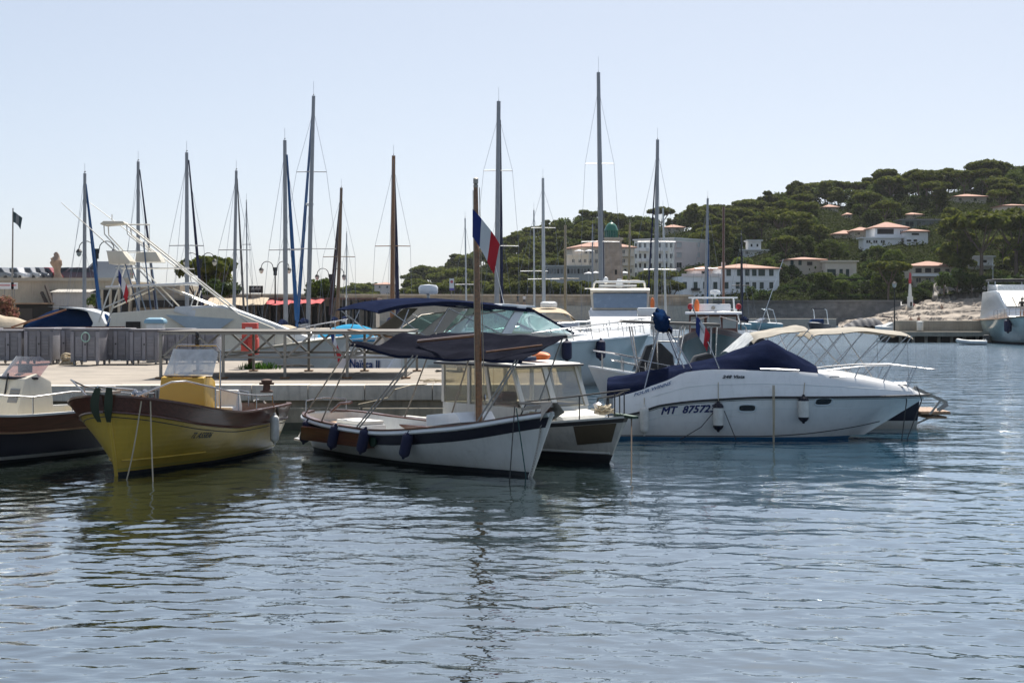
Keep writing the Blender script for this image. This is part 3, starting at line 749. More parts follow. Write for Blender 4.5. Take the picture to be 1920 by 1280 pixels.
# bow anchor in its dark green jacket
GRN = mat('dark_green_canvas', (.022, .034, .018), .8, var=.25)
an = MB()
for sd in (-1, 1):
    an.grid(lambda a, b: Vector((5.98 + .18 * math.sin(b * 2.2) - .16 * b, sd * (.03 + .17 * math.sin(math.pi * (.22 + .62 * b)) * a + .02), 1.62 - .62 * b)), 5, 10)
an.build('anchor_jacket', GRN, r)
MB().tube([(4.9, 0, 1.52), (5.6, 0, 1.58), (6.2, 0, 1.64)], .022, 6).build('anchor_shank', STEEL, r)
MB().box(5.5, 6.0, -.08, .08, 1.49, 1.54).build('bow_roller', GALV, r)
wl = MB().lathe([(.07, -.14), (.1, -.12), (.1, -.08), (.06, -.06), (.06, .06), (.1, .08), (.1, .12), (.07, .14)], 12, (4.62, 0, 1.42), (0, 1, 0)).build('windlass', STEEL, r)
MB().box(4.5, 4.75, -.06, .06, 1.25, 1.4).build('windlass_base', STEEL, r)
MB().tube([(0.35, -.3, .95), (.35, -.3, 1.25), (.42, 0, 1.3), (.35, .3, 1.25), (.35, .3, .95)], .016, 6).build('stern_rail', STEEL, r)
MB().slab([(1.0, .75), (1.0, 1.0), (1.15, 1.35), (1.22, 1.33), (1.3, 1.0), (1.5, 1.0), (1.5, .75)], .45).build('bench_seat', WHITE_OLD, r, bevel=.04)
for x_, y_ in ((.4, .5), (4.3, .3), (4.3, -.3)):
    MB().tube([(x_ - .12, y_, H.sh(x_ / 5.75) + .08), (x_ + .12, y_, H.sh(x_ / 5.75) + .08)], .022, 6).build('cleat', STEEL, r)
for (a_, b_) in (((265, 752), (236, 905)), ((282, 752), (287, 908))):
    p = B.at(a_[0], a_[1], y=.72); w0 = B.world(p); g_ = G(b_[0], b_[1], -.05)
    tag(MB().tube([w0 + (g_ - w0) * t + Vector((0, 0, -.12 * math.sin(math.pi * t))) for t in [i / 10 for i in range(11)]], .013, 5).build('mooring_line', ROPE), 'thin mooring line dropping from the yellow launch into the water, ' + ('nearer its stem' if b_[0] < 260 else 'farther from its stem'), 'rope')
w = B.world(H.pt(.26, .8, 1, .12)); fender('slim dirty white fender on the side of the yellow launch', Vector((w.x, w.y, .58)), .56, .095, FENDW, rope=B.world(H.pt(.26, 1, 1, .03)))
w = B.world((-.2, .55, 0)); fender('thick white fender at the stern of the yellow launch', Vector((w.x, w.y, .60)), .62, .13, FENDW, rope=B.world((-.02, .5, 1.02)))
wsag = [B.world(H.pt(.235, 1, 1, .04) * (1 - t) + Vector((.0, .5, 1.03)) * t + Vector((0, .12 * math.sin(math.pi * t), -.28 * math.sin(math.pi * t)))) for t in [i / 12 for i in range(13)]]
tag(MB().tube(wsag, .02, 6).build('mooring_line', mat('grey_rope', (.2, .18, .16), .9)), 'grey rope sagging along the stern quarter of the yellow launch', 'rope')

# ---- navy launch cut off by the picture's edge ------------------------
B = Boat('launch', 'navy launch with a cream console and a rosy windscreen beside the yellow launch', -8.85, 32.9, 236)
H = Hull(6.3, ((0, .93), (.4, .93), (.75, 1.1), (1, 1.4)), ((0, .8), (.1, 1.0), (.4, 1.15), (.65, 1.08), (.87, .6), (1, .03)), rake=.45)
r = B.r; band = .33
h = MB(); H.patch(h, H.zf(.14), H.df(band)); H.transom(h, H.zf(.14), H.df(band)); h.build('hull', NAVYP, r)
h = MB(); H.patch(h, H.zf(.07), H.zf(.14), nv=1); H.transom(h, H.zf(.07), H.zf(.14), 1); h.build('boot_stripe', WHITE_OLD, r)
h = MB(); H.patch(h, lambda u: 0, H.zf(.07), nv=3); H.transom(h, lambda u: 0, H.zf(.07), 3); h.build('antifouling', BLACKP, r)
h = MB(); H.patch(h, H.df(band), lambda u: 1, nv=4, off=.004); H.transom(h, H.df(band), lambda u: 1, 4, .004); h.build('mahogany_strake', MAHOG, r)
for sd in (-1, 1): MB().tube(H.line(H.df(band), 0, 1, 36, sd, .01), .02, 6).build('rubbing_strake', TEAK, r)
h = MB(); H.gunwale(h, 0, 1, .1, .03, .02); h.build('gunwale', WHITE_OLD, r)
h = MB(); H.deck(h, .62, 1, .03, .05, .02); h.build('foredeck', CREAM, r)
h = MB(); H.well(h, .03, .62, .11, .38); h.build('cockpit', CREAM, r)
co = MB().slab([(1.55, .40), (1.6, 1.55), (1.95, 1.72), (2.25, 1.62), (2.5, .92), (2.5, .40)], lambda x_, z_: .62 - .1 * max(0, z_ - .6)).build('console', CREAM, r, bevel=.04)
MB().grid(lambda a, b: Vector((2.24 - .36 * b - .3 * abs(2 * a - 1) ** 3, (.56 - .05 * b) * (2 * a - 1), 1.63 + .42 * b * (1 if abs(2 * a - 1) < .85 else .8))), 16, 6).build('windscreen', GLSP, co)
MB().tube([(2.27 - .3 * abs(q_) ** 3, .57 * q_, 1.63) for q_ in [i / 8 - 1 for i in range(17)]], .03, 6).build('windscreen_trim', NAVYP, co)
MB().bar((2.29, .05, 1.72), (2.38, .05, 1.28), .03, .02).build('wiper', RUBBER, co)
for y_ in (-.3, .33):
    g_ = MB().bar((2.33, y_, 1.42), (2.42, y_, 1.15), .28, .02, up=(1, 0, 0)).build('air_vent', mat('vent_grey', (.25, .25, .25), .5), co)
    for k in range(5): MB().bar((2.35 + .015 * k, y_ - .12, 1.38 - .05 * k), (2.35 + .015 * k, y_ + .12, 1.38 - .05 * k), .025, .012).build('slat', GALV, g_)
MB().box(1.75, 1.95, -.08, .12, 1.72, 1.9).build('compass', RUBBER, r)
for sd in (-1, 1):
    P = [H.pt(u, 1, sd) + Vector((0, -sd * .06, hh)) for u, hh in ((.12, .03), (.14, .38), (.24, .42), (.4, .36), (.6, .4), (.8, .42), (.9, .2), (.93, .03))]
    rail(r, P, .017, name='side_rail')
    for u in (.24, .4, .6, .8): post(r, H.pt(u, 1, sd) + Vector((0, -sd * .06, .02)), H.pt(u, 1, sd) + Vector((0, -sd * .06, .38)))
w = B.world(H.pt(.12, .55, 1, .14)); fender('round white fender between the navy and the yellow launch', Vector((w.x, w.y, .72)), .5, .12, FENDW, rope=B.world(H.pt(.12, 1, 1, .02)))

# ---- white wooden boat with the mast and the flag ---------------------
B = Boat('sailing_launch', 'white wooden sailing launch with a varnished mast and dark awning', -4.12, 33.55, -52.5)
H = Hull(7.9, ((0, .80), (.2, .70), (.45, .66), (.75, .84), (1, 1.19)), ((0, .30), (.03, .62), (.1, .88), (.3, 1.12), (.5, 1.16), (.72, .95), (.9, .45), (1, .03)), rake=.6, pw=((0, .42), (.5, .42), (.8, .7), (1, 1.0)))
r = B.r
HULLW = mat('white_launch_paint', (.74, .74, .71), .35, var=.06, streak=.16, coat=.1, scum=.4)
h = MB(); H.patch(h, H.zf(.13), H.df(.28)); H.transom(h, H.zf(.13), H.df(.28)); h.build('hull', HULLW, r)
h = MB(); H.patch(h, lambda u: 0, H.zf(.085), nv=3); H.transom(h, lambda u: 0, H.zf(.085), 3); h.build('antifouling', BLACKP, r)
h = MB(); H.patch(h, H.zf(.085), H.zf(.13), nv=1, off=.002); H.transom(h, H.zf(.085), H.zf(.13), 1); h.build('boot_stripe', WHITE_OLD, r)
h = MB(); H.patch(h, H.df(.28), H.df(.09), nv=3, off=.004); H.transom(h, H.df(.28), H.df(.09), 3, .004); h.build('navy_band', NAVYP, r)
h = MB(); H.patch(h, H.df(.09), lambda u: 1, nv=2, off=.012); H.transom(h, H.df(.09), lambda u: 1, 2, .012); h.build('sheer_strake', WHITE, r)
for sd in (-1, 1):
    MB().tube(H.line(H.df(.05), 0, 1, 44, sd, .02), .035, 8).build('rubbing_strake', WHITE, r)
    h = MB(); H.patch(h, H.df(.34), H.df(.25), .02, .36, 20, 1, .02, (sd,)); h.build('mahogany_strake', MAHOG, r)
h = MB(); H.gunwale(h, .0, 1, .12, .03, .0); h.build('gunwale', MAHOG, r)
h = MB(); H.deck(h, .60, 1, .02, .06, .05); h.build('foredeck', WHITE_OLD, r)
h = MB(); H.well(h, .04, .60, .14, .28); h.build('cockpit', WHITE_OLD, r)
MB().tube([H.pt(1, t, 1) for t in (0, .2, .4, .6, .8, 1)], .04, 8).build('stem', HULLW, r)
pl = [(.0, -.55), (.0, .55), (-.35, .5), (-.55, .25), (-.6, 0), (-.55, -.25), (-.35, -.5)]
MB().prism(pl, .16, .22).build('swim_platform', WHITE, r, bevel=.02)
for y_ in (-.35, .35): MB().bar((-.02, y_, .55), (-.4, y_, .2), .05).build('platform_bracket', WHITE, r)
for i in range(5):                                           # thwart, cushions and lockers
    pass
MB().slab([(1.0, .30), (1.0, .62), (2.1, .62), (2.1, .30)], .30).build('engine_box', WHITE, r, bevel=.04)
MB().slab([(1.05, .62), (1.05, .70), (2.05, .70), (2.05, .62)], .28).build('cushion', mat('cushion_white', (.7, .69, .65), .8, bump=.2), r, bevel=.03)
MB().slab([(.35, .30), (.35, .60), (.8, .60), (.8, .30)], .62).build('stern_bench', TEAK, r, bevel=.02)
for sd in (-1, 1): MB().box(1.0, 3.6, sd * .98 - .12, sd * .98 + .10, .3, .58).build('side_bench', MAHOG, r, bevel=.02)
for k in range(9): MB().box(2.6 + k * .21, 2.79 + k * .21, -.6, .6, .285, .31).build('floor_board', TEAK, r)
MB().tube([(.3, .05, .8), (.75, 0, 1.0), (1.3, -.05, 1.05)], .03, 7).build('tiller', MAHOG, r)
hatch = MB().slab([(4.6, .75), (4.6, .98), (5.6, 1.08), (5.75, .9)], .42).build('foredeck_hatch', WHITE, r, bevel=.03)
MB().tube([(.18, -.5, .8), (.18, -.5, 1.05), (.12, 0, 1.1), (.18, .5, 1.05), (.18, .5, .8)], .016, 6).build('stern_rail', STEEL, r)
mb0 = B.at(899, 768, y=0); mt = B.at(892, 352, y=0); mt.y = 0
mast = MB().tube([(mb0.x, 0, .7), (mb0.x + (mt.x - mb0.x) * .5, 0, (mt.z + .7) / 2), (mt.x, 0, mt.z)], [.066, .06, .042], 12).build('mast', SPAR, r)
MB().tube([(mb0.x + .06, .07, 1.2), (mt.x + .05, .05, mt.z)], .008, 5).build('halyard', ROPE, mast)
MB().tube([(mb0.x - .02, -.085, 1.0), (mt.x - .01, -.055, mt.z - .05)], .007, 5).build('halyard', ROPE, mast)
MB().lathe([(.045, mt.z), (.05, mt.z + .05), (.03, mt.z + .06), (.05, mt.z + .08), (.05, mt.z + .17), (.02, mt.z + .19)], 10, (mt.x, 0, 0)).build('masthead_light', GALV, mast)
MB().ball((mb0.x + .06, .08, 1.35), .035, .02, .07, 8, 6).build('mast_cleat', STEEL, mast)
# awning on its frame
AX0, AX1 = 2.35, 6.95
AWN_N = curve([(0, -.75), (.3, -.35), (.62, .11), (1, .10)])
def awn(a, b):
    x_ = AX0 + (AX1 - AX0) * a; yn = AWN_N(a); yf = 1.28 - .25 * max(0, a - .5)
    y_ = yn + (yf - yn) * b
    z_ = 2.10 + .44 * b ** .8 - .05 * a - .07 * math.sin(math.pi * a) * math.sin(math.pi * b)
    fl = max(0, 1 - a * 3.6)                                  # loose scalloped stern end
    z_ += fl * (.13 * math.sin(b * 11 + 1) * (1 - .4 * b) + .10 * (1 - b)) + .016 * math.sin(a * 21 + b * 6) + .012 * math.sin(a * 9 - b * 14)
    return Vector((x_, y_, z_))
MB().sheet(awn, 48, 22, .012).build('awning', CHARC, r)
MB().grid(lambda a, b: awn(a, 0) + Vector((0, -.006, -.05 * b)), 40, 2).build('awning_valance', NAVYC, r)
MB().grid(lambda a, b: awn(a, 1) + Vector((0, .006, -.05 * b)), 40, 2).build('awning_valance', NAVYC, r)
MB().tube([(AX0 + 1.0, .25, 2.36), (mb0.x, .02, 2.52)], .035, 8).build('boom', SPAR, r)
MB().tube([(mb0.x + .05, .12, 2.2), (AX1 - .05, .6, 2.34)], .02, 8).build('awning_spar', SPAR, r)
for (x_, xf, sd) in ((AX0 + .15, 1.7, -1), (AX0 + .05, .6, -1), (AX0 + 1.6, 3.2, -1), (AX0 + 1.7, 3.3, -1), (AX0 + .15, 1.7, 1), (AX0 + 1.6, 3.2, 1), (AX1 - .12, 6.7, -1), (AX1 - .12, 6.7, 1), (AX1 - .2, 6.6, -1)):
    a_ = (x_ - AX0) / (AX1 - AX0); p = awn(a_, 0 if sd < 0 else 1); b_ = H.pt(xf / H.L, 1, sd) + Vector((0, -sd * .04, .02))
    MB().tube([b_, p], .016, 7).build('awning_pole', ALU, r)
# bow anchor, chain and lines
MB().bar((7.1, 0, 1.20), (7.9, 0, 1.30), .1, .05).build('bow_roller', GALV, r)
an = MB()
for sd in (-1, 1): an.add([(7.65, sd * .03, 1.36), (8.02, sd * .05, 1.36), (8.0, sd * .23, 1.18), (7.75, sd * .13, 1.02)], [(0, 1, 2, 3)])
an.tube([(7.0, 0, 1.3), (7.9, 0, 1.36)], .025, 6); an.build('anchor', GALV, r)
cp = MB(); c0 = Vector((7.72, -.05, 1.15)); c1 = Vector((7.42, -.12, -.05))
for k in range(26):
    p = c0.lerp(c1, k / 25) + Vector((.05 * math.sin(k / 25 * 3.14), 0, 0)); d = (c1 - c0).normalized()
    u = Vector((0, 1, 0)) if k % 2 else d.cross(Vector((0, 1, 0))).normalized()
    cp.tube([p + d * (.034 * math.cos(t)) + u * (.018 * math.sin(t)) for t in [i * 6.283 / 8 for i in range(8)]], .006, 4, True)
cp.build('anchor_chain', GALV, r)
for (a_, b_, m_, lb) in (((965, 762), (955, 905), ROPED, 'dark mooring line from the white sailing launch, crossing its bow'), ((968, 765), (987, 900), mat('rope_teal', (.03, .09, .09), .9), 'slanting dark line beside the anchor chain of the white sailing launch')):
    w0 = B.world(B.at(a_[0], a_[1], y=-.42)); g_ = G(b_[0], b_[1], -.05); tag(MB().tube([w0, (w0 + g_) / 2, g_], .011, 5).build('mooring_line', m_), lb, 'rope')
MB().lathe([(.06, 0), (.12, .01), (.12, .04), (.07, .05)], 16, H.pt(.475, H.df(.2)(.475), -1, .0), (0, -1, 0)).build('exhaust_ring', mat('green_bronze', (.02, .05, .035), .5, .5), r)
for i, (u, px, lb) in enumerate(((.035, 578, 'navy fender nearest the stern of the white sailing launch'), (.14, 632, 'second navy fender from the stern of the white sailing launch'), (.26, 688, 'third navy fender from the stern of the white sailing launch'), (.415, 766, 'navy fender nearest the bow of the white sailing launch'))):
    u = min((abs(HX + B.world(H.pt(q_ / 200, .7, -1, .1)).x / B.world(H.pt(q_ / 200, .7, -1, .1)).y * F - px), q_ / 200) for q_ in range(2, 140))[1]
    w = B.world(H.pt(u, H.tz(u, .46), -1, .15)); fender(lb, w, .50, .105, FENDN, tilt=B.world((.40, 0, 1)) - B.world((0, 0, 0)) , rope=B.world(H.pt(u + .02, 1, -1, .0)))
fl = empty('french_flag', B.world((mt.x, 0, 0)), 0, 'blue white and red flag hanging from the varnished mast', 'flag')
zt = wz(392, B.world((mt.x, 0, 0)).y); flag(fl, (-.06, -.07, zt), (FLB, FLW, FLR), .55, .82, .82, (1, -.15, 0), fold=.05, seed=1)

# ---- white cabin boat -------------------------------------------------
B = Boat('cabin_boat', 'small white cabin boat with yellowed windows and a dark green bow roller', -1.62, 34.86, -53)
H = Hull(6.35, ((0, .62), (.5, .66), (.8, .78), (1, .92)), ((0, .98), (.3, 1.14), (.6, 1.10), (.84, .72), (.95, .30), (1, .04)), rake=.5, pw=((0, .3), (.6, .42), (1, 1.0)))
r = B.r
CABW = mat('old_cabin_white', (.60, .59, .54), .45, var=.1, streak=.22)
h = MB(); H.patch(h, H.zf(.17), H.df(.09)); H.transom(h, H.zf(.17), H.df(.09)); h.build('hull', mat('old_white_hull', (.60, .57, .52), .45, var=.1, streak=.3, scum=.6), r)
h = MB(); H.patch(h, lambda u: 0, H.zf(.17)); H.transom(h, lambda u: 0, H.zf(.17)); h.build('antifouling', BLACKP, r)
h = MB(); H.patch(h, H.df(.09), lambda u: 1, nv=2, off=.012); H.transom(h, H.df(.09), lambda u: 1, 2, .012); h.build('black_rubbing_band', RUBBER, r)
for sd in (-1, 1): MB().tube(H.line(H.zf(.2), .3, .99, 20, sd, .01), .022, 6).build('chine_rail', CABW, r)
h = MB(); H.gunwale(h, 0, 1, .13, .03, .03); h.build('gunwale', CABW, r)
h = MB(); H.deck(h, .30, 1, .0, .05, .05); h.build('deck', CABW, r)
h = MB(); H.well(h, .03, .30, .14, .2); h.build('cockpit', CABW, r)
BRZ = mat('bronze_plate', (.10, .075, .045), .5, .4, var=.3)
h = MB(); H.patch(h, H.df(.48), H.df(.10), .87, .985, 8, 4, .012, (-1,)); h.build('bow_plate', BRZ, r)
h = MB(); H.patch(h, H.df(.48), H.df(.10), .87, .985, 8, 4, .012, (1,)); h.build('bow_plate', BRZ, r)
# cabin: posts, roof, panes
CX0, CX1, ZR, ZB = 1.35, 3.75, 1.82, 1.02
MB().slab([(CX0, .55), (CX0, ZB), (CX1 + .42, ZB), (CX1 + .5, .6)], .86).build('cabin_side', CABW, r, bevel=.02)
MB().slab([(CX1 + .5, .6), (CX1 + .45, .95), (CX1 + 1.3, .90), (CX1 + 1.5, .68)], lambda x_, z_: .80 - .28 * max(0, x_ - CX1 - .5)).build('trunk_cabin', CABW, r, bevel=.03)
for sd in (-1, 1):
    MB().bar((CX1 + .58, sd * .80, .90), (CX1 + 1.2, sd * .61, .87), .015, .14).build('trunk_window', GLSY, r)
roof = MB().slab([(CX0 - .25, ZR), (CX0 - .2, ZR + .07), (CX0 + 1.2, ZR + .11), (CX1 + .12, ZR + .07), (CX1 + .2, ZR)], .90).build('cabin_roof', CABW, r, bevel=.02)
h = MB()
for sd in (-1, 1): h.tube([(CX0 - .25, sd * .905, ZR + .03), (CX1 + .2, sd * .905, ZR + .03)], .025, 6)
h.tube([(CX1 + .21, -.9, ZR + .03), (CX1 + .21, .9, ZR + .03)], .025, 6); h.build('roof_trim', NAVYP, r)
fr = lambda y_, t: Vector((CX1 + .42 - .36 * t, y_, ZB + (ZR - ZB) * t))
for y_, w_ in ((-.82, .10), (-.02, .13), (.82, .10)): MB().bar(fr(y_, 0), fr(y_, 1), w_, .05, up=(1, 0, 0)).build('windscreen_post', CABW, r)
for a_, b_ in ((-.77, -.08), (.04, .77)):
    pn = MB().grid(lambda a, b: fr(a_ + (b_ - a_) * a, b), 2, 2).build('windscreen_pane', GLSY, r)
    MB().tube([fr(a_, .03), fr(b_, .03), fr(b_, .97), fr(a_, .97)], .018, 4, True).build('pane_frame', mat('grey_seal', (.3, .28, .22), .7), pn)
for sd in (-1, 1):
    for x_ in (CX0, CX0 + .95, CX0 + 1.75): MB().bar((x_, sd * .83, ZB), (x_ + (.0 if x_ < 3 else -.2), sd * .83, ZR), .09, .05, up=(0, 1, 0)).build('window_post', CABW, r)
    for x_ in (CX0 + .05, CX0 + 1.0, CX0 + 1.8):
        MB().add([(x_, sd * .835, ZB), (x_ + .85, sd * .835, ZB), (x_ + .83, sd * .835, ZR), (x_, sd * .835, ZR)], [(0, 1, 2, 3)]).build('side_window', GLSY, r)
MB().add([(CX0, -.8, ZB), (CX0, .8, ZB), (CX0, .8, ZR), (CX0, -.8, ZR)], [(0, 1, 2, 3)]).build('rear_window', GLSY, r)
MB().box(CX0 + .9, CX0 + 1.25, -.2, .2, .75, 1.25).build('helm', RUBBER, r)
MB().slab([(CX0 + 1.6, 1.02), (CX0 + 1.6, 1.08), (CX1 + .3, 1.08), (CX1 + .3, 1.02)], .7).build('dashboard', mat('dash_grey', (.2, .19, .17), .7), r)
# things lashed to the roof
w = B.world((CX0 + 1.5, .2, ZR + .12)); o = empty('roof_inflatable', w, R(-53), 'orange inflatable lying on the roof of the white cabin boat', 'inflatable')  # orange inflatable resting on the cabin roof
MB().loft([[(x_, ry * math.cos(t), .09 + rz * math.sin(t)) for t in [i * .6283 for i in range(10)]] for x_, ry, rz in ((-.85, .03, .02), (-.7, .16, .08), (-.3, .24, .1), (.3, .24, .1), (.7, .16, .08), (.85, .03, .02))]).build('tube', ORANGE, o)
MB().box(-.3, .3, -.1, .1, .15, .2).build('seat', RUBBER, o)
for k in range(2):
    o = empty('roof_box', B.world((CX0 + .1 + k * 2.0, -.42, ZR + .11)), R(-53), ('blue roof rack box above the stern end of the small cabin' if k == 0 else 'blue roof rack box above the windscreen of the small cabin'), 'roof box', 'boxes on the cabin boat roof')  # blue ribbed box on the roof rack
    MB().box(-.3, .38, -.2, .2, .02, .1).build('panel', mat('panel_blue', (.04, .06, .12), .3), o, bevel=.02)
    for j in range(5): MB().box(-.28 + j * .14, -.22 + j * .14, -.21, .21, .03, .115).build('rib', GALV, o)
for sd in (-1, 1):
    P = [H.pt(u, 1, sd) + Vector((0, -sd * .08, hh)) for u, hh in ((.66, .04), (.7, .44), (.85, .48), (.97, .52))] + [Vector((6.45, 0, 1.46))]
    rail(r, P, .016, RUBBER, 'bow_rail')
    for u in (.78, .88, .97): post(r, H.pt(u, 1, sd) + Vector((0, -sd * .08, .03)), H.pt(u, 1, sd) + Vector((0, -sd * .08, .48)), .013, RUBBER)
MB().slab([(6.05, .93), (6.05, .99), (6.62, .96), (6.62, .91)], .07).build('bow_roller', mat('green_bronze', (.02, .05, .035)), r)
h = MB()
for k in range(7): h.tube([(5.7 + .12 * math.sin(k * 2 + t), .16 * math.cos(t + k), .98 + .02 * k + .03 * math.sin(t * 2)) for t in [i * .7 for i in range(10)]], .02, 5)
h.build('heaped_rope', ROPE, r)
MB().lathe([(.05, 0), (.09, .02), (.07, .12), (.1, .2), (.03, .24)], 10, (5.45, .05, .93)).build('windlass', STEEL, r)
w0 = B.world((6.5, 0, .95)); g_ = G(1184, 893, -.05); tag(MB().tube([w0, g_], .014, 5).build('mooring_line', mat('brown_rope', (.10, .07, .045), .9)), 'brown mooring line dropping straight from the cabin boat bow', 'rope')

# ---- white sport cruiser with the blue cover --------------------------
B = Boat('sport_cruiser', 'white sport cruiser under a navy cover with registration letters on its side', 2.42, 36.75, -4.5)
r = B.r; LV = 7.35
H = Hull(LV, ((0, .50), (.08, .63), (.15, .80), (.3, .93), (.5, 1.0), (1, 1.0)), ((0, 1.12), (.3, 1.25), (.6, 1.2), (.82, .80), (.94, .35), (1, .04)), ((0, -.35), (.6, -.3), (.8, -.25), (1, -.15)), rake=1.6, pw=((0, .16), (.5, .22), (.78, .45), (1, .9)))
VW = mat('cruiser_gelcoat', (.78, .77, .75), .18, var=.05, coat=.5, streak=.1, scum=.3)
aft = lambda u: min(1, H.tz(u, .07)) if H.kl(u) < .06 else 0
h = MB(); H.patch(h, lambda u: max(0, aft(u)), lambda u: 1, nu=44, nv=12); H.transom(h, lambda u: max(0, aft(u)), lambda u: 1); h.build('hull', VW, r)
h = MB(); H.patch(h, lambda u: 0, lambda u: max(.001, aft(u)), 0, .86, nv=3); H.transom(h, lambda u: 0, lambda u: max(.001, aft(u)), 3); h.build('antifouling', BLUEAF, r)
for sd in (-1, 1):
    MB().tube(H.line(lambda u: 1, 0, 1, 44, sd, .012), .026, 8).build('rubbing_strake', RUBBER, r)
    MB().tube(H.line(H.df(.05), 0, .99, 44, sd, .003), .006, 5).build('pinstripe', RUBBER, r)
    MB().tube([H.pt(u, H.tz(u, .09 + .30 * max(0, (u - .45) / .5) ** 1.6), sd, .006) for u in [i / 30 * .95 for i in range(31)]], .010, 6).build('chine_stripe', RUBBER, r)
    MB().tube(H.line(H.df(.26), .1, .95, 30, sd, .001), .005, 5).build('moulding_line', PALE, r)
# topsides above the rubbing strake
DK = curve([(0, .98), (.06, 1.10), (.12, 1.24), (.17, 1.37), (.23, 1.56), (.32, 1.62), (.52, 1.60), (.68, 1.50), (.84, 1.33), (.94, 1.20), (1, 1.06)])
IN = curve([(0, .14), (.25, .24), (.6, .26), (.85, .20), (1, .02)])
def top(u, t, sd):
    p = H.pt(u, 1, 1); w_ = p.y - IN(u) * (t ** 1.3); return Vector((p.x - .22 * t * (u ** 6), sd * max(w_, .012), p.z + (DK(u) - p.z) * (1 - (1 - t) ** 1.25)))
us = H.U(0, 1, 56); h = MB()
for sd in (-1, 1): h.grid(lambda a, b: top(us[round(a * 56)], b, sd), 56, 8)
def dk(a, b):
    u = us[round(a * 56)]; p = top(u, 1, 1); s_ = 2 * b - 1; return Vector((p.x, p.y * s_, p.z + (.14 * min(1, p.y) * min(1, max(0, (u - .60) / .12))) * (1 - s_ ** 4)))
h.grid(dk, 56, 12); h.grid(lambda a, b: (lambda p: Vector((p.x, p.y * (2 * b - 1), p.z)))(top(0, a, 1)), 4, 4)
h.build('deck_moulding', VW, r, ang=50)
for sd in (-1, 1):
    MB().tube([top(u, .42, sd) + Vector((0, sd * .004, 0)) for u in [.12 + i / 30 * .83 for i in range(31)]], .006, 5).build('deck_line', PALE, r)
    MB().tube([top(u, .97, sd) + Vector((0, 0, .03)) for u in [.46 + i / 10 * .12 for i in range(11)]], .018, 6).build('grab_rail', STEEL, r)
MB().prism([(-.5, -.95), (.05, -1.0), (.05, 1.0), (-.5, .95), (-.62, .6), (-.62, -.6)], .33, .40).build('swim_platform', VW, r, bevel=.02)
# oval ports
for px_, py_ in ((1402, 765), (1547, 753)):
    p = B.at(px_, py_, y=-1.2); u = p.x / LV
    for sd in (-1, 1):
        def ov(t, k, off):
            c_, s_ = math.cos(t), math.sin(t); dx = .20 * k * math.copysign(abs(c_) ** .6, c_); dz = .085 * k * math.copysign(abs(s_) ** .6, s_)
            uu = u + dx / LV; return H.pt(uu, H.tz(uu, p.z + dz), sd, off)
        tt = [i * 6.2832 / 24 for i in range(24)]
        pf = MB().tube([ov(t, 1, .008) for t in tt], .018, 6, True).build('porthole', PALE, r)
        cc = MB(); c0 = H.pt(u, H.tz(u, p.z), sd, .007); cc.add([c0] + [ov(t, .97, .007) for t in tt], [(0, i + 1, (i + 1) % 24 + 1) for i in range(24)]); cc.build('porthole_glass', mat('black_glass', (.006, .006, .008), .08), pf)
hull_text(B, H, 'MT  875723', 1241, 776, -1, .235, TXTN, 1.24, .28, .007)
def top_text(txt, px, py, size, m, width, shear=0., bold=0.):
    best = min(((lambda w: ((HX + w.x / w.y * F - px) ** 2 + (HY - (w.z - CZ) / w.y * F - py) ** 2, iu / 200, it / 40))(B.world(top(iu / 200, it / 40, -1))) for iu in range(201) for it in range(41)))
    _, u0, t0 = best; hgt = DK(u0) - H.sh(u0)
    text_on(txt, size, lambda x, y: top(u0 + x / LV, min(.98, t0 + y / hgt), -1) + Vector((0, -.022, .004)), m, r, shear, width, 'lettering', bold)
top_text('248 Vista', 1355, 709, .10, TXTD, .50, .3, .004)
top_text('FOUR WINNS', 1190, 743, .11, TXTG, .85, .25, .003)
# navy cockpit and windscreen cover
CR = curve([(-.15, 1.34), (.5, 1.46), (1.3, 1.62), (2.0, 1.74), (2.7, 1.96), (3.4, 2.22), (3.62, 2.27), (3.7, 2.235), (4.5, 1.80), (4.75, 1.66)])
def cov(a, b):
    x_ = -.15 + 4.85 * a; s_ = 2 * b - 1; u = min(max(x_ / LV, 0), 1); e = top(u, 1, 1); we = e.y + .015; ze = e.z - .02
    prof = (1 - abs(s_) ** 2.6) if x_ > 2.2 else (1 - abs(s_) ** 4)
    z_ = ze + (CR(x_) - ze) * prof + .018 * math.sin(x_ * 9 + s_ * 5) * (1 - abs(s_)) + .022 * math.sin(x_ * 4 - abs(s_) * 14) * (abs(s_) * (1 - abs(s_)) * 4) * (1.4 - a)
    return Vector((x_, we * math.copysign(abs(s_) ** .85, s_), z_))
cv_ = MB().sheet(cov, 64, 28, .01); cv_.grid(lambda a, b: (lambda p: Vector((p.x - .02 * a, p.y, p.z - a * (p.z - .62))))(cov(0, b)), 4, 28)
cv_.build('navy_cover', NAVYC, r, ang=60)
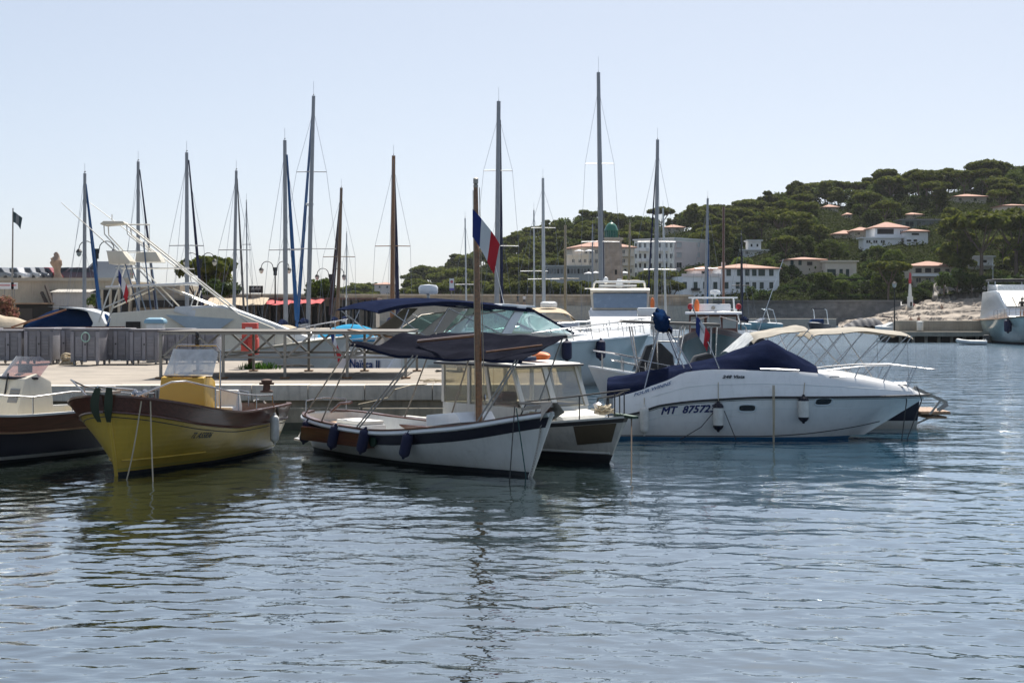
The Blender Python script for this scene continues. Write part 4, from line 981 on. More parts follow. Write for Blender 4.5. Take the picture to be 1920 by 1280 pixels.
# stainless arch of the folded bimini with its blue roll
ap = B.at(1240, 592, y=0)
for (px_, py_, yy) in ((1207, 735, -1.0), (1283, 690, -1.0), (1297, 690, -.9), (1275, 685, .6), (1205, 720, .9), (1215, 700, .6)):
    p = B.at(px_, py_, y=yy); MB().tube([p, (ap.x, yy * .55, ap.z - .05)], .016, 7).build('bimini_pole', STEEL, r)
roll = MB().loft([[(ap.x + rr_ * (.78 + .22 * math.sin(3 * t + k) + .12 * math.sin(7 * t - 2 * k)) * math.cos(t) + .05 * math.sin(k * 2.5) - .35 * rr_ * math.sin(t), yy, ap.z - .10 + 1.5 * rr_ * (1 + .2 * math.sin(2 * t + k)) * math.sin(t) - .10 * abs(yy) - .03 * math.sin(k * 3)) for t in [i * .3142 for i in range(20)]] for k, (yy, rr_) in enumerate(((-.9, .06), (-.8, .15), (-.6, .19), (-.4, .15), (-.2, .17), (.1, .16), (.4, .17), (.7, .15), (.85, .05)))])
roll.build('rolled_bimini', BLUEC, r)
MB().grid(lambda a, b: Vector((ap.x + .14 + .10 * b + .03 * math.sin(b * 9), -.75 + 1.4 * a, ap.z - .05 - .38 * b * (1 - .3 * math.sin(a * 8)))), 12, 6).build('hanging_fold', NAVYC, r)
for yy in (-.5, .5): MB().tube([(ap.x - .22, yy, ap.z), (ap.x + .2, yy, ap.z - .1)], .02, 6).build('hinge', STEEL, r)
fp0 = B.at(1349, 691, y=-1.05); fp1 = B.at(1297, 572, y=-1.05)
MB().tube([fp0, fp1], .014, 6).build('flag_staff', STEEL, r)
fw = B.world(fp1 + (fp0 - fp1) * .15)
fo = empty('french_flag', fw, 0, 'small blue white and red flag on the sport cruiser staff', 'flag'); flag(fo, (0, 0, 0), (FLB, FLW, FLR), .40, .55, .85, (.95, -.1, 0), fold=.07, seed=3)
# bow rail, anchor, cleats
for sd in (-1, 1):
    e = lambda u, hh: top(u, 1, sd) + Vector((0, -sd * .02, hh))
    P = [e(.64, .04), e(.70, .15), e(.80, .32), e(.90, .45), e(.97, .52)]; P += [Vector((LV + .05, sd * .12, 1.60)), Vector((LV + .18, 0, 1.60))]
    rail(r, P, .014, name='bow_rail')
    for u, hh, l_ in ((.76, .25, .12), (.86, .40, .16), (.95, .50, .22)): post(r, e(u, .0), e(u, hh) + Vector((l_, 0, 0)), .015)
    MB().tube([top(.93, 1, sd) + Vector((-.1, 0, .05)), top(.93, 1, sd) + Vector((.1, 0, .05))], .018, 6).build('cleat', STEEL, r)
    MB().tube([top(.70, .8, sd) + Vector((-.18, sd * .03, .04)), top(.70, .8, sd) + Vector((.18, sd * .03, .04))], .012, 6).build('cleat', STEEL, r)
an = MB(); an.bar((LV - .35, 0, 1.18), (LV + .42, 0, .82), .05, .07); an.bar((LV + .30, -.02, .92), (LV + .02, -.02, .55), .02, .05)
for sd in (-1, 1): an.add([(LV + .40, sd * .02, .84), (LV + .46, sd * .02, .76), (LV + .22, sd * .12, .62), (LV + .18, sd * .04, .66)], [(0, 1, 2, 3)])
an.build('anchor', GALV, r)
MB().lathe([(.09, 0), (.09, .05), (.05, .08), (.07, .13), (.02, .15)], 12, (LV - .55, 0, 1.16)).build('windlass', STEEL, r)
# fenders and lines
for px_, py_, ln, rd, m_, cm, lb in ((1208, 787, .62, .105, FENDW, None, 'plain white fender at the stern of the sport cruiser'), (1347, 780, .60, .12, FENDW, NAVYP, 'white fender with navy ends beside the registration number'), (1510, 766, .56, .12, FENDW, NAVYP, 'white fender with navy ends near the bow of the sport cruiser')):
    p = B.at(px_, py_, y=-1.2); u = p.x / LV; c_ = H.pt(u, H.tz(u, p.z), -1, rd + .02); tp = top(u, .5, -1)
    fender(lb, B.world(c_), ln, rd, m_, capm=cm, rope=B.world(tp + Vector((0, -.02, 0))))
for a_, b_, m_, lb in (((1449, 722), (1449, 826), ROPE, 'doubled pale mooring line on the side of the sport cruiser'),):
    p = B.at(a_[0], a_[1], y=-1.25); 
    for k in (0, 1): 
        pts = [B.world((p.x + .03 * k, -1.27, p.z)), B.world((p.x + .03 * k, -1.33, .75)), B.world((p.x + .02 * k, -1.36, -.05))]
        tag(MB().tube(pts, .013, 5).build('mooring_line', m_), lb + (', strand nearer the stern', ', strand nearer the bow')[k], 'rope', 'doubled line of the sport cruiser')
for px_, dx in ((1690, -.02), (1718, -.25)):
    p = B.at(px_, 720, y=-.25); pts = [B.world((p.x, -.32, 1.22)), B.world((p.x + .1, -.38, .9)), B.world((p.x + dx, -.4, -.05))]
    tag(MB().tube(pts, .014, 5).build('mooring_line', ROPED), 'black mooring line off the sport cruiser bow, ' + ('farther from its anchor' if px_ < 1700 else 'next to its anchor'), 'rope')
pts = [B.world(B.at(1340, 770, y=-1.3)), B.world(B.at(1315, 800, y=-1.33)), B.world(B.at(1275, 824, y=-1.36))]
tag(MB().tube(pts, .010, 5).build('mooring_line', ROPED), 'thin dark line curving from the fender into the water left of it', 'rope')
pts = [B.world(B.at(1358, 770, y=-1.3)), B.world(B.at(1380, 824, y=-1.36))]
tag(MB().tube(pts, .010, 5).build('mooring_line', ROPED), 'thin dark line slanting from the fender into the water right of it', 'rope')

# ---- navy boat with beige biminis behind it ---------------------------
B = Boat('day_cruiser', 'navy day cruiser with beige biminis and a teak swim platform behind the sport cruiser', 10.2, 39.9, 181)
r = B.r
H = Hull(7.2, ((0, .72), (.5, .85), (1, 1.1)), ((0, 1.1), (.3, 1.22), (.6, 1.15), (.85, .65), (1, .03)), rake=.5, pw=((0, .2), (.5, .25), (1, .9)))
h = MB(); H.patch(h, H.zf(.2), lambda u: 1); H.transom(h, H.zf(.2), lambda u: 1); h.build('hull', NAVYP, r)
h = MB(); H.patch(h, lambda u: 0, H.zf(.2), nv=3); H.transom(h, lambda u: 0, H.zf(.2), 3); h.build('white_bottom', WHITE_OLD, r)
h = MB(); H.gunwale(h, 0, 1, .2, .03, .02); h.build('gunwale', WHITE, r)
h = MB(); H.deck(h, .55, 1, .0, .1, .1); h.build('foredeck', WHITE, r)
h = MB(); H.well(h, .03, .55, .2, .35); h.build('cockpit', CREAM, r)
pp = MB().prism([(-.85, -.9), (-.08, -.95), (-.08, .95), (-.85, .9)], .36, .41).build('swim_platform', TEAK, r)
for k in range(7): MB().box(-.84 + k * .11, -.75 + k * .11, -.9, .9, .412, .43).build('teak_slat', TEAK, pp)
MB().box(-.80, -.3, -.75, .75, .24, .29).build('lower_step', TEAK, pp)
for y_ in (-.6, .6): MB().bar((-.02, y_, .08), (-.6, y_, .34), .04).build('platform_strut', GALV, pp)
MB().box(-.03, .0, -.3, .3, -.1, .6).build('outdrive', RUBBER, r)
def bimini(b_, name, xs_, hw, zc, m, sag=.05, crown=.16, th=.02, parent=None, edge=.10):
    X0, X1 = xs_
    def f(a, b):
        s_ = 2 * b - 1; xx = X0 + (X1 - X0) * a; endc = 1 - abs(2 * a - 1) ** 8
        return Vector((xx, hw * s_, zc(xx) + crown * (1 - abs(s_) ** 2.4) - sag * math.sin(math.pi * a * 2) ** 2 - edge * (1 - endc) - .012 * math.sin(s_ * 7 + a * 9)))
    return MB().sheet(f, 30, 16, th).build(name, m, parent or b_.r, ang=60)
zA = curve([(.1, 2.36), (1.4, 2.44), (2.6, 2.40), (2.75, 2.30)])
bimini(B, 'bimini', (.12, 2.72), 1.0, zA, GREYC, .03, .10)
zB = curve([(2.72, 2.52), (3.6, 2.36), (4.0, 2.30), (4.6, 1.9)])
bimini(B, 'windscreen_canopy', (2.72, 4.15), .98, zB, GREYC, .02, .12)
MB().grid(lambda a, b: Vector((4.15 + .55 * a, (.98 + .06 * a) * (2 * b - 1), 2.26 - .45 * a + .16 * (1 - (2 * b - 1) ** 2) * (1 - a * .3))), 4, 10).build('clear_curtain', GLSM, r)
for sd in (-1, 1):
    for x0, z0, x1, z1 in ((2.7, 2.36, 1.3, .9), (2.65, 2.36, 3.7, 1.0), (1.9, 2.42, 3.2, .95), (1.9, 2.40, .9, .9), (1.4, 2.42, 2.6, .9), (.9, 2.38, 2.3, .9), (.25, 2.34, 1.9, .88), (.15, 2.34, 1.2, .85), (3.5, 2.38, 2.9, 1.0), (2.75, 2.5, 4.1, 1.1)):
        MB().tube([(x0, sd * .97, z0), (x1, sd * 1.08, z1)], .014, 6).build('bimini_pole', STEEL, r)
MB().slab([(3.2, .9), (3.6, 1.35), (3.65, 1.35), (4.8, 1.0)], lambda x_, z_: .95 - .2 * max(0, z_ - 1)).build('windscreen', GLSG, r)
MB().tube([(-.0, -.6, .75), (-.05, -.6, 1.0), (-.05, .6, 1.0), (0, .6, .75)], .014, 6).build('stern_rail', STEEL, r)
for x_, y_ in ((-.05, -.95), (-.35, .9)): MB().tube([(x_ + .6, y_, 2.3), (x_ + .55, y_, .75)], .004, 4).build('bimini_strap', ROPED, r)

# ================================================================== ON THE QUAY
# ---- aluminium gangway frame ------------------------------------------
o = empty('gangway', (0, 0, 0), 0, 'grey aluminium truss gangway standing on the quay', 'gangway')
YF, YB, ZT, ZC = 43.3, 48.4, 2.36, 1.66
PXP = [312, 427, 541, 656, 764]; PX = [wx(p_, 44.0) for p_ in PXP]
MB().box(PX[0] - .1, PX[-1] + .05, YF - .02, YB + .02, ZT, ZT + .03).build('walkway_plate', mat('gangway_deck', (.10, .09, .08), .7, .3, var=.25), o, bevel=.01)
for Yq in (YF, YB):
    MB().bar((PX[0] - .05, Yq, ZT - .04), (PX[-1], Yq, ZT - .03), .05).build('top_chord', ALU, o)
    MB().bar((PX[0] - .05, Yq, ZC), (PX[-1], Yq, ZC), .06).build('bottom_chord', ALU, o)
    for i, x_ in enumerate(PX):
        b_ = MB().bar((x_, Yq, DZ + .05), (x_, Yq, ZT - .05), .075).build('post', ALU, o)
        MB().box(x_ - .13, x_ + .13, Yq - .13, Yq + .13, DZ + .013, DZ + .05).build('foot_plate', mat('rusty_foot', (.22, .12, .06), .8, .2, var=.3), b_)
    for i in range(4):
        m_ = (PX[i] + PX[i + 1]) / 2
        MB().bar((PX[i] + .04, Yq, ZC), (m_ - .12, Yq, ZT - .06), .06).build('diagonal', ALU, o)
        MB().bar((m_ + .12, Yq, ZT - .06), (PX[i + 1] - .04, Yq, ZC), .06).build('diagonal', ALU, o)
for i, x_ in enumerate(PX):
    MB().bar((x_, YF, ZC), (x_, YB, ZC), .06).build('cross_member', ALU, o)
    if i < 4: MB().bar((x_, YF, ZT - .05), (PX[i + 1], YB, ZT - .05), .05).build('brace', ALU, o)
pl_ = empty('plank', W(655, 622, 43.9), 0, 'pale wooden plank lying across the gangway end', 'plank')
MB().bar((0, 0, .06), (1.35, -.5, -.16), .25, .05).build('board', TEAK, pl_, bevel=.008)
# ---- grey containers ---------------------------------------------------
BIN = mat('grey_container_plastic', (.23, .225, .245), .55, var=.14, obj_rand=.18, streak=.2, vs_=4)
def make_bin():
    t = empty('container', (0, 0, 0), 0, 'x', 'container', 'grey plastic containers in a row on the quay')
    MB().box(-.5, .5, -.45, .45, .16, 1.2).build('body', BIN, t, bevel=.03)
    for x_ in (-.44, 0, .44): MB().box(x_ - .06, x_ + .06, -.53, -.44, .12, 1.16).build('rib', BIN, t, bevel=.02)
    for x_ in (-.22, .22):
        pn = MB().box(x_ - .13, x_ + .13, -.475, -.44, .3, .98).build('panel', BIN, t, bevel=.015)
        for k in range(6): MB().box(x_ - .1, x_ + .1, -.49, -.474, .36 + k * .1, .40 + k * .1).build('louvre', BIN, pn)
    MB().box(-.54, .54, -.5, .5, 1.2, 1.27).build('lid', BIN, t, bevel=.02)
    MB().tube([(.02, -.55, .72), (.02, -.53, .72)], .03, 8).build('latch', RUBBER, t)
    for x_ in (-.4, .4):
        for y_ in (-.38, .38): MB().lathe([(.02, -.03), (.08, -.025), (.08, .025), (.02, .03)], 10, (x_, y_, .085), (1, 0, 0)).build('caster', mat('grey_caster', (.3, .3, .3), .5), t)
    return t
b0 = make_bin()
spots = [(-30, 55.0, 2, 'half out of the picture'), (24, 55.0, -2, 'second from the picture edge'), (80, 54.6, 1, 'behind the rosy windscreen of the navy launch'), (126, 56.3, 0, 'set back beside the pale rope heap'), (168, 53.8, -3, 'standing forward with a mint sticker ring'), (222, 54.9, 2, 'just right of the forward one'), (276, 54.8, 0, 'under the blue capped pedestal'), (337, 56.0, 3, 'seen through the first bay of the gangway'), (386, 56.2, -1, 'behind the yellow launch hoop')]
for i, (px_, Y_, rz, d_) in enumerate(spots):
    t = b0 if i == 0 else copy_tree(b0)
    t.location = (wx(px_, Y_), Y_, DZ + .005); t.rotation_euler.z = R(rz); t.scale = (1.0, 1, rng.uniform(.96, 1.02)); t['label'] = 'grey plastic container ' + d_
s_ = MB().tube([(wx(160, 53.2) + .14 * math.cos(t), 53.22, 2.05 + .16 * math.sin(t)) for t in [i * .4189 for i in range(15)]], .02, 5, True)
tag(s_.build('hose_ring', mat('mint_plastic', (.35, .55, .48), .5)), 'mint green hose ring hanging on the forward grey container', 'hose')
rp = MB()
for k in range(7): rp.tube([(wx(123, 54) + (.28 - .02 * k) * math.cos(t + k), 54.3 + .2 * math.sin(t), DZ + .04 + .055 * k + .02 * math.sin(3 * t)) for t in [i * .5236 for i in range(12)]], .035, 6, True)
tag(rp.build('rope_heap', ROPE), 'heap of thick pale rope between the grey containers', 'rope')
o = empty('power_pedestal', W(292, 690, 57.2), 0, 'white power pedestal with a pale blue cap behind the containers', 'pedestal'); o.location.z = DZ
MB().box(-.3, .3, -.25, .25, 0, 1.42).build('cabinet', WHITE_OLD, o, bevel=.03)
MB().loft([[(sx * w_, sy * w_ * .85, z_) for sx, sy in ((-1, -1), (1, -1), (1, 1), (-1, 1))] for w_, z_ in ((.36, 1.42), (.37, 1.5), (.33, 1.58), (.2, 1.64))]).build('cap', mat('pale_blue_cap', (.20, .36, .46), .4), o, bevel=.02)
o = empty('fire_point', (wx(485, 52.3), 50.6, DZ), 0, 'red fire equipment box on a post behind the gangway', 'fire box')
MB().box(-.27, .27, -.2, .2, .46, 1.0).build('cabinet', RED, o, bevel=.03)
MB().box(-.25, .25, -.18, .18, 1.0, 1.5).build('upper_cabinet', RED, o, bevel=.03)
MB().box(-.06, .06, -.06, .06, 0, .46).build('post', BOLL, o)
MB().box(-.12, .1, -.206, -.19, 1.25, 1.36).build('notice', FLW, o); MB().box(-.3, -.05, -.24, -.2, .78, .98).build('hose_bracket', mat('red_dark', (.35, .03, .03), .5), o)
# weeds at the foot of the fire point
wd = MB(); 
for k in range(260):
    a_ = nrg.uniform(0, 6.28); l_ = nrg.uniform(.08, .24); c_ = Vector((nrg.normal(0, .28), nrg.normal(0, .1), 0)); d_ = Vector((math.cos(a_) * .5, math.sin(a_) * .5, 1)).normalized() * l_; s2 = Vector((-math.sin(a_), math.cos(a_), 0)) * .02
    wd.add([c_ - s2, c_ + s2, c_ + d_ + s2 * .6, c_ + d_ * 1.2], [(0, 1, 2, 3)])
tag(wd.build('weed_tuft', leafmat('weed_leaf', (.03, .09, .015), (.08, .16, .03)), fix=False), 'tuft of green weeds at the foot of the red fire box', 'plant').location = (wx(488, 50.4), 50.3, DZ)

# ================================================================== BOATS BEHIND THE QUAY
# ---- white cruiser with the blue bimini ---------------------------------
B = Boat('motor_cruiser', 'large white motor cruiser with a navy bimini and blue name on its transom', -4.95, 55.6, 38)
r = B.r
H = Hull(13.4, ((0, 1.35), (.15, 1.55), (.5, 1.72), (1, 1.98)), ((0, 1.85), (.3, 2.0), (.6, 1.85), (.84, 1.1), (.95, .48), (1, .04)), ((0, -.4), (.7, -.3), (1, .4)), rake=1.2, pw=((0, .16), (.5, .25), (.8, .6), (1, 1.0)))
h = MB(); H.patch(h, lambda u: 0, lambda u: 1, nv=10); h.build('hull', mat('cruiser_pale_hull', (.64, .67, .65), .12, var=.04, coat=.5), r)
h = MB(); H.transom(h, lambda u: 0, lambda u: 1); h.build('transom', WHITE, r)
for sd in (-1, 1): MB().tube(H.line(lambda u: 1, 0, 1, 40, sd, .02), .05, 8).build('rubbing_strake', WHITE, r)
h = MB(); H.deck(h, .28, 1, -.03, .22, .1); h.build('foredeck', WHITE, r)
h = MB(); H.well(h, .02, .28, .3, .8); h.build('cockpit', CREAM, r)
h = MB(); H.gunwale(h, 0, 1, .3, .05, .02); h.build('gunwale', WHITE, r)
MB().prism([(-1.0, -1.6), (.02, -1.75), (.02, 1.75), (-1.0, 1.6)], .30, .44).build('swim_platform', WHITE, r, bevel=.03)
for sd in (-1, 1): MB().slab([(-.95, .44), (-.3, 1.25), (.02, 1.5), (.02, .44)], .06).build('platform_wing', WHITE, r, bevel=.02).location.y = sd * 1.68
MB().slab([(-.04, .55), (-.04, 1.3), (-.015, 1.3), (-.015, .55)], .07).build('transom_gate', DARKIN, r).location.y = 1.74
tw0 = B.at(637, 691, x=-.02)
text_on('Naïsca II', .42, lambda x, y: Vector((-.035, 1.62 - x, .88 + y)), TXTB, r, .05, 2.0, 'name_lettering', .012)
# coaming, arch, bimini, windscreen
MB().slab([(.8, 1.4), (1.2, 2.05), (4.2, 2.15), (6.2, 2.1), (8.6, 1.85), (8.7, 1.6)], lambda x_, z_: 1.72 - .28 * max(0, z_ - 1.6) - .09 * max(0, x_ - 5)).build('coaming', mat('coaming_taupe', (.40, .37, .33), .4), r, bevel=.03)
MB().slab([(6.0, 1.9), (6.2, 2.22), (8.5, 2.05), (11.6, 1.97), (11.9, 1.8)], lambda x_, z_: max(.25, 1.45 - .24 * max(0, x_ - 7)) - .2 * max(0, z_ - 2)).build('deck_house', WHITE, r, bevel=.06)
for sd in (-1, 1):
    MB().add([(.75, sd * 1.62, 2.05), (1.75, sd * 1.62, 2.05), (2.9, sd * 1.5, 3.05), (2.35, sd * 1.5, 3.05)], [(0, 1, 2, 3)]).add([(.75, sd * 1.54, 2.05), (1.75, sd * 1.54, 2.05), (2.9, sd * 1.42, 3.05), (2.35, sd * 1.42, 3.05)], [(0, 1, 2, 3)]).build('arch_leg', mat('arch_taupe', (.27, .24, .2), .4), r)
    MB().loft([[(x_ + dx, sd * (1.62 + dy - .12 * (z_ - 2)), z_) for dx, dy in ((-.22, -.05), (.22, -.05), (.22, .05), (-.22, .05))] for x_, z_ in ((4.75, 2.1), (5.15, 2.6), (5.6, 3.12))]).build('arch_pillar', WHITE, r, bevel=.02)
    MB().add([(1.9, sd * 1.58, 2.1), (4.7, sd * 1.58, 2.16), (5.2, sd * 1.5, 2.95), (3.1, sd * 1.5, 2.75)], [(0, 1, 2, 3)]).build('side_screen', GLSG, r)
    MB().add([(5.15, sd * 1.57, 2.18), (8.3, sd * 1.18, 2.08), (6.1, sd * 1.36, 3.0), (5.75, sd * 1.42, 3.05)], [(0, 1, 2, 3)]).build('side_screen', GLSG, r)
    MB().tube([(5.0, sd * 1.6, 2.2), (5.75, sd * 1.43, 3.08), (6.15, sd * 1.36, 3.0), (8.4, sd * 1.17, 2.07)], .045, 6).build('screen_frame', NAVYC, r)
    MB().tube([(1.9, sd * 1.58, 2.12), (3.1, sd * 1.5, 2.78), (4.8, sd * 1.5, 2.95)], .03, 6).build('screen_frame', GALV, r)
    for p_, q_ in (((-.4, 1.6, 2.95), (1.3, 1.7, 1.9)), ((.4, 1.6, 3.0), (.0, 1.65, 2.2)), ((2.2, 1.5, 3.05), (4.4, 1.62, 2.15)), ((2.2, 1.5, 3.05), (1.5, 1.6, 2.2))): MB().tube([(p_[0], sd * p_[1], p_[2]), (q_[0], sd * q_[1], q_[2])], .022, 6).build('bimini_pole', STEEL, r)
MB().grid(lambda a, b: Vector((6.1 + 2.3 * b, (1.36 - .2 * b) * (2 * a - 1), 3.02 - .93 * b + .12 * (1 - (2 * a - 1) ** 2))), 10, 6).build('windscreen', GLSG, r)
zN = curve([(-.9, 2.98), (.2, 3.18), (2.0, 3.28), (4.0, 3.16), (6.1, 3.02)])
bimini(B, 'bimini', (-.9, 6.1), 1.62, zN, NAVYC, .0, .14, .03)
MB().grid(lambda a, b: Vector((-.9 + 7 * a, -1.625, zN(-.9 + 7 * a) - .02 - .12 * b)), 20, 1).build('bimini_valance', NAVYC, r)
MB().slab([(4.6, 3.12), (4.7, 3.22), (6.2, 3.14), (6.3, 3.05)], 1.5).build('hard_top', WHITE, r, bevel=.03)
MB().slab([(-.02, 1.2), (.1, 1.36), (.45, 1.36), (.45, 1.2)], 1.4).build('aft_locker', WHITE, r, bevel=.03)
for k in range(5): MB().tube([H.pt(.08 + .03 * 0, H.tz(.1, .75 + k * .07), -1, .01), H.pt(.17, H.tz(.15, .75 + k * .07), -1, .01)], .015, 5).build('air_gill', GALV, r)
for sd in (-1, 1):
    P = [H.pt(u, 1, sd) + Vector((0, -sd * .12, hh)) for u, hh in ((.40, .05), (.43, .42), (.6, .55), (.8, .62), (.93, .66))] + [Vector((13.5, 0, 2.66))]
    rail(r, P, .022, name='bow_rail'); rail(r, [p_ - Vector((0, 0, .28)) for p_ in P[1:]], .012, name='bow_rail')
    for u in (.5, .58, .66, .74, .82, .89, .95): post(r, H.pt(u, 1, sd) + Vector((.15, -sd * .12, .03)), H.pt(u, 1, sd) + Vector((0, -sd * .12, .5 + .16 * u)), .018)
p_ = B.at(880, 575, y=-.9)
MB().tube([(5.2, -.9, 3.2), (4.6, -.9, 5.3)], .012, 5).build('antenna', WHITE, r)
MB().slab([(8.9, 1.9), (9.0, 2.0), (9.9, 1.96), (10.0, 1.86)], .4).build('deck_hatch', GLSD, r)
for px_, lb in ((1056, 'navy fender on the white motor cruiser beside its bow, nearer its windscreen'), (1119, 'navy fender on the white motor cruiser near the tip of its bow')):
    best = min((abs(HX + B.world(H.pt(u / 100, .85, -1)).x / B.world(H.pt(u / 100, .85, -1)).y * F - px_), u / 100) for u in range(101))[1]
    c_ = H.pt(best, H.tz(best, 1.45), -1, .2); fender(lb, B.world(c_), .75, .19, FENDN, rope=B.world(H.pt(best, 1, -1) + Vector((0, .1, .5))))
fo = empty('french_flag', B.world((-.9, 1.45, 0)), 0, 'red white and blue flag hanging at the cruiser transom', 'flag')
MB().tube([(.12, .1, 1.2), (-.05, 0, 2.4)], .018, 6).build('staff', SPAR, fo); flag(fo, (-.03, 0, 2.35), (FLB, FLW, FLR), .35, .95, 1.05, (.75, -.2, 0), fold=.06, seed=5)
w = B.world((4.5, 0, 3.4)); 
o = MB().lathe([(.02, 0), (.33, .02), (.36, .1), (.36, .26), (.3, .34), (.05, .37)], 18).build('radar_dome', WHITE, r); o.location = B.at(803, 552, y=.0) + Vector((0, 0, 0)); zz = o.location.z
MB().tube([(o.location.x, 0, 3.25), (o.location.x, 0, zz)], .06, 8).build('radar_mast', WHITE, r)

# ---- sport fishing boat with the tall tower ------------------------------
B = Boat('sport_fisher', 'white sport fishing boat with a tall tube tower and outriggers', wx(200, 65), 65.0, 5)
r = B.r
H = Hull(10.2, ((0, 1.0), (.35, 1.1), (.6, 1.35), (1, 1.85)), ((0, 1.5), (.3, 1.65), (.6, 1.5), (.85, .9), (1, .04)), rake=1.4, pw=((0, .2), (.5, .3), (1, 1.0)))
h = MB(); H.patch(h, lambda u: 0, lambda u: 1); H.transom(h, lambda u: 0, lambda u: 1); h.build('hull', WHITE, r)
for sd in (-1, 1): MB().tube(H.line(lambda u: 1, 0, 1, 40, sd, .02), .05, 8).build('rubbing_strake', mat('beige_strake', (.5, .44, .33), .5), r)
h = MB(); H.deck(h, .3, 1, -.02, .12, .05); h.build('foredeck', WHITE, r)
h = MB(); H.well(h, .02, .3, .2, .4); h.build('cockpit', CREAM, r)
MB().slab([(.7, 1.0), (.3, 2.3), (.4, 2.85), (2.2, 3.0), (4.6, 3.1), (5.2, 3.0), (7.0, 2.25), (7.8, 1.7), (7.8, 1.2)], lambda x_, z_: 1.42 - .12 * max(0, z_ - 1.5) - .12 * max(0, x_ - 4)).build('deck_house', CREAM, r, bevel=.08)
MB().slab([(2.9, 2.9), (3.0, 3.12), (4.9, 3.18), (6.9, 2.45), (8.4, 1.85), (8.5, 1.6), (7.4, 1.6)], lambda x_, z_: 1.25 - .13 * max(0, x_ - 3.4)).build('windscreen_cover', mat('pale_cover', (.62, .64, .65), .8, bump=.3), r, bevel=.06)
for sd in (-1, 1):
    h = MB(); P = [(2.6, 2.78), (5.4, 2.6), (4.5, 1.95), (3.6, 2.15)]; h.add([(x_, sd * (1.46 - .12 * max(0, z_ - 1.5) - .12 * max(0, x_ - 4)), z_) for x_, z_ in P], [(0, 1, 2, 3)]); h.build('side_window', mat('grey_cover_glass', (.32, .38, .42), .2), r)
    h = MB(); P = [(1.0, 1.2), (1.0, 2.5), (1.6, 2.5), (1.6, 1.2)]; h.add([(x_, sd * (1.45 - .12 * max(0, z_ - 1.5)), z_) for x_, z_ in P], [(0, 1, 2, 3)]); h.build('side_door', DARKIN, r)
def TW(px_, py_, yy): return B.at(px_, py_, y=yy)
def both(pts, rad, nm, m_=None, ys=(-.95, .95), k=None):
    for yy in ys:
        MB().tube([(lambda v: Vector((v.x, yy * (1 if len(q_) < 3 else q_[2]), v.z)))(B.at(q_[0], q_[1], y=0)) for q_ in pts], rad, 7).build(nm, m_ or STEEL, r)
TUB = mat('tower_tube', (.60, .58, .53), .35, .2)
both([(194, 604, 1.2), (208, 560, 1.1), (231, 492, .75)], .035, 'tower_leg', TUB)
both([(480, 612, 1.15), (345, 505, .9), (243, 424, .6)], .035, 'tower_leg', TUB)
both([(372, 545, 1.0), (362, 578, 1.1)], .03, 'tower_leg', TUB)
both([(330, 574, 1.1), (258, 498, .8)], .03, 'tower_leg', TUB)
both([(202, 578, 1.1), (285, 540, 1.0)], .035, 'tower_brace', TUB)
both([(415, 578, 1.1), (318, 540, 1.0)], .025, 'tower_brace', TUB)
both([(240, 494, .8), (272, 600, 1.1)], .028, 'tower_leg', mat('tower_blue_tube', (.09, .13, .2), .4))
both([(274, 455, .8), (291, 594, 1.1)], .03, 'tower_leg', mat('tower_blue_tube', (.09, .13, .2), .4))
both([(199, 424, .55), (200, 440, .55), (228, 470, .6)], .025, 'tower_leg', TUB)
both([(241, 422, .55), (243, 440, .6), (300, 485, .7)], .025, 'tower_leg', TUB)
both([(205, 472, .8), (276, 472, .8), (276, 420, .6)], .018, 'tower_rail', TUB)
both([(222, 503, .8), (360, 503, .95)], .018, 'tower_rail', TUB)
a_, b_ = B.at(206, 540, y=0), B.at(372, 534, y=0)
MB().slab([(a_.x, a_.z), (a_.x, a_.z + .07), (b_.x, b_.z + .1), (b_.x, b_.z + .02)], 1.15).build('hard_top', WHITE, r, bevel=.03)
a_, b_ = B.at(206, 496, y=0), B.at(234, 472, y=0)
MB().slab([(a_.x + .1, a_.z), (a_.x, b_.z), (b_.x, b_.z + .02), (b_.x + .35, a_.z + .12), (b_.x + .3, a_.z)], .85).build('tower_seat', CREAM, r, bevel=.04)
a_, b_ = B.at(258, 492, y=0), B.at(308, 474, y=0)
MB().slab([(a_.x, a_.z), (a_.x + .05, b_.z), (b_.x - .25, b_.z + .03), (b_.x, a_.z)], .75).build('tower_console', CREAM, r, bevel=.06)
a_, b_ = B.at(192, 421, y=0), B.at(239, 418, y=0)
MB().slab([(a_.x, a_.z), (a_.x + .15, a_.z + .12), (b_.x - .1, b_.z + .04), (b_.x, b_.z - .05), (a_.x + .1, a_.z - .06)], .62).build('tower_canopy', CREAM, r, bevel=.02)
MB().tube([B.at(239, 421, y=0), B.at(281, 421, y=0)], .03, 6).build('canopy_bar', TUB, r)
MB().tube([B.at(210, 414, y=0), B.at(210, 402, y=0)], .02, 6).build('tower_light', TUB, r)
for p_, q_, yy in (((213, 468), (115, 380), -1.2), ((335, 505), (167, 379), 1.2)): MB().tube([B.at(*p_, y=yy), B.at(*q_, y=yy)], [.028, .012], 6).build('outrigger', TUB, r)
P = [H.pt(u, 1, 1) + Vector((0, -.1, hh)) for u, hh in ((.6, .05), (.65, .55), (.9, .7), (.99, .75))]
for sd in (-1, 1):
    rail(r, [Vector((p_.x, sd * p_.y, p_.z)) for p_ in P], .02, name='bow_rail')
    for u in (.7, .78, .86, .94): post(r, H.pt(u, 1, sd) + Vector((0, -sd * .1, .02)), H.pt(u, 1, sd) + Vector((0, -sd * .1, .66)), .016)
fo = empty('french_flag', B.world(B.at(222, 505, y=-1.25)), 0, 'faded red white and blue flag on the fishing tower', 'flag'); flag(fo, (0, 0, 0), (FLB, FLW, FLR), .5, 1.0, .95, (.8, -.1, 0), seed=2)

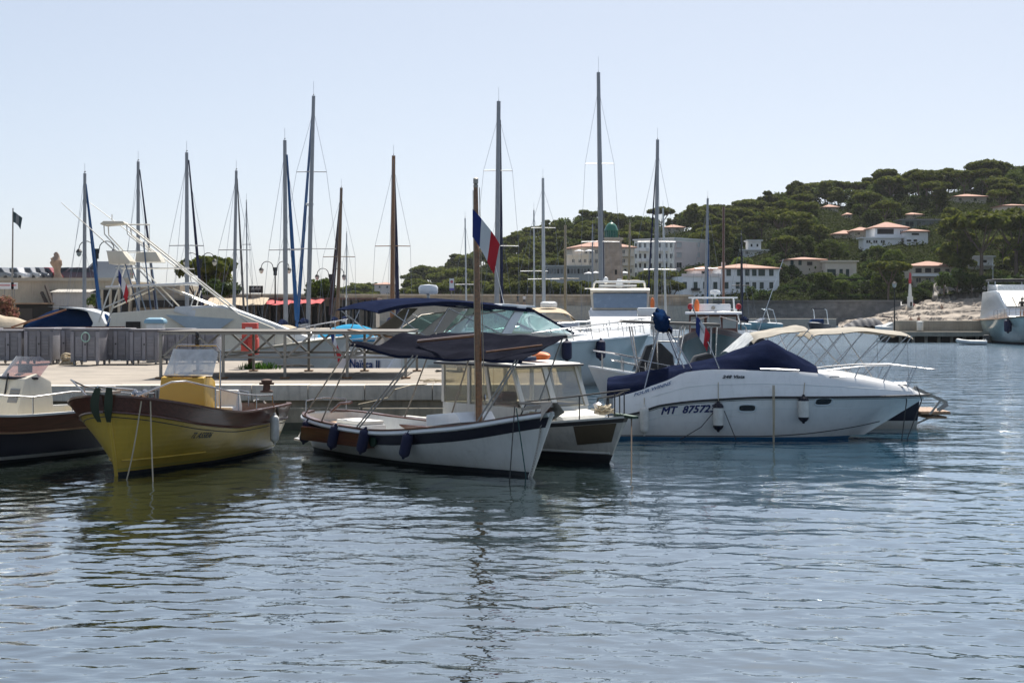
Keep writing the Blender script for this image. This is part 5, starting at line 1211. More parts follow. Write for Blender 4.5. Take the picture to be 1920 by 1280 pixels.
# ---- smaller covered boats at the left ------------------------------------
B = Boat('covered_boat', 'white motor boat under a blue canvas with a curved arch at the left', wx(36, 69), 69.4, 4)
r = B.r
H = Hull(5.4, ((0, 1.3), (1, 1.6)), ((0, 1.0), (.5, 1.1), (.85, .6), (1, .03)))
h = MB(); H.patch(h, lambda u: 0, lambda u: 1); H.transom(h, lambda u: 0, lambda u: 1); H.deck(h, 0, 1, .0, .1); h.build('hull', WHITE, r)
zz_ = curve([(0, 2.2), (1.6, 3.0), (2.4, 3.05), (3.6, 2.85), (4.2, 2.2)])
MB().sheet(lambda a, b: Vector((4.1 * a, 1.05 * (2 * b - 1), 1.6 + (zz_(4.1 * a) - 1.6) * (1 - abs(2 * b - 1) ** 3))), 26, 16, .02).build('canvas', BLUEC, r)
MB().loft([[(x_, -1.12, z_), (x_ + .55, -1.12, z_ - .05), (x_ + .55, 1.12, z_ - .05), (x_, 1.12, z_)] for x_, z_ in ((2.9, 1.5), (3.35, 2.4), (3.1, 2.9), (2.4, 3.08), (1.7, 3.1))]).build('arch', WHITE, r, bevel=.05)
B = Boat('covered_boat', 'boat under a beige canvas cover at the left picture edge', wx(-60, 69), 69.0, 2)
r = B.r
H = Hull(3.2, ((0, 1.3), (1, 1.6)), ((0, 1.0), (.5, 1.1), (.85, .6), (1, .03)))
h = MB(); H.patch(h, lambda u: 0, lambda u: 1); H.transom(h, lambda u: 0, lambda u: 1); h.build('hull', WHITE, r)
MB().sheet(lambda a, b: Vector((.1 + 2.5 * a, 1.1 * (2 * b - 1), 1.6 + (1.25 - .6 * max(0, a - .4)) * (1 - abs(2 * b - 1) ** 2.5) + .03 * math.sin(a * 14 + b * 5))), 20, 14, .02).build('canvas', BEIGEC, r)
B = Boat('wooden_boat', 'dark varnished wooden boat whose bulwark shows above the grey containers', wx(-60, 61), 61.3, 0)
r = B.r
H = Hull(wx(222, 61) - wx(-60, 61) + .1, ((0, 2.22), (1, 2.3)), ((0, 1.0), (.5, 1.15), (.85, .9), (1, .3)), rake=.2)
h = MB(); H.patch(h, lambda u: 0, H.df(.25)); H.transom(h, lambda u: 0, H.df(.25)); h.build('hull', WHITE_OLD, r)
h = MB(); H.patch(h, H.df(.25), lambda u: 1, off=.01, nv=3); H.transom(h, H.df(.25), lambda u: 1, 3); h.build('bulwark', MAHOG, r)
h = MB(); H.gunwale(h, 0, 1, .1, .03, .03); h.build('gunwale', MAHOG, r)
h = MB(); H.deck(h, 0, 1, .3, .05, .1); h.build('deck', TEAK, r)
MB().tube([(1.8, -.6, 2.3), (3.9, -.4, 3.0)], .035, 6).build('boat_hook', SPAR, r)

# ---- trawler yacht, motor yacht, canopied boat ---------------------------
B = Boat('trawler_yacht', 'dark green trawler yacht with a varnished wheelhouse and red light covers', wx(1352, 72), 75.0, -97)
r = B.r
H = Hull(9.5, ((0, 1.3), (.5, 1.45), (1, 2.2)), ((0, 1.3), (.4, 1.6), (.7, 1.45), (.9, .8), (1, .04)), rake=.9)
h = MB(); H.patch(h, lambda u: 0, H.df(.22)); H.transom(h, lambda u: 0, H.df(.22)); h.build('hull', mat('green_hull', (.008, .028, .024), .3, coat=.3), r)
h = MB(); H.patch(h, H.df(.22), lambda u: 1, nv=3, off=.01); H.transom(h, H.df(.22), lambda u: 1, 3); h.build('bulwark', MAHOG, r)
h = MB(); H.deck(h, 0, 1, .15, .08, .02); h.build('deck', TEAK, r); h = MB(); H.gunwale(h, 0, 1, .12, .05, .03); h.build('gunwale', MAHOG, r)
MB().slab([(1.5, 1.3), (1.5, 2.75), (4.6, 2.75), (4.85, 2.1), (5.0, 1.3)], 1.1).build('wheelhouse', MAHOG, r, bevel=.03)
MB().slab([(1.2, 2.76), (1.2, 2.88), (4.9, 2.90), (5.0, 2.78)], 1.28).build('wheelhouse_roof', WHITE, r, bevel=.03)
for y_ in (-.72, 0, .72): MB().add([(4.84 + .02, y_ - .3, 2.15), (4.86, y_ + .3, 2.15), (4.70, y_ + .3, 2.68), (4.70, y_ - .3, 2.68)], [(0, 1, 2, 3)]).build('window', mat('wheelhouse_glass', (.30, .36, .36), .1), r)
for sd in (-1, 1):
    for x_ in (2.0, 2.9, 3.8): MB().box(x_ - .35, x_ + .35, sd * 1.11 - .01, sd * 1.11 + .01, 2.1, 2.6).build('window', mat('wheelhouse_glass', (.3, .36, .36), .1), r)
MB().slab([(2.2, 2.9), (2.25, 3.25), (3.6, 3.25), (3.7, 2.9)], .8).build('flying_bridge', WHITE, r, bevel=.06)
mz = lambda py_: wz(py_, 72.5)
h = MB().tube([(2.2, -1.0, 2.9), (2.2, -.95, mz(557))], .04, 7); h.tube([(2.2, 1.0, 2.9), (2.2, .95, mz(557))], .04, 7); h.bar((2.2, -1.15, mz(558)), (2.2, 1.15, mz(558)), .1, .08); h.build('gantry', WHITE, r)
MB().lathe([(.05, 0), (.25, .02), (.26, .12), (.2, .2), (.05, .22)], 14, (2.2, .1, mz(552))).build('radar_dome', WHITE, r)
MB().tube([(2.2, .1, mz(557)), (2.2, .1, mz(550))], .05, 6).build('radar_post', WHITE, r)
for y_ in (-1.05, 1.15):
    MB().ball((4.0, y_, mz(575)), .13, .13, .15).build('light_cover', mat('red_cover', (.30, .012, .02), .7), r); MB().tube([(4.0, y_, 2.88), (4.0, y_, mz(577))], .06, 6).build('light_base', RUBBER, r)
MB().ball((3.9, -.75, mz(574)), .12, .12, .32).build('life_jacket', ORANGE, r)
MB().lathe([(.09, 0), (.09, .05)], 12, (3.72, 0, 3.08), (1, 0, 0)).build('bridge_horn', GALV, r)
MB().tube([(1.6, .5, 2.9), (1.6, .5, wz(392, 75))], .06, 8).build('mast', wood('red_brown_spar', (.13, .05, .03), .4), r)
MB().tube([(4.2, 1.9, 1.6), (3.4, 3.2, wz(487, 72))], .018, 6).build('antenna', WHITE, r)
for sd in (-1, 1):
    P = [H.pt(u, 1, sd) + Vector((0, -sd * .05, .55)) for u in (.55, .7, .85, .97)]; rail(r, P, .02)
    for u in (.55, .7, .85, .97): post(r, H.pt(u, 1, sd), H.pt(u, 1, sd) + Vector((0, -sd * .05, .55)), .016)

def motor_yacht(name, label, X, Y, head, L, hb, zd, zr, cov, scale=1.0):
    B = Boat(name, label, X, Y, head); r = B.r
    H = Hull(L, ((0, zd * .8), (.5, zd * .85), (1, zd)), ((0, hb * .9), (.4, hb), (.7, hb * .9), (.9, hb * .45), (1, .04)), rake=L * .1)
    h = MB(); H.patch(h, lambda u: 0, lambda u: 1); H.transom(h, lambda u: 0, lambda u: 1); h.build('hull', WHITE, r)
    h = MB(); H.deck(h, 0, 1, -.02, .15); h.build('deck', WHITE, r)
    MB().tube(H.line(lambda u: 1, 0, 1, 30, 1, .02), .05, 7).build('rubbing_strake', PALE, r); MB().tube(H.line(lambda u: 1, 0, 1, 30, -1, .02), .05, 7).build('rubbing_strake', PALE, r)
    for sd in (-1, 1):
        P = [H.pt(u, 1, sd) + Vector((0, -sd * .1, .6)) for u in (.45, .6, .75, .88, .97)]; rail(r, P, .022)
        for u in (.45, .6, .75, .88, .97): post(r, H.pt(u, 1, sd) + Vector((0, -sd * .1, 0)), H.pt(u, 1, sd) + Vector((0, -sd * .1, .6)), .018)
    return B, H, r
# motor yacht facing the camera
B, H, r = motor_yacht('motor_yacht', 'white flybridge motor yacht facing the camera below the lighthouse', wx(1166, 82) + .35, 90, -93, 13.5, 2.0, 1.75, 4, None)
MB().slab([(3.0, 1.5), (3.0, 3.0), (5.8, 3.1), (6.8, 2.9), (8.6, 1.7), (8.8, 1.4)], lambda x_, z_: 1.75 - .12 * max(0, z_ - 2) - .06 * max(0, x_ - 6)).build('deck_house', WHITE, r, bevel=.08)
MB().slab([(6.0, 2.9), (6.6, 2.96), (9.6, 1.82), (9.7, 1.7)], lambda x_, z_: 1.72 - .06 * max(0, x_ - 6)).build('windscreen_cover', mat('pale_cover', (.6, .6, .6)), r, bevel=.04)
MB().slab([(3.4, 3.0), (3.3, 3.7), (3.5, 4.15), (6.2, 4.15), (6.5, 4.05), (6.1, 3.85), (6.55, 3.0)], lambda x_, z_: 1.62 - .10 * (4.1 - z_)).build('flying_bridge', mat('beige_fly', (.62, .58, .5), .5), r, bevel=.06)
MB().add([(6.62, -1.42, 3.08), (6.62, 1.42, 3.08), (6.24, 1.46, 3.86), (6.24, -1.46, 3.86)], [(0, 1, 2, 3)]).build('bridge_screen', mat('blue_grey_screen', (.20, .26, .34), .25), r)
MB().add([(6.27, -1.44, 3.70), (6.27, 1.44, 3.70), (6.20, 1.46, 3.9), (6.20, -1.46, 3.9)], [(0, 1, 2, 3)]).build('screen_band', NAVYC, r).location.x = .02
MB().tube([(3.6, -1.45, 4.15), (4.0, -1.4, 4.45), (5.8, -1.3, 4.5), (6.0, 0, 4.5), (5.8, 1.3, 4.5), (4.0, 1.4, 4.45), (3.6, 1.45, 4.15)], .06, 8).build('bridge_rail', WHITE, r)
MB().bar((4.2, -1.1, wz(535, 85)), (4.2, .95, wz(535, 85)), .15, .12).build('radar_scanner', WHITE, r); MB().lathe([(.15, 0), (.22, .1), (.12, .5)], 10, (4.2, 0, 4.2)).build('radar_base', WHITE, r)
MB().ball((4.6, -.75, 4.6), .14, .14, .2).build('horn', WHITE, r); MB().ball((6.3, 1.75, 3.3), .17, .12, .35).build('lifebuoy', ORANGE, r)
# boat with the big beige canopy
B, H, r = motor_yacht('canopy_cruiser', 'white cruiser under a rounded beige canopy left of the flybridge yacht', wx(1020, 80) + .1, 84.5, -88, 9.5, 1.75, 1.5, 3, None)
MB().slab([(1.5, 1.3), (1.5, 1.9), (5.2, 2.0), (7.2, 1.4)], lambda x_, z_: 1.6 - .1 * max(0, x_ - 4)).build('deck_house', WHITE, r, bevel=.06)
MB().sheet(lambda a, b: (lambda s_: Vector((.9 + 3.6 * a + .35 * math.sin(math.pi * a) * 0, 1.62 * math.copysign(abs(s_) ** .75, s_), 2.05 + 1.05 * (1 - abs(s_) ** 3.2) * (1 - .25 * a * a))))(2 * b - 1), 14, 26, .02).build('canopy', BEIGEC, r)
MB().grid(lambda a, b: (lambda s_: Vector((4.5 + .75 * (1 - a), 1.60 * s_, 1.95 + a * (.1 + .70 * (1 - abs(s_) ** 3.2)))))(2 * b - 1), 6, 22).build('canopy_front', BEIGEC, r)
MB().grid(lambda a, b: Vector((5.30 - .3 * b, 1.5 * (2 * a - 1), 1.95 + .42 * b)), 8, 3).build('windscreen', mat('grey_screen', (.32, .34, .38), .3), r)
for y_ in (-1.5, -.5, .5, 1.5): MB().bar((5.33, y_, 1.95), (5.02, y_, 2.38), .07, .04).build('screen_post', WHITE, r)
MB().lathe([(.05, 0), (.42, .02), (.45, .1), (.45, .25), (.3, .32)], 16, (2.6, .1, 3.1)).build('radar_dome', WHITE, r)

# ---- T-top boat between the cruisers ---------------------------------------
B = Boat('center_console_boat', 'white open boat with a grey T top and black seat covers behind the cruiser', 8.4, 44.3, 178)
r = B.r
H = Hull(6.2, ((0, .8), (.5, .9), (1, 1.35)), ((0, 1.1), (.4, 1.2), (.75, .95), (.92, .5), (1, .05)), rake=.6)
h = MB(); H.patch(h, lambda u: 0, lambda u: 1); H.transom(h, lambda u: 0, lambda u: 1); h.build('hull', WHITE, r)
h = MB(); H.gunwale(h, 0, 1, .18, .04, .02); h.build('gunwale', WHITE, r); h = MB(); H.deck(h, .72, 1, 0, .06, .05); h.build('foredeck', WHITE, r); h = MB(); H.well(h, .03, .72, .2, .4); h.build('cockpit', CREAM, r)
a_, b_ = B.at(1345, 612, y=0), B.at(1160, 604, y=0)
MB().slab([(a_.x, a_.z), (a_.x, a_.z + .09), (b_.x - .1, b_.z + .06), (b_.x, b_.z)], .95).build('t_top', mat('t_top_grey', (.10, .095, .09), .7), r, bevel=.02)
for sd in (-1, 1):
    for x0, x1 in ((3.5, 3.9), (4.3, 4.2), (2.6, 2.7), (5.0, 4.6)): MB().tube([(x1, sd * .6, .45), (x1 + (x0 - x1) * .6, sd * .75, 1.6), (x0, sd * .85, a_.z)], .02, 6).build('t_top_leg', STEEL, r)
    rail(r, [H.pt(u, 1, sd) + Vector((0, -sd * .06, hh)) for u, hh in ((.45, .05), (.48, .35), (.7, .45), (.9, .5), (.98, .48))], .017, name='bow_rail')
    rail(r, [H.pt(u, 1, sd) + Vector((0, -sd * .06, hh)) for u, hh in ((.5, .2), (.7, .26), (.9, .3))], .012, name='bow_rail')
    for u in (.55, .65, .75, .85, .94): post(r, H.pt(u, 1, sd) + Vector((0, -sd * .06, 0)), H.pt(u, 1, sd) + Vector((0, -sd * .06, .42)), .014)
for x0, w_, hh in ((2.3, .75, 1.75), (3.7, .62, 2.05)):
    MB().slab([(x0, .4), (x0 + .1, hh - .35), (x0 + .45, hh), (x0 + .85, hh - .1), (x0 + 1.25, .9), (x0 + 1.3, .4)], lambda x_, z_: w_ - .15 * max(0, z_ - 1)).build('black_seat_cover', RUBBER, r, bevel=.05)
MB().box(4.2, 4.8, -.25, .25, 2.8, 3.05).build('life_raft_case', WHITE, r, bevel=.05)
MB().tube([(3.0, -.5, a_.z), (3.0, -.5, a_.z + .2)], .03, 6).build('rod_holder', STEEL, r)

# ---- small inflatable dinghies --------------------------------------------
def dinghy(label, X, Y, head, L, m, z=.0):
    B = Boat('inflatable_dinghy', label, X, Y, head, 'dinghy', 'inflatable dinghies'); r = B.r; w_ = L * .22
    P = [(0, -w_, .22), (L * .6, -w_, .24), (L * .85, -w_ * .7, .3), (L, 0, .38), (L * .85, w_ * .7, .3), (L * .6, w_, .24), (0, w_, .22)]
    MB().tube(P, L * .075, 10).build('tube', m, r)
    MB().prism([(0, -w_), (L * .8, -w_ * .8), (L * .95, 0), (L * .8, w_ * .8), (0, w_)], .02, .14).build('hull', PALE, r)
    MB().box(.02, .1, -w_, w_, .1, .5).build('transom', WHITE_OLD, r)
    MB().box(-.3, .15, -.15, .15, .35, .85).build('outboard', RUBBER, r, bevel=.06)
    MB().box(L * .35, L * .45, -w_, w_, .3, .34).build('seat', TEAK, r)
dinghy('white inflatable dinghy lying beside the big teal hulled yacht', wx(1851, 130), 130.5, 176, 2.3, mat('white_tube', (.6, .61, .6), .5))
dinghy('dark inflatable dinghy seen between the beige biminis', wx(1450, 62), 62, -8, 1.6, mat('grey_tube', (.05, .055, .06), .5))

# ---- big yacht at the right edge ------------------------------------------
B = Boat('yacht', 'big yacht with a teal white hull at the right picture edge', wx(1905, 132) + 2.9, 146, -96)
r = B.r
H = Hull(18, ((0, 2.0), (.6, 2.15), (1, 2.5)), ((0, 2.3), (.5, 2.5), (.75, 2.25), (.92, 1.35), (1, .06)), ((0, -.4), (.8, -.2), (1, .2)), rake=1.7, pw=((0, .2), (.6, .35), (1, .9)))
h = MB(); H.patch(h, H.zf(.16), lambda u: 1); H.transom(h, H.zf(.16), lambda u: 1); h.build('hull', mat('teal_white_hull', (.46, .56, .54), .15, coat=.4), r)
h = MB(); H.patch(h, lambda u: 0, lambda u: max(.001, H.tz(u, .16))); h.build('antifouling', BLACKP, r)
h = MB(); H.deck(h, 0, 1, .12, .1); h.build('deck', TEAK, r)
for sd in (-1, 1): MB().tube(H.line(lambda u: 1, 0, 1, 30, sd, .02), .05, 7).build('rubbing_strake', TEAK, r)
MB().slab([(2, 2.1), (2, 4.6), (8, 4.7), (9.5, 4.5), (11.8, 3.2), (12.6, 2.4), (14.5, 2.3)], lambda x_, z_: 2.1 - .1 * max(0, z_ - 2.4) - .1 * max(0, x_ - 9)).build('deck_house', WHITE, r, bevel=.1)
MB().grid(lambda a, b: Vector((11.95 - 1.75 * b, (1.72 - .1 * b) * (2 * a - 1), 3.25 + .85 * b + .02)), 8, 3).build('windscreen', mat('grey_mesh_screen', (.13, .12, .11), .5), r)
for y_ in (-.9, 0, .9): MB().bar((11.98, y_, 3.27), (10.2, y_, 4.16), .05, .05).build('wiper', RUBBER, r)
MB().slab([(3, 4.6), (3, 5.3), (6.8, 5.2), (7.4, 4.7)], 1.6).build('flying_bridge', WHITE, r, bevel=.08)
MB().grid(lambda a, b: Vector((7.5 - .35 * b, 1.55 * (2 * a - 1), 4.72 + .5 * b)), 6, 2).build('bridge_screen', GLSM, r)
MB().box(2.6, 6.2, -1.7, 1.7, 5.55, 5.75).build('sun_canopy', RUBBER, r, bevel=.08)
for x_ in (3, 6):
    for y_ in (-1.5, 1.5): MB().tube([(x_, y_, 5.0), (x_, y_, 5.57)], .05, 6).build('canopy_post', WHITE, r)
MB().tube([(3.5, -1.2, 5.7), (3.5, -1.2, 7.8)], .02, 5).build('antenna', WHITE, r)
for sd in (-1, 1):
    P = [H.pt(u, 1, sd) + Vector((0, -sd * .1, .75)) for u in (.55, .68, .8, .9, .97)]; rail(r, P, .025); rail(r, [p_ - Vector((0, 0, .35)) for p_ in P], .012)
    for u in (.55, .62, .68, .74, .8, .86, .92, .97): post(r, H.pt(u, 1, sd) + Vector((0, -sd * .1, 0)), H.pt(u, 1, sd) + Vector((0, -sd * .1, .75)), .02)
MB().lathe([(.0, 0), (.33, .02), (.36, .1), (.2, .16)], 16, H.pt(.985, H.tz(.985, 2.05), -1, .05) + Vector((.1, .1, 0)), (1, -.4, 0)).build('anchor_pocket', RUBBER, r)
MB().tube([(17.6, -.3, 1.9), (17.2, -.25, -.1)], .03, 6).build('anchor_chain', GALV, r)
YACHT = B
w = B.world(H.pt(.80, H.tz(.8, 1.6), -1, .35)); fender('huge navy fender on the teal hulled yacht', w, 1.1, .33, FENDN, rope=B.world(H.pt(.8, 1, -1)))

# ---- more small craft between the quays ------------------------------------
def runabout(label, px_, Y_, hd, hullm, cabm, L=5.2):
    B = Boat('runabout', label, wx(px_, Y_), Y_, hd); r = B.r
    H = Hull(L, ((0, 1.15), (.5, 1.2), (1, 1.5)), ((0, .95), (.45, 1.1), (.8, .75), (1, .03)), rake=.6)
    h = MB(); H.patch(h, lambda u: 0, lambda u: 1, nu=22, nv=6); H.transom(h, lambda u: 0, lambda u: 1, 4); h.build('hull', hullm, r)
    h = MB(); H.deck(h, 0, 1, -.02, .12, 0, 18, 4); h.build('deck', WHITE, r)
    MB().slab([(1.6, 1.2), (1.8, 1.95), (2.9, 2.0), (3.5, 1.35)], lambda x_, z_: .85 - .15 * max(0, z_ - 1.3)).build('cabin', cabm, r, bevel=.05)
    for sd in (-1, 1): MB().add([(1.95, sd * .80, 1.5), (3.1, sd * .80, 1.5), (2.8, sd * .765, 1.85), (1.98, sd * .765, 1.85)], [(0, 1, 2, 3)]).build('side_window', GLSD, r)
    MB().tube([(.3, -.85, 1.15), (.35, -.8, 1.75), (.35, .8, 1.75), (.3, .85, 1.15)], .022, 6).build('stern_rail', STEEL, r)
    for sd in (-1, 1):
        P = [H.pt(u, 1, sd) + Vector((0, -sd * .05, .5)) for u in (.6, .75, .9, .98)]; rail(r, P, .018, name='bow_rail')
        for u in (.6, .75, .9): post(r, H.pt(u, 1, sd), H.pt(u, 1, sd) + Vector((0, -sd * .05, .5)), .014)
    MB().slab([(-.35, .5), (-.4, 1.3), (-.1, 1.55), (.05, 1.4), (.0, .5)], .2).build('outboard', RUBBER, r, bevel=.05)
    return B
runabout('white runabout with a beige cabin below the beige awning', 430, 77, 20, WHITE, CREAM)
runabout('teal runabout with a white cabin beside the turquoise canvas', 655, 74, -15, mat('aqua_hull', (.25, .45, .5), .3), WHITE)

# ================================================================== SAILING BOATS
ST_NAVY = mat('furled_navy', (.012, .016, .05), .8); ST_BLUE = mat('furled_blue', (.015, .085, .24), .8); ST_BRN = mat('furled_maroon', (.045, .018, .02), .8)
WIRE = mat('rigging_wire', (.25, .26, .28), .4, .8)
MASTW = mat('white_mast', (.55, .54, .52), .4, .1); MASTB = wood('beige_spar', (.33, .24, .13), .5)
def sailboat(label, px0, y0, px1, ytop, Y, mm, rad, stay=None, spr=(), hullm=WHITE, head=92, L=8.6, cov=None, wires=True, extra=None):
    """mast foot px0 (at row y0) to mast head px1, ytop; mast stands 55 % forward"""
    f0 = W(px0, y0, Y); tp = W(px1, ytop, Y); dirx = math.cos(R(head)); diry = math.sin(R(head))
    mx = L * .56
    B = Boat('sailing_boat', label, f0.x - dirx * mx, Y - diry * mx, head, 'sailing boat', 'sailing boats moored in rows'); r = B.r
    H = Hull(L, ((0, .95), (.5, .95), (1, 1.25)), ((0, 1.0), (.4, 1.4), (.7, 1.15), (.9, .5), (1, .03)), rake=.8)
    h = MB(); H.patch(h, lambda u: 0, lambda u: 1, nu=20, nv=6); H.transom(h, lambda u: 0, lambda u: 1, 4); h.build('hull', hullm, r)
    h = MB(); H.deck(h, 0, 1, 0, .06, 0, 18, 4); h.build('deck', WHITE_OLD, r)
    MB().slab([(L * .25, 1.0), (L * .27, 1.5), (L * .52, 1.5), (L * .7, 1.1)], lambda x_, z_: .85 - .12 * max(0, x_ - L * .4)).build('coach_roof', WHITE, r, bevel=.05)
    m0 = B.loc((f0.x, Y, 1.4)); m1 = B.loc((tp.x, Y, tp.z))
    ms = MB().tube([m0, (m0 + m1) / 2, m1], [rad, rad * .97, rad * .75], 8).build('mast', mm, r)
    hg = m1.z - m0.z
    MB().tube([m1, m1 + Vector((0, 0, .06 * hg))], .008, 4).build('masthead_aerial', WIRE, ms)
    MB().bar(m1 + Vector((-.12, 0, .05)), m1 + Vector((.2, 0, .12)), .03, .05).build('wind_vane', RUBBER, ms)
    MB().tube([m0 + Vector((-.1, 0, .75)), m0 + Vector((-L * .38, 0, .7))], .07, 8).build('boom', mm, r)
    MB().tube([m0 + Vector((-.15, 0, .88)), m0 + Vector((-L * .2, 0, .95)), m0 + Vector((-L * .37, 0, .82))], [.13, .17, .10], 8).build('sail_cover', cov or NAVYC, r)
    sprs = []
    for (ys_, hw_px) in spr:
        zz = wz(ys_, Y); t = (zz - m0.z) / hg; c_ = m0.lerp(m1, t); hw = hw_px / F * Y
        MB().tube([c_ + Vector((-.1, -hw, -.02)), c_, c_ + Vector((-.1, hw, -.02))], .028, 6).build('spreader', mm, ms); sprs.append((zz, c_, hw))
    if wires:
        for sd in (-1, 1):
            pts = [H.pt(.52, 1, sd)] + [c_ + Vector((-.1, sd * hw, 0)) for zz, c_, hw in sorted(sprs, key=lambda q_: q_[0])] + [m1 - Vector((0, 0, .06 * hg))]
            if not sprs: pts = [H.pt(.52, 1, sd), m1 - Vector((0, 0, .1 * hg))]
            MB().tube(pts, .009, 4).build('shroud', WIRE, r)
            MB().tube([H.pt(.48, 1, sd), m0.lerp(m1, .55)], .007, 4).build('shroud', WIRE, r)
        MB().tube([(0, 0, 1.0), m1], .009, 4).build('backstay', WIRE, r)
    if stay:
        m_, (sx0, sy0), (sx1, sy1), rs = stay
        a_ = B.loc(W(sx0, sy0, Y)); b_ = B.loc(W(sx1, sy1, Y)); b_.x = a_.x + .9
        MB().tube([a_, (a_ + b_) / 2, b_], [rs * .45, rs, rs * 1.1], 7).build('furled_sail', m_, r)
    else: MB().tube([m1, (L - .1, 0, 1.2)], .009, 4).build('forestay', WIRE, r)
    if extra: extra(B, r, m0, m1)
    return B
def radar_on(px_, py_, Y):
    def f(B, r, m0, m1):
        t = (wz(py_, Y) - m0.z) / (m1.z - m0.z); c_ = m0.lerp(m1, t)
        MB().lathe([(.05, -.1), (.22, -.06), (.24, .05), (.1, .13)], 14, c_ + Vector((.18, .1, 0))).build('radar_dome', WHITE, r)
    return f
sailboat('grey masted sailing boat with a blue furled sail, behind the lamp nearest the statue', 158, 600, 159, 325, 84, ALUD, .11, (ST_BLUE, (161, 345), (181, 590), .10), (), NAVYP, 92)
sailboat('sailing boat whose mast rises right behind the fishing tower', 259, 610, 259, 303, 90, ALUD, .115, (ST_NAVY, (262, 318), (288, 590), .07), (), WHITE, 90)
sailboat('grey masted sailing boat in front of the umbrella pine, with a navy furled sail', 351, 610, 350, 286, 82, ALUD, .115, (ST_NAVY, (354, 300), (374, 590), .075), ((460, 32),), WHITE, 91)
sailboat('sailing boat with a bare mast just right of the umbrella pine', 438, 606, 443, 320, 86, ALUD, .10, (mat('furled_grey', (.12, .11, .11), .8), (445, 335), (452, 590), .06), ((468, 30),), PALE, 89)
sailboat('sailing boat with twin blue furled sails, the shorter mast of the two', 536, 612, 534, 263, 80, ALUD, .12, (ST_BLUE, (538, 290), (553, 600), .10), ((468, 30),), WHITE, 92)
sailboat('tall sailing boat with a radar dome halfway up its mast', 577, 618, 588, 180, 92, ALUD, .135, (ST_BLUE, (586, 205), (553, 612), .10), ((322, 28), (466, 50)), WHITE, 90, 9.5, None, True, radar_on(578, 383, 92))
sailboat('short brown masted sailing boat with a maroon furled sail', 632, 610, 640, 352, 108, wood('brown_spar', (.17, .085, .035), .45), .13, (ST_BRN, (638, 380), (617, 590), .14), ((481, 30),), MAHOG, 90)
sailboat('sailing boat with a varnished mast and wooden crosstrees behind the blue bimini', 735, 610, 738, 292, 96, SPAR, .15, (ST_NAVY, (739, 310), (744, 590), .12), ((461, 33),), WHITE_OLD, 90)
sailboat('sailing boat whose grey mast stands just right of the flag', 931, 610, 935, 190, 98, ALUD, .165, (ST_NAVY, (938, 225), (941, 590), .09), ((320, 27), (461, 40)), WHITE, 90, 9.5, NAVYC)
sailboat('white masted sailing boat left of the beige canopy', 1020, 610, 1018, 334, 112, MASTW, .13, None, ((427, 23), (523, 30)), WHITE, 90)
sailboat('thin masted small sailing boat beside the white masted one', 1002, 606, 1001, 394, 124, MASTW, .075, None, ((508, 26),), WHITE, 91, 7)
sailboat('sailing boat with a beige wooden mast against the hotel garden', 1060, 606, 1060, 422, 118, MASTB, .12, None, ((522, 26),), TEAK, 90, 8)
sailboat('tallest sailing boat, its mast crossing the lighthouse tower', 1128, 608, 1122, 136, 104, ALUD, .16, (ST_NAVY, (1124, 175), (1131, 590), .14), ((307, 27), (453, 36)), WHITE, 90, 10)
sailboat('tall sailing boat in front of the pink apartment block', 1229, 612, 1233, 262, 102, ALUD, .14, (ST_NAVY, (1231, 290), (1215, 590), .06), ((453, 36), (505, 24)), WHITE, 90, 9)
sailboat('small sailing boat with a pale mast right beside the apartment block mast', 1249, 612, 1243, 390, 116, MASTW, .09, None, ((505, 22),), PALE, 90, 7.5)
sailboat('sailing boat whose grey mast meets the pink wall of the apartment block', 1321, 612, 1327, 372, 118, ALUD, .11, (ST_BLUE, (1328, 400), (1329, 590), .07), ((503, 22),), WHITE, 90, 8)
sailboat('small sailing boat with a thin dark mast in front of the white villa', 1389, 612, 1390, 442, 112, RUBBER, .06, (ST_NAVY, (1391, 470), (1395, 600), .10), ((535, 18),), NAVYP, 92, 7)
sailboat('small sailing boat with a pale mast behind the French flag', 875, 608, 872, 409, 126, MASTW, .07, None, ((533, 20),), WHITE, 90, 7)
sailboat('small sailing boat with a short pale mast right of the lighthouse', 1178, 606, 1181, 418, 128, MASTB, .10, None, ((525, 20),), WHITE, 90, 7)
sailboat('small sailing boat with a slim mast left of the lighthouse', 1110, 606, 1111, 421, 134, ALUD, .07, None, ((541, 14),), WHITE, 90, 7)
sailboat('small sailing boat with a thin leaning mast right of the pine', 464, 610, 462, 378, 108, ALUD, .05, None, ((458, 8),), WHITE, 90, 7)
sailboat('small sailing boat with a thin white mast right of the brown masted one', 649, 606, 650, 437, 120, MASTW, .05, None, (), WHITE, 90, 7)

# turquoise covered boats between the masts
def cov_boat(label, px_, Y, head, L, hb, zd, hm, cm, hgt):
    B = Boat('covered_boat', label, wx(px_, Y), Y, head); r = B.r
    H = Hull(L, ((0, zd), (1, zd * 1.3)), ((0, hb * .9), (.5, hb), (.85, hb * .5), (1, .03)))
    h = MB(); H.patch(h, lambda u: 0, lambda u: 1, nu=18, nv=5); H.transom(h, lambda u: 0, lambda u: 1, 4); h.build('hull', hm, r)
    h = MB(); H.deck(h, 0, 1, 0, .06, 0, 14, 4); h.build('deck', WHITE, r)
    MB().sheet(lambda a, b: Vector((L * (.08 + .55 * a), hb * 1.02 * (2 * b - 1), zd * 1.05 + hgt * (1 - abs(2 * b - 1) ** 2.4) * math.sin(math.pi * (.12 + .8 * a)))), 14, 14, .02).build('canvas', cm, r)
    return B
cov_boat('white boat under a bright turquoise canvas behind the gangway', 580, 71, 3, 5.6, 1.2, 1.5, WHITE, TURQ, .75)
cov_boat('low white boat with a beige cover left of the turquoise one', 480, 73, 4, 4.0, 1.1, 1.5, WHITE, BEIGEC, .7)
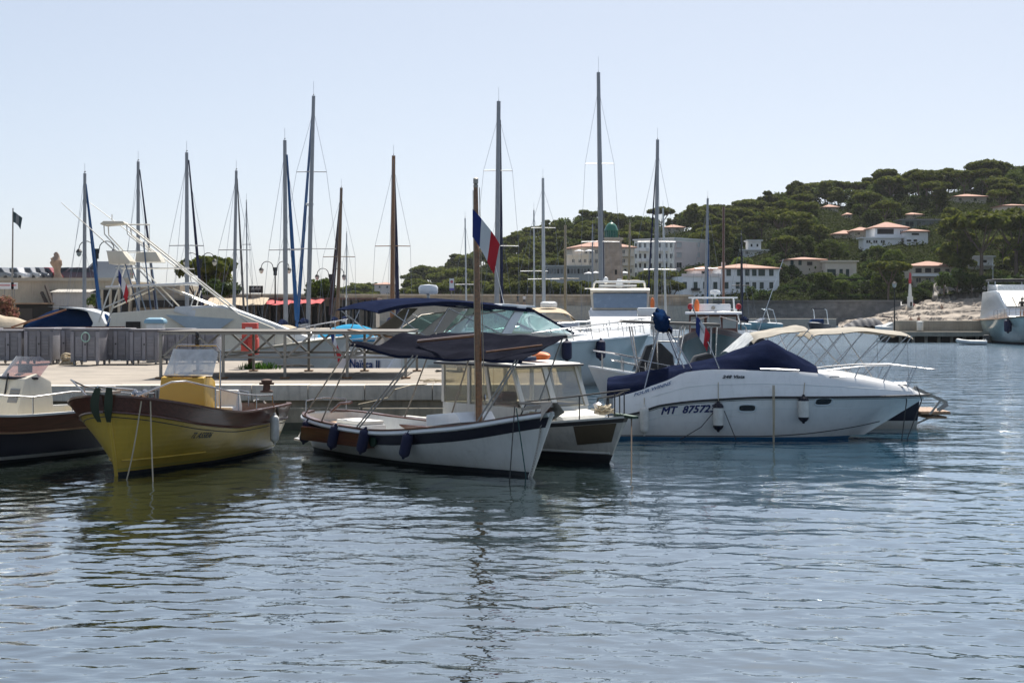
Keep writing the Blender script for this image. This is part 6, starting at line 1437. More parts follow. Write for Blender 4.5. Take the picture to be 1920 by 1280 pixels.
for px_, Y_, hd, lb in ((1405, 215, -170, 'small white speedboat nearest the trawler, by the low dock'), (1462, 222, -160, 'small white speedboat with a pale frame by the low dock'), (1545, 210, -120, 'blue and white speedboat with an arch by the low dock')):
    B = Boat('speedboat', lb, wx(px_, Y_), Y_, hd, 'boat', 'small speedboats by the low dock'); r = B.r
    H = Hull(6.0, ((0, .9), (1, 1.25)), ((0, 1.0), (.5, 1.15), (.85, .6), (1, .03)))
    h = MB(); H.patch(h, lambda u: 0, lambda u: 1, nu=16, nv=5); H.transom(h, lambda u: 0, lambda u: 1, 4); h.build('hull', NAVYP if px_ > 1500 else mat('aqua_hull', (.25, .45, .5), .3), r)
    h = MB(); H.deck(h, 0, 1, -.02, .15, 0, 14, 4); h.build('deck', WHITE, r)
    MB().slab([(2.4, 1.1), (2.6, 1.75), (2.7, 1.75), (4.0, 1.2)], .85).build('windscreen', GLSD if px_ < 1500 else BLUEC, r)
    for sd in (-1, 1): MB().tube([(1.0, sd * .95, 1.0), (1.6, sd * .9, 2.9), (2.4, sd * .8, 3.1)], .06, 6).build('arch_leg', WHITE, r)
    MB().bar((2.3, -.9, 3.1), (2.3, .9, 3.1), .5, .08, up=(0, 0, 1)).build('arch_top', WHITE if px_ < 1500 else NAVYC, r)
B = Boat('speedboat', 'white and green speedboat moored against the far pier', wx(1690, 149) + .5, 151, 182, 'boat'); r = B.r
H = Hull(2.6, ((0, 1.2), (1, 1.35)), ((0, 1.0), (.5, 1.1), (.85, .7), (1, .1)))
h = MB(); H.patch(h, lambda u: 0, H.df(.6), nu=14, nv=4); H.transom(h, lambda u: 0, H.df(.6), 3); h.build('hull', mat('green_hull', (.008, .028, .024)), r)
h = MB(); H.patch(h, H.df(.6), lambda u: 1, nu=14, nv=4); H.transom(h, H.df(.6), lambda u: 1, 3); H.deck(h, 0, 1, 0, .2, 0, 10, 4); h.build('topsides', WHITE, r)
MB().slab([(.7, 1.25), (.9, 1.75), (1.0, 1.75), (1.9, 1.3)], .8).build('windscreen', GLSM, r)
MB().tube([(.5, -.95, 1.2), (.7, -.9, 2.2), (1.9, -.85, 2.3), (1.9, .85, 2.3), (.7, .9, 2.2), (.5, .95, 1.2)], .05, 6).build('bimini_frame', NAVYC, r)
tp = MB(); tp.grid(lambda a, b: Vector((wx(1578 + 78 * a, 228), 226 + 4 * b, -.1 + (1.75 * math.sin(math.pi * min(1, .12 + b * .9)) * (.35 + .65 * min(1, a * 2.5)) * (1 - max(0, a - .85) * 4)) + .10 * math.sin(a * 40 + b * 6))), 46, 14)
tag(tp.build('covered_float', mat('grey_tarpaulin', (.06, .06, .07), .7, var=.3, bump=.4, bs=5)), 'long dark grey tarpaulin bundle floating before the limestone shelf', 'tarpaulin')

# ================================================================== PEOPLE (far away)
def person(label, wpos, face, pose, shirt, legs, skin=(.35, .21, .14), hair=(.03, .02, .015), h=1.74, hold=None):
    """one continuous skinned body; pose: 'stand', 'lean', 'sit'"""
    o = empty('person', wpos, face, label, 'person')
    J = {'pel': (0, 0, .95), 'che': (0, .0, 1.28), 'nek': (0, 0, 1.48), 'hed': (0, .01, 1.56), 'top': (0, .01, 1.72)}
    for s_, n_ in ((-1, 'l'), (1, 'r')):
        J['sh' + n_] = (s_ * .19, 0, 1.41); J['el' + n_] = (s_ * .25, .03, 1.14); J['ha' + n_] = (s_ * .26, .10, .88)
        J['hp' + n_] = (s_ * .10, 0, .9); J['kn' + n_] = (s_ * .11, .02, .49); J['an' + n_] = (s_ * .12, -.02, .08); J['to' + n_] = (s_ * .13, .15, .04)
    if pose == 'lean':
        for k in ('che', 'nek', 'hed', 'top', 'shl', 'shr'): x, y, z = J[k]; J[k] = (x, y + (z - .95) * .45, .95 + (z - .95) * .92)
        J['ell'] = (-.26, .42, 1.08); J['elr'] = (.26, .42, 1.08); J['hal'] = (-.2, .62, 1.0); J['har'] = (.2, .62, 1.0)
    if pose == 'sit':
        for k in list(J): x, y, z = J[k]; J[k] = (x, y, z - .80)
        for s_, n_ in ((-1, 'l'), (1, 'r')):
            J['kn' + n_] = (s_ * .14, .38, .45); J['an' + n_] = (s_ * .14, .62, .08); J['to' + n_] = (s_ * .14, .78, .04); J['el' + n_] = (s_ * .28, .16, .42); J['ha' + n_] = (s_ * .17, .36, .46)
    def skin_mesh(name, chain, rad, m, par):
        idx = {k: i for i, k in enumerate(rad)}; me = bpy.data.meshes.new(name); me.from_pydata([Vector(J[k]) * (h / 1.74) for k in rad], [(idx[a], idx[b]) for a, b in chain], [])
        ob = bpy.data.objects.new(name, me); C.objects.link(ob); md = ob.modifiers.new('s', 'SKIN'); sb = ob.modifiers.new('d', 'SUBSURF'); sb.levels = 1
        for i, k in enumerate(rad): me.skin_vertices[0].data[i].radius = rad[k] if isinstance(rad[k], tuple) else (rad[k], rad[k])
        me.skin_vertices[0].data[0].use_root = True
        dg = bpy.context.evaluated_depsgraph_get(); bpy.context.view_layer.update(); nm = bpy.data.meshes.new_from_object(ob.evaluated_get(dg)); bpy.data.objects.remove(ob)
        nm.materials.clear(); [nm.materials.append(q_) for q_ in m]; ob = bpy.data.objects.new(name, nm); C.objects.link(ob); ob.parent = par; nm.shade_smooth(); return ob
    rad = {'pel': (.15, .11), 'che': (.17, .11), 'nek': .055, 'hed': (.085, .1), 'top': (.07, .08)}
    ch = [('pel', 'che'), ('che', 'nek'), ('nek', 'hed'), ('hed', 'top')]
    for n_ in 'lr':
        rad.update({'sh' + n_: .065, 'el' + n_: .045, 'ha' + n_: .035, 'hp' + n_: .095, 'kn' + n_: .062, 'an' + n_: .045, 'to' + n_: .035})
        ch += [('che', 'sh' + n_), ('sh' + n_, 'el' + n_), ('el' + n_, 'ha' + n_), ('pel', 'hp' + n_), ('hp' + n_, 'kn' + n_), ('kn' + n_, 'an' + n_), ('an' + n_, 'to' + n_)]
    cl = [mat('skin_%d' % int(skin[0] * 100), skin, .6), mat('cloth_%02d%02d%02d' % tuple(int(c_ * 99) for c_ in shirt), shirt, .85), mat('cloth_%02d%02d%02d' % tuple(int(c_ * 99) for c_ in legs), legs, .85)]
    b_ = skin_mesh('body', ch, rad, cl, o); k_ = h / 1.74
    pz, nz_ = J['pel'][2] * k_, J['nek'][2] * k_; ez = J['ell'][2] * k_
    for p_ in b_.data.polygons:
        c_ = p_.center
        if pose == 'sit': p_.material_index = 2 if (c_.y < .2 and c_.z < .28) else (1 if (c_.z > pz and c_.z < nz_ - .03 and abs(c_.x) < .24) else 0)
        else: p_.material_index = 1 if (pz + .03 < c_.z < nz_ - .02 and abs(c_.x) < .25) else (2 if .52 * k_ < c_.z <= pz + .03 and abs(c_.x) < .22 else 0)
    hd = Vector(J['hed']) * k_
    MB().ball(hd + Vector((0, -.015, .10)), .098, .115, .10, 10, 7).build('hair', mat('hair_%d' % int(hair[0] * 100), hair, .8), o)
    return o
person('person in a dark top and pale shorts leaning on the yacht bow rail', YACHT.world((14.6, -1.0, 2.28)), R(160), 'lean', (.03, .03, .035), (.45, .45, .45))
person('person in a dark shirt standing on the breakwater walk, left of the pair', (wx(971, 236.5), 236.5, 3.56), R(20), 'stand', (.04, .05, .05), (.06, .06, .06), h=1.8)
person('person in a white shirt standing on the breakwater walk, right of the pair', (wx(983, 236), 236, 3.56), R(190), 'stand', (.6, .58, .58), (.06, .06, .07))
def on_rock(px_, py_):
    for k in range(400):
        Y = 246.5 + k * .1; z = rock((px_ - 1572) / 360, (Y - 246) / 44)
        if HY - (z.z - CZ) / z.y * F <= py_: return z
    return z
for px_, py_, fc, ps, sh_, lg_, lb in ((1712, 575, 200, 'sit', (.3, .05, .05), (.05, .05, .1), 'person sitting at the foot of the red and white beacon'), (1708, 604, 170, 'sit', (.35, .21, .14), (.02, .03, .08), 'sunbather sitting low on the limestone shelf, left of two'), (1723, 603, 150, 'sit', (.32, .19, .13), (.3, .02, .02), 'sunbather sitting low on the limestone shelf, right of two'), (1765, 580, 180, 'sit', (.3, .2, .14), (.05, .05, .06), 'sunbather sitting high on the limestone shelf below the cliff')):
    person(lb, on_rock(px_, py_), R(fc), ps, sh_, lg_)

# ================================================================== LEFT SHORE
SHORE = mat('shore_paving', (.33, .29, .24), .9, var=.2)
tag(MB().prism([(-170, 128), (wx(660, 128), 128), (wx(660, 232), 233), (-170, 233)], -1, 1.3).build('shore_quay', SHORE, smooth=False), 'paved shore quay behind the left sailing boats', kind='structure')
PLAS = mat('parking_plaster', (.46, .40, .31), .9, var=.3, vs_=.4, streak=.3)
pk = tag(MB().prism([(-150, 150), (wx(243, 150), 150), (wx(243, 150), 185), (-150, 185)], 1.3, 5.75).build('parking_terrace', PLAS, smooth=False), 'beige retaining wall carrying a row of parked cars', 'terrace', kind='structure')
MB().prism([(-150, 149.8), (wx(245, 150), 149.8), (wx(245, 150), 150.3), (-150, 150.3)], 5.75, 6.05).build('parapet', mat('parapet_stone', (.42, .38, .31), .9), pk, smooth=False)
tw = tag(MB().prism([(wx(245, 150), 151), (wx(640, 150), 153), (wx(640, 150), 156), (wx(245, 150), 156)], 1.3, 4.42).build('terrace_wall', STONE, smooth=False), 'old stone terrace wall behind the restaurants', 'wall', kind='structure')
MB().prism([(wx(243, 150), 151.5), (wx(330, 150), 151.7), (wx(330, 150), 156), (wx(243, 150), 156)], 4.42, 5.5).build('upper_wall', STONE, tw, smooth=False)
DRK = mat('dark_opening', (.015, .014, .013), .8)
MB().box(wx(176, 149.9), wx(240, 149.9), 149.72, 149.98, 2.6, 4.9).build('arcade_shade', DRK, pk)  # dark box on the wall face, its colour standing in for shade
for px_ in (192, 208, 224): MB().box(wx(px_, 149.8) - .12, wx(px_, 149.8) + .12, 149.55, 149.75, 2.6, 4.9).build('arcade_post', PLAS, pk)
MB().box(wx(250, 150.8), wx(420, 151), 150.78, 151.1, 3.2, 3.9).build('recess_shade', DRK, tw)  # flat dark box; shade of a recess put into its colour
# lean-to hut and timber
o = empty('hut', (wx(138, 147), 147, 1.3), 0, 'pale corrugated hut leaning against the beige retaining wall', 'hut')
MB().box(-1.7, 1.7, -1, 1.4, 0, 3.3).build('wall', mat('hut_grey', (.38, .37, .36), .8, streak=.3), o); MB().box(-1.1, -.2, -1.03, -.98, 0, 2.0).build('door', DRK, o)
h = MB()
for k in range(13): h.bar((-1.75 + k * .29, -1.3, 3.32), (-1.75 + k * .29, 1.5, 3.6), .2, .06)
h.build('roof', mat('hut_roof', (.5, .47, .42), .8), o)
for k, (a_, b_) in enumerate((((78, 548), (98, 590)), ((86, 535), (106, 590)), ((93, 545), (112, 585)))): tag(MB().bar(W(*a_, 149.2), W(*b_, 147.5), .25).build('timber', mat('old_timber', (.07, .055, .045), .9)), 'dark timber leaning on the wall, %s of three' % ('leftmost', 'middle one', 'rightmost')[k], 'timber', 'timbers leaning on the wall')
o = empty('shed', (wx(60, 146), 146, 1.3), 0, 'low dark boat shed with a rusty roof under the parked cars', 'shed')
MB().box(-2.4, 1.9, -.5, 2, 0, 2.2).build('wall', DRK, o); MB().box(-2.6, 2.1, -1, 2.2, 2.2, 2.32).build('roof', mat('rusty_sheet', (.3, .2, .13), .8, var=.4), o); MB().box(-1.2, .2, -.53, -.5, .2, 1.8).build('door', mat('shed_door', (.06, .05, .045), .8), o)
for px_, py_, w_, t_, lb in ((8, 533, 36, 'PORT', 'white sign with red letters at the left picture edge'), (27, 533, 12, None, 'narrow white sign with a red stroke beside the flagpole')):
    o = empty('sign', W(px_, 560, 143), 0, lb, 'sign', 'harbour signs'); ww = w_ / F * 143
    MB().box(-ww / 2, ww / 2, -.03, .03, .9, 1.5).build('board', FLW, o); MB().tube([(0, .06, -1), (0, .06, 1.4)], .05, 6).build('post', GALV, o)
    MB().box(-ww * .38, ww * .3, -.036, -.03, 1.2, 1.28).build('red_stroke', FLR, o)
o = empty('flagpole', (wx(21, 143), 143.2, 1.3), 0, 'grey flagpole at the left picture edge with a dark flag', 'flagpole')
MB().tube([(0, 0, 0), (.1, 0, wz(390, 143) - 1.3)], [.1, .06], 8).build('pole', GALV, o)
zt = wz(396, 143) - 1.3; fo = empty('harbour_flag', o.location, 0, 'small dark teal flag fluttering at the left edge', 'flag'); flag(fo, (.15, -.1, zt), (mat('flag_teal', (.03, .06, .07), .8), mat('flag_grey', (.18, .2, .22), .8), mat('flag_teal', (.03, .06, .07), .8)), 1.0, 1.15, .55, (1, -.1, 0), ('stripe', 'stripe', 'stripe'))
# statue
o = empty('statue', (wx(104, 152), 152.5, 5.75), 0, 'weathered stone figure on the parking terrace', 'statue')
SR = random.Random(3); secs = []
for k in range(15):
    t = k / 14; w_ = (.42, .5, .42, .36, .3, .3, .34, .4, .5, .55, .56, .46, .3, .26, .12)[k]; xo = .15 - .35 * t + (.12 if k > 11 else 0)
    secs.append([(xo + w_ * (.8 + .4 * SR.random()) * math.cos(a_), w_ * .8 * (.8 + .4 * SR.random()) * math.sin(a_), t * 2.9) for a_ in [i * .6283 for i in range(10)]])
MB().loft(secs).build('figure', mat('statue_stone', (.30, .22, .17), .9, var=.35, bump=.6, bs=5), o)
MB().box(-.6, .75, -.5, .5, 0, .15).build('plinth', LIMEG, o)
# double-armed lamps
def lamp(label, px_, ytop, Y):
    o = empty('double_lamp', (wx(px_, Y), Y, 1.3), 0, label, 'street lamp', 'black double lamps along the shore'); zt = wz(ytop, Y) - 1.3; w_ = 34 / F * Y * (113 / Y) ** .0 * (128 / 105 if px_ < 200 else 1) * (Y / 138) ** -1 * 1.0
    w_ = 1.35
    MB().tube([(0, 0, 0), (0, 0, zt - .55)], [.09, .055], 8).build('post', LP, o); MB().box(-.16, .16, -.04, .04, zt - 1.3, zt - .55).build('bracket', LP, o)
    for sd in (-1, 1):
        P = [(sd * .16, 0, zt - .9)] + [(sd * (w_ * .55 - w_ * .4 * math.cos(a_)), 0, zt - .55 + .55 * math.sin(a_)) for a_ in [i * .4488 for i in range(8)]]
        MB().tube(P, .035, 6).build('arm', LP, o)
        hd_ = MB().lathe([(.04, .0), (.12, -.05), (.24, -.22), (.22, -.26)], 10, (sd * w_ * .95, 0, zt - .55)).build('lamp_head', LP, o)
        MB().lathe([(.2, -.26), (.17, -.45), (.06, -.58)], 10, (sd * w_ * .95, 0, zt - .55)).build('lamp_glass', mat('lantern_glass', (.55, .55, .5), .3), hd_)
lamp('black double lamp behind the fishing tower, the tallest looking', 181, 452, 113.)
lamp('black double lamp in front of the umbrella pine', 375, 474, 136.)
lamp('black double lamp left of the twin blue furled sails', 516, 490, 143.)
lamp('black double lamp behind the brown mast', 620, 503, 147.)
# restaurants
o = empty('restaurant_row', (0, 0, 0), 0, 'low restaurant front with dark posts under awnings', 'building')
x0, x1 = wx(395, 146), wx(705, 146)
MB().box(x0, x1, 146, 150, 1.3, 3.9).build('wall', mat('cafe_wall', (.36, .30, .24), .9, var=.3), o); MB().box(x0 - .2, x1 + .2, 145.2, 150.5, 3.9, 4.1).build('roof', mat('cafe_roof', (.17, .09, .07), .8), o)
for k in range(24):
    xx = x0 + .3 + k * (x1 - x0 - .6) / 23
    MB().box(xx - .09, xx + .09, 144.9, 145.2, 1.3, 3.9).build('post', DRK, o)
    if k % 2 == 0: MB().box(xx + .15, xx + .55, 145.94, 146.0, 1.4, 3.3).build('opening', DRK, o)
def awning(label, px0, px1, y0, y1, m, Y=144.5):
    a_, b_ = wx(px0, Y), wx(px1, Y)
    t = empty('awning', ((a_ + b_) / 2, Y, 0), 0, label, 'awning', 'restaurant awnings'); hw = (b_ - a_) / 2
    MB().sheet(lambda u, v: Vector((hw * (2 * u - 1), 1.5 - 3 * v, wz(y0, Y) + (wz(y1, Y) - wz(y0, Y)) * v + .05 * math.sin(u * 16))), 20, 5, .03).build('cloth', m, t)
    for xx in (-hw + .1, 0, hw - .1): MB().tube([(xx, -1.45, 1.3), (xx, -1.45, wz(y1, Y))], .05, 6).build('post', DRK, t)
awning('beige awning right of the umbrella pine', 388, 500, 558, 572, BEIGEC, 142)
awning('red awning in front of the low restaurant', 468, 545, 563, 571, mat('red_awning', (.45, .05, .05), .8), 143.5)
awning('red awning behind the twin blue furled sails', 548, 605, 561, 569, mat('red_awning', (.45, .05, .05)), 143.5)
o = empty('menu_board', W(480, 549, 144), 0, 'black board sign above the beige awning', 'sign'); MB().box(-.65, .65, -.04, .04, 0, .66).build('board', DRK, o); MB().tube([(-.55, 0, -2.7), (-.55, 0, 0)], .05, 6).build('post', DRK, o); MB().tube([(.55, 0, -2.7), (.55, 0, 0)], .05, 6).build('post', DRK, o)
h = MB(); [h.box(-.45 + .1 * k, -.38 + .1 * k, -.046, -.04, .3, .3 + .1 * (1 + (k * 7) % 3)) for k in range(9)]; h.build('chalk_writing', mat('chalk', (.3, .3, .3), .9), o)
o = empty('harbour_sign', W(847, 552, 232), 0, 'tall white and violet sign on the breakwater', 'sign'); MB().box(-.35, .35, -.05, .05, .6, 2.4).build('board', FLW, o); MB().box(-.35, .35, -.06, -.05, .6, .95).build('violet_band', mat('violet', (.12, .09, .35), .6), o); MB().lathe([(.22, 0), (.22, .02)], 14, (0, -.05, 1.9), (0, -1, 0)).build('red_emblem', mat('pink_red', (.5, .12, .14), .6), o); MB().tube([(0, 0, -3.2), (0, 0, .6)], .05, 6).build('post', GALV, o)
# parked cars
def car(label, px_, Y, rz, paint, z=5.76, van=False):
    o = empty('parked_car', (wx(px_, Y), Y, z), rz, label, 'car', 'cars parked on the terrace'); L = 4.2 if not van else 5.4; hh = 1.48 if not van else 2.1
    prof = [(-L / 2, .35), (-L / 2 + .02, .85), (-L / 2 + .35, .95), (-L / 2 + .75, hh - .06), (-.2, hh), (.55, hh - .05), (1.15, .98), (L / 2 - .12, .82), (L / 2, .5), (L / 2 - .05, .3)]
    if van: prof = [(-L / 2, .35), (-L / 2, hh - .1), (-L / 2 + .15, hh), (1.0, hh), (1.75, 1.25), (L / 2 - .1, 1.05), (L / 2, .5), (L / 2 - .05, .3)]
    f = lambda x_, z_: .86 - .22 * max(0, z_ - .9)
    MB().slab(prof, f).build('body', paint, o, bevel=.05)
    for sd in (-1, 1):
        h = MB(); P = [(-L / 2 + .62, .98), (-L / 2 + .92, hh - .14), (.48, hh - .12), (.98, .99)] if not van else [(.6, 1.25), (.6, hh - .25), (1.0, hh - .25), (1.55, 1.25)]
        h.add([(x_, sd * (f(x_, z_) + .012), z_) for x_, z_ in P], [(0, 1, 2, 3)]); h.build('side_window', mat('car_glass', (.02, .025, .03), .08), o)
        for x_ in (-L * .3, L * .3): w_ = MB().lathe([(.05, -.1), (.3, -.1), (.33, -.05), (.33, .05), (.3, .1), (.05, .1)], 14, (x_, sd * .76, .33), (0, 1, 0)).build('wheel', RUBBER, o)
        MB().ball((L / 2 - .1, sd * .6, .68), .08, .15, .08, 8, 6).build('headlight', mat('headlight', (.6, .62, .65), .1), o)
        MB().ball((-L / 2 + .04, sd * .66, .82), .06, .12, .1, 8, 6).build('tail_light', FLR, o)
    if not van:
        for P in ([(.56, hh - .07), (1.12, .99)], [(-L / 2 + .72, hh - .1), (-L / 2 + .38, .97)]):
            h = MB(); (xa, za), (xb, zb) = P; e_ = .015 if xa > 0 else -.015
            h.add([(xa + e_, -f(xa, za) + .08, za), (xa + e_, f(xa, za) - .08, za), (xb + e_, f(xb, zb) - .06, zb), (xb + e_, -f(xb, zb) + .06, zb)], [(0, 1, 2, 3)]); h.build('windscreen', mat('car_glass', (.02, .025, .03), .08), o)
    else: MB().add([(1.02, -.7, hh - .05), (1.02, .7, hh - .05), (1.77, .75, 1.28), (1.77, -.75, 1.28)], [(0, 1, 2, 3)]).build('windscreen', mat('car_glass', (.02, .025, .03)), o)
cp = lambda n_, c_: mat(n_, c_, .2, .3, var=.04, coat=.6)
for px_, rz_, c_, lb in ((6, -30, cp('car_grey', (.14, .15, .16)), 'grey car nearest the left picture edge'), (38, -40, cp('car_white', (.6, .6, .6)), 'white car second from the left picture edge'), (62, -38, cp('car_silver', (.32, .33, .34)), 'silver car third from the left picture edge'), (80, -42, cp('car_dark', (.05, .055, .065)), 'dark blue car just left of the red one'), (97, -35, cp('car_red', (.28, .015, .02)), 'red car behind the stone figure'), (120, -150, cp('car_green', (.05, .07, .07)), 'dark car just right of the stone figure'), (140, -152, cp('car_plum', (.07, .04, .05)), 'plum car farthest right of the parked row')):
    car(lb, px_, 156, R(rz_), c_)
car('silver van parked alone at the right end of the terrace', 197, 157, R(182), cp('car_silver', (.32, .33, .34)), 5.76, True)

# ================================================================== BUILDINGS
TERRA = mat('terracotta_tiles', (.40, .225, .165), .85, var=.25, vs_=1.5, bump=.8, bs=5)
SHUT = mat('green_shutter', (.03, .055, .05), .6); WINP = mat('window_pane', (.03, .04, .05), .08, var=.2); BLIND = mat('white_blind', (.55, .56, .56), .7)
BLD = []        # (px0, px1, ytop, ybase, Y) for keeping trees off the fronts
class Building:
    def __init__(s, label, px0, px1, ytop, ybase, Y, depth, wallm, skew=0., cat='house', name='house', extend=2.5, fp=None, share=None):
        s.Y = Y; s.A = Vector((wx(px0, Y), Y, 0)); s.Bp = Vector((wx(px1, Y + skew), Y + skew, 0)); d = (s.Bp - s.A).normalized(); s.n = Vector((d.y, -d.x, 0)); s.d = d
        s.z1 = wz(ytop, Y); s.z0 = wz(ybase, Y) - extend; s.r = share.r if share else empty(name, (s.A.x, s.A.y, s.z0), 0, label, cat); s.dep = depth; s.wallm = wallm
        s.o = Vector(s.r.location); s.fp = fp or [s.A, s.Bp, s.Bp - s.n * depth, s.A - s.n * depth]
        if share: s.z0 = s.o.z; return
        MB().prism([(p.x - s.o.x, p.y - s.o.y) for p in s.fp], 0, s.z1 - s.z0).build('wall', wallm, s.r, smooth=False)
        BLD.append((px0, px1, ytop, ybase, Y))
    def at(s, px, py, off=0.):
        dr = Vector(((px - HX) / F, 1, -(py - HY) / F)); o = Vector((0, 0, CZ)); t = (s.A - o).dot(s.n) / dr.dot(s.n); return o + dr * t + s.n * off - s.o
    def win(s, xc, yc, w, h, kind='win', parent=None, off=.03):
        a, b, c, e = (s.at(xc + dx * w / 2, yc + dy * h / 2, off) for dx, dy in ((-1, 1), (1, 1), (1, -1), (-1, -1)))
        m = {'win': WINP, 'shut': SHUT, 'blind': BLIND, 'dark': DRK}[kind]
        fr = MB().add([p + s.n * .10 for p in (a, b, c, e)] + [a.lerp(c, .08) + s.n * .10, b.lerp(e, .08) + s.n * .10, c.lerp(a, .08) + s.n * .10, e.lerp(b, .08) + s.n * .10] + [a, b, c, e], [(0, 1, 5, 4), (1, 2, 6, 5), (2, 3, 7, 6), (3, 0, 4, 7), (0, 8, 9, 1), (1, 9, 10, 2), (2, 10, 11, 3), (3, 11, 8, 0)]).build('window', s.wallm if kind != 'shut' else SHUT, s.r, smooth=False)
        MB().add([a, b, c, e], [(0, 1, 2, 3)]).build('pane' if kind in ('win', 'dark') else ('shutter' if kind == 'shut' else 'blind'), m, fr, smooth=False)
        if kind == 'win' and w > 4: MB().bar(a.lerp(b, .5) + s.n * .05, e.lerp(c, .5) + s.n * .05, .08).build('mullion', s.wallm, fr)
    def row(s, x0, x1, n, yc, w, h, kind='win'):
        for i in range(n): s.win(x0 + (x1 - x0) * (i / (n - 1) if n > 1 else .5), yc + 0 * i, w, h, kind)
    def hip(s, hgt, over=.5, m=None, flat=False):
        z = s.z1 - s.z0; c = [Vector((p.x - s.o.x, p.y - s.o.y, z)) for p in s.fp]; ce = sum(c, Vector()) / 4
        e = [p + (p - ce).normalized() * over * 1.3 for p in c]
        if flat:
            MB().prism([(p.x, p.y) for p in e], z + .003, z + .3).build('roof', m or s.wallm, s.r, smooth=False); return
        l1 = (c[1] - c[0]).length; k = min(.45, s.dep / 2 / l1)
        m0, m1 = (c[0] + c[3]) / 2, (c[1] + c[2]) / 2; r0 = m0.lerp(m1, k) + Vector((0, 0, hgt)); r1 = m1.lerp(m0, k) + Vector((0, 0, hgt))
        dn = [p - Vector((0, 0, .22)) for p in e]
        rf = MB().add(e + [r0, r1] + dn, [(0, 1, 5, 4), (1, 2, 5), (2, 3, 4, 5), (3, 0, 4), (0, 6, 7, 1), (1, 7, 8, 2), (2, 8, 9, 3), (3, 9, 6, 0), (6, 9, 8, 7)]).build('roof', m or TERRA, s.r, smooth=False)
        return rf
    def slabpx(s, x0, x1, y0, y1, dep, m, nm, off=0.):
        a, b = s.at(x0, y1, off), s.at(x1, y1, off); zt = s.at(x0, y0, off).z
        MB().add([a, b, b + s.n * dep, a + s.n * dep] + [Vector((p.x, p.y, zt)) for p in (a, b, b + s.n * dep, a + s.n * dep)], [(0, 1, 2, 3), (4, 7, 6, 5), (0, 4, 5, 1), (1, 5, 6, 2), (2, 6, 7, 3), (3, 7, 4, 0)]).build(nm, m, s.r, smooth=False)
    def chimney(s, px, ytop):
        p = s.at(px, ytop, -s.dep * .5); MB().box(p.x - .35, p.x + .35, p.y - .3, p.y + .3, s.z1 - s.z0 - .2, p.z).build('chimney', s.wallm, s.r)
WH = mat('white_render', (.80, .80, .80), .9, var=.06, streak=.08, vs_=.3); PK = mat('pink_render', (.74, .64, .61), .9, var=.06, vs_=.3, streak=.08); CRM = mat('cream_render', (.68, .60, .50), .9, var=.1, vs_=.3, streak=.1); BGE = mat('beige_render', (.52, .45, .36), .9, var=.1, vs_=.3, streak=.1); GRW = mat('grey_green_render', (.78, .80, .77), .9, var=.06, vs_=.3)
# white villa with the green shutters
V = Building('long white villa with green shutters and a terracotta roof on the seawall', 1352, 1461, 502, 566, 304, 11, WH, 2, extend=1)
V.hip(.95); V.chimney(1372, 490)
for xc in (1366, 1386, 1401, 1414, 1428, 1446): V.win(xc, 511, 8 if xc != 1428 else 12, 12, 'shut')
for xc in (1362, 1383, 1401, 1414, 1428, 1446): V.win(xc, 535, 7, 12, 'shut')
for xc in (1374, 1392, 1414, 1430): V.win(xc, 557, 7, 11, 'dark')
V.slabpx(1352, 1461, 525.5, 526.5, .12, WH, 'string_course'); V.slabpx(1352, 1461, 548, 549, .12, WH, 'string_course')
V2 = Building('low left wing of the white villa with a balustraded terrace', 1280, 1350, 518, 566, 302, 10, WH, 1, extend=1)
for xc in (1284, 1304, 1322, 1341): V2.win(xc, 535, 7, 13, 'shut')
for xc in (1272 + 14, 1318): V2.win(xc, 557, 7, 12, 'dark')
V2.slabpx(1278, 1352, 513, 518, .3, PK, 'balustrade', .0); V2.slabpx(1296, 1311, 540, 545, .6, DRK, 'balcony')
V3 = Building('pink top storey set back above the villa terrace', 1305, 1350, 505, 519, 309, 6, PK, 1, extend=.5); V3.hip(.7); V3.win(1318, 512, 7, 8, 'dark')
# apartment block: two faces
Ya = 352
P0, P1, P2 = (Vector((wx(a_, b_), b_, 0)) for a_, b_ in ((1189, Ya + 9), (1264, Ya), (1331, Ya + 12)))
Ap = Building('white and pink apartment block with balconies right of the lighthouse', 1189, 1264, 451, 532, Ya + 9, 12, GRW, -9, 'apartment block', 'apartment_block', 3, [P0, P1, P2, P0 + P2 - P1]); Ap.hip(0, .3, WH, True)
Ap2 = Building('', 1264, 1331, 451, 532, Ya, 12, PK, 12, share=Ap)
Ap2.slabpx(1264.4, 1330.6, 451.5, 536, .06, PK, 'pink_wall'); BLD.append((1264, 1331, 451, 532, Ya))
for k, yc in enumerate((460, 480, 498, 515)):
    Ap.win(1193, yc, 4, 9, 'win')
    for xc in (1201, 1210, 1221, 1238, 1246, 1250): Ap.win(xc, yc, 5, 10, 'dark' if k else 'win')
    Ap.win(1259, yc, 5, 10, 'win')
    for x0, x1 in ((1197, 1217), (1233, 1253)): Ap.slabpx(x0, x1, yc + 6, yc + 11, 1.1, WH, 'balcony')
for k, yc in enumerate((459, 478, 497)): Ap2.win(1272, yc, 11, 11, 'blind' if k < 2 else 'win', off=.1); Ap2.win(1309, yc, 6, 10, 'blind', off=.1)
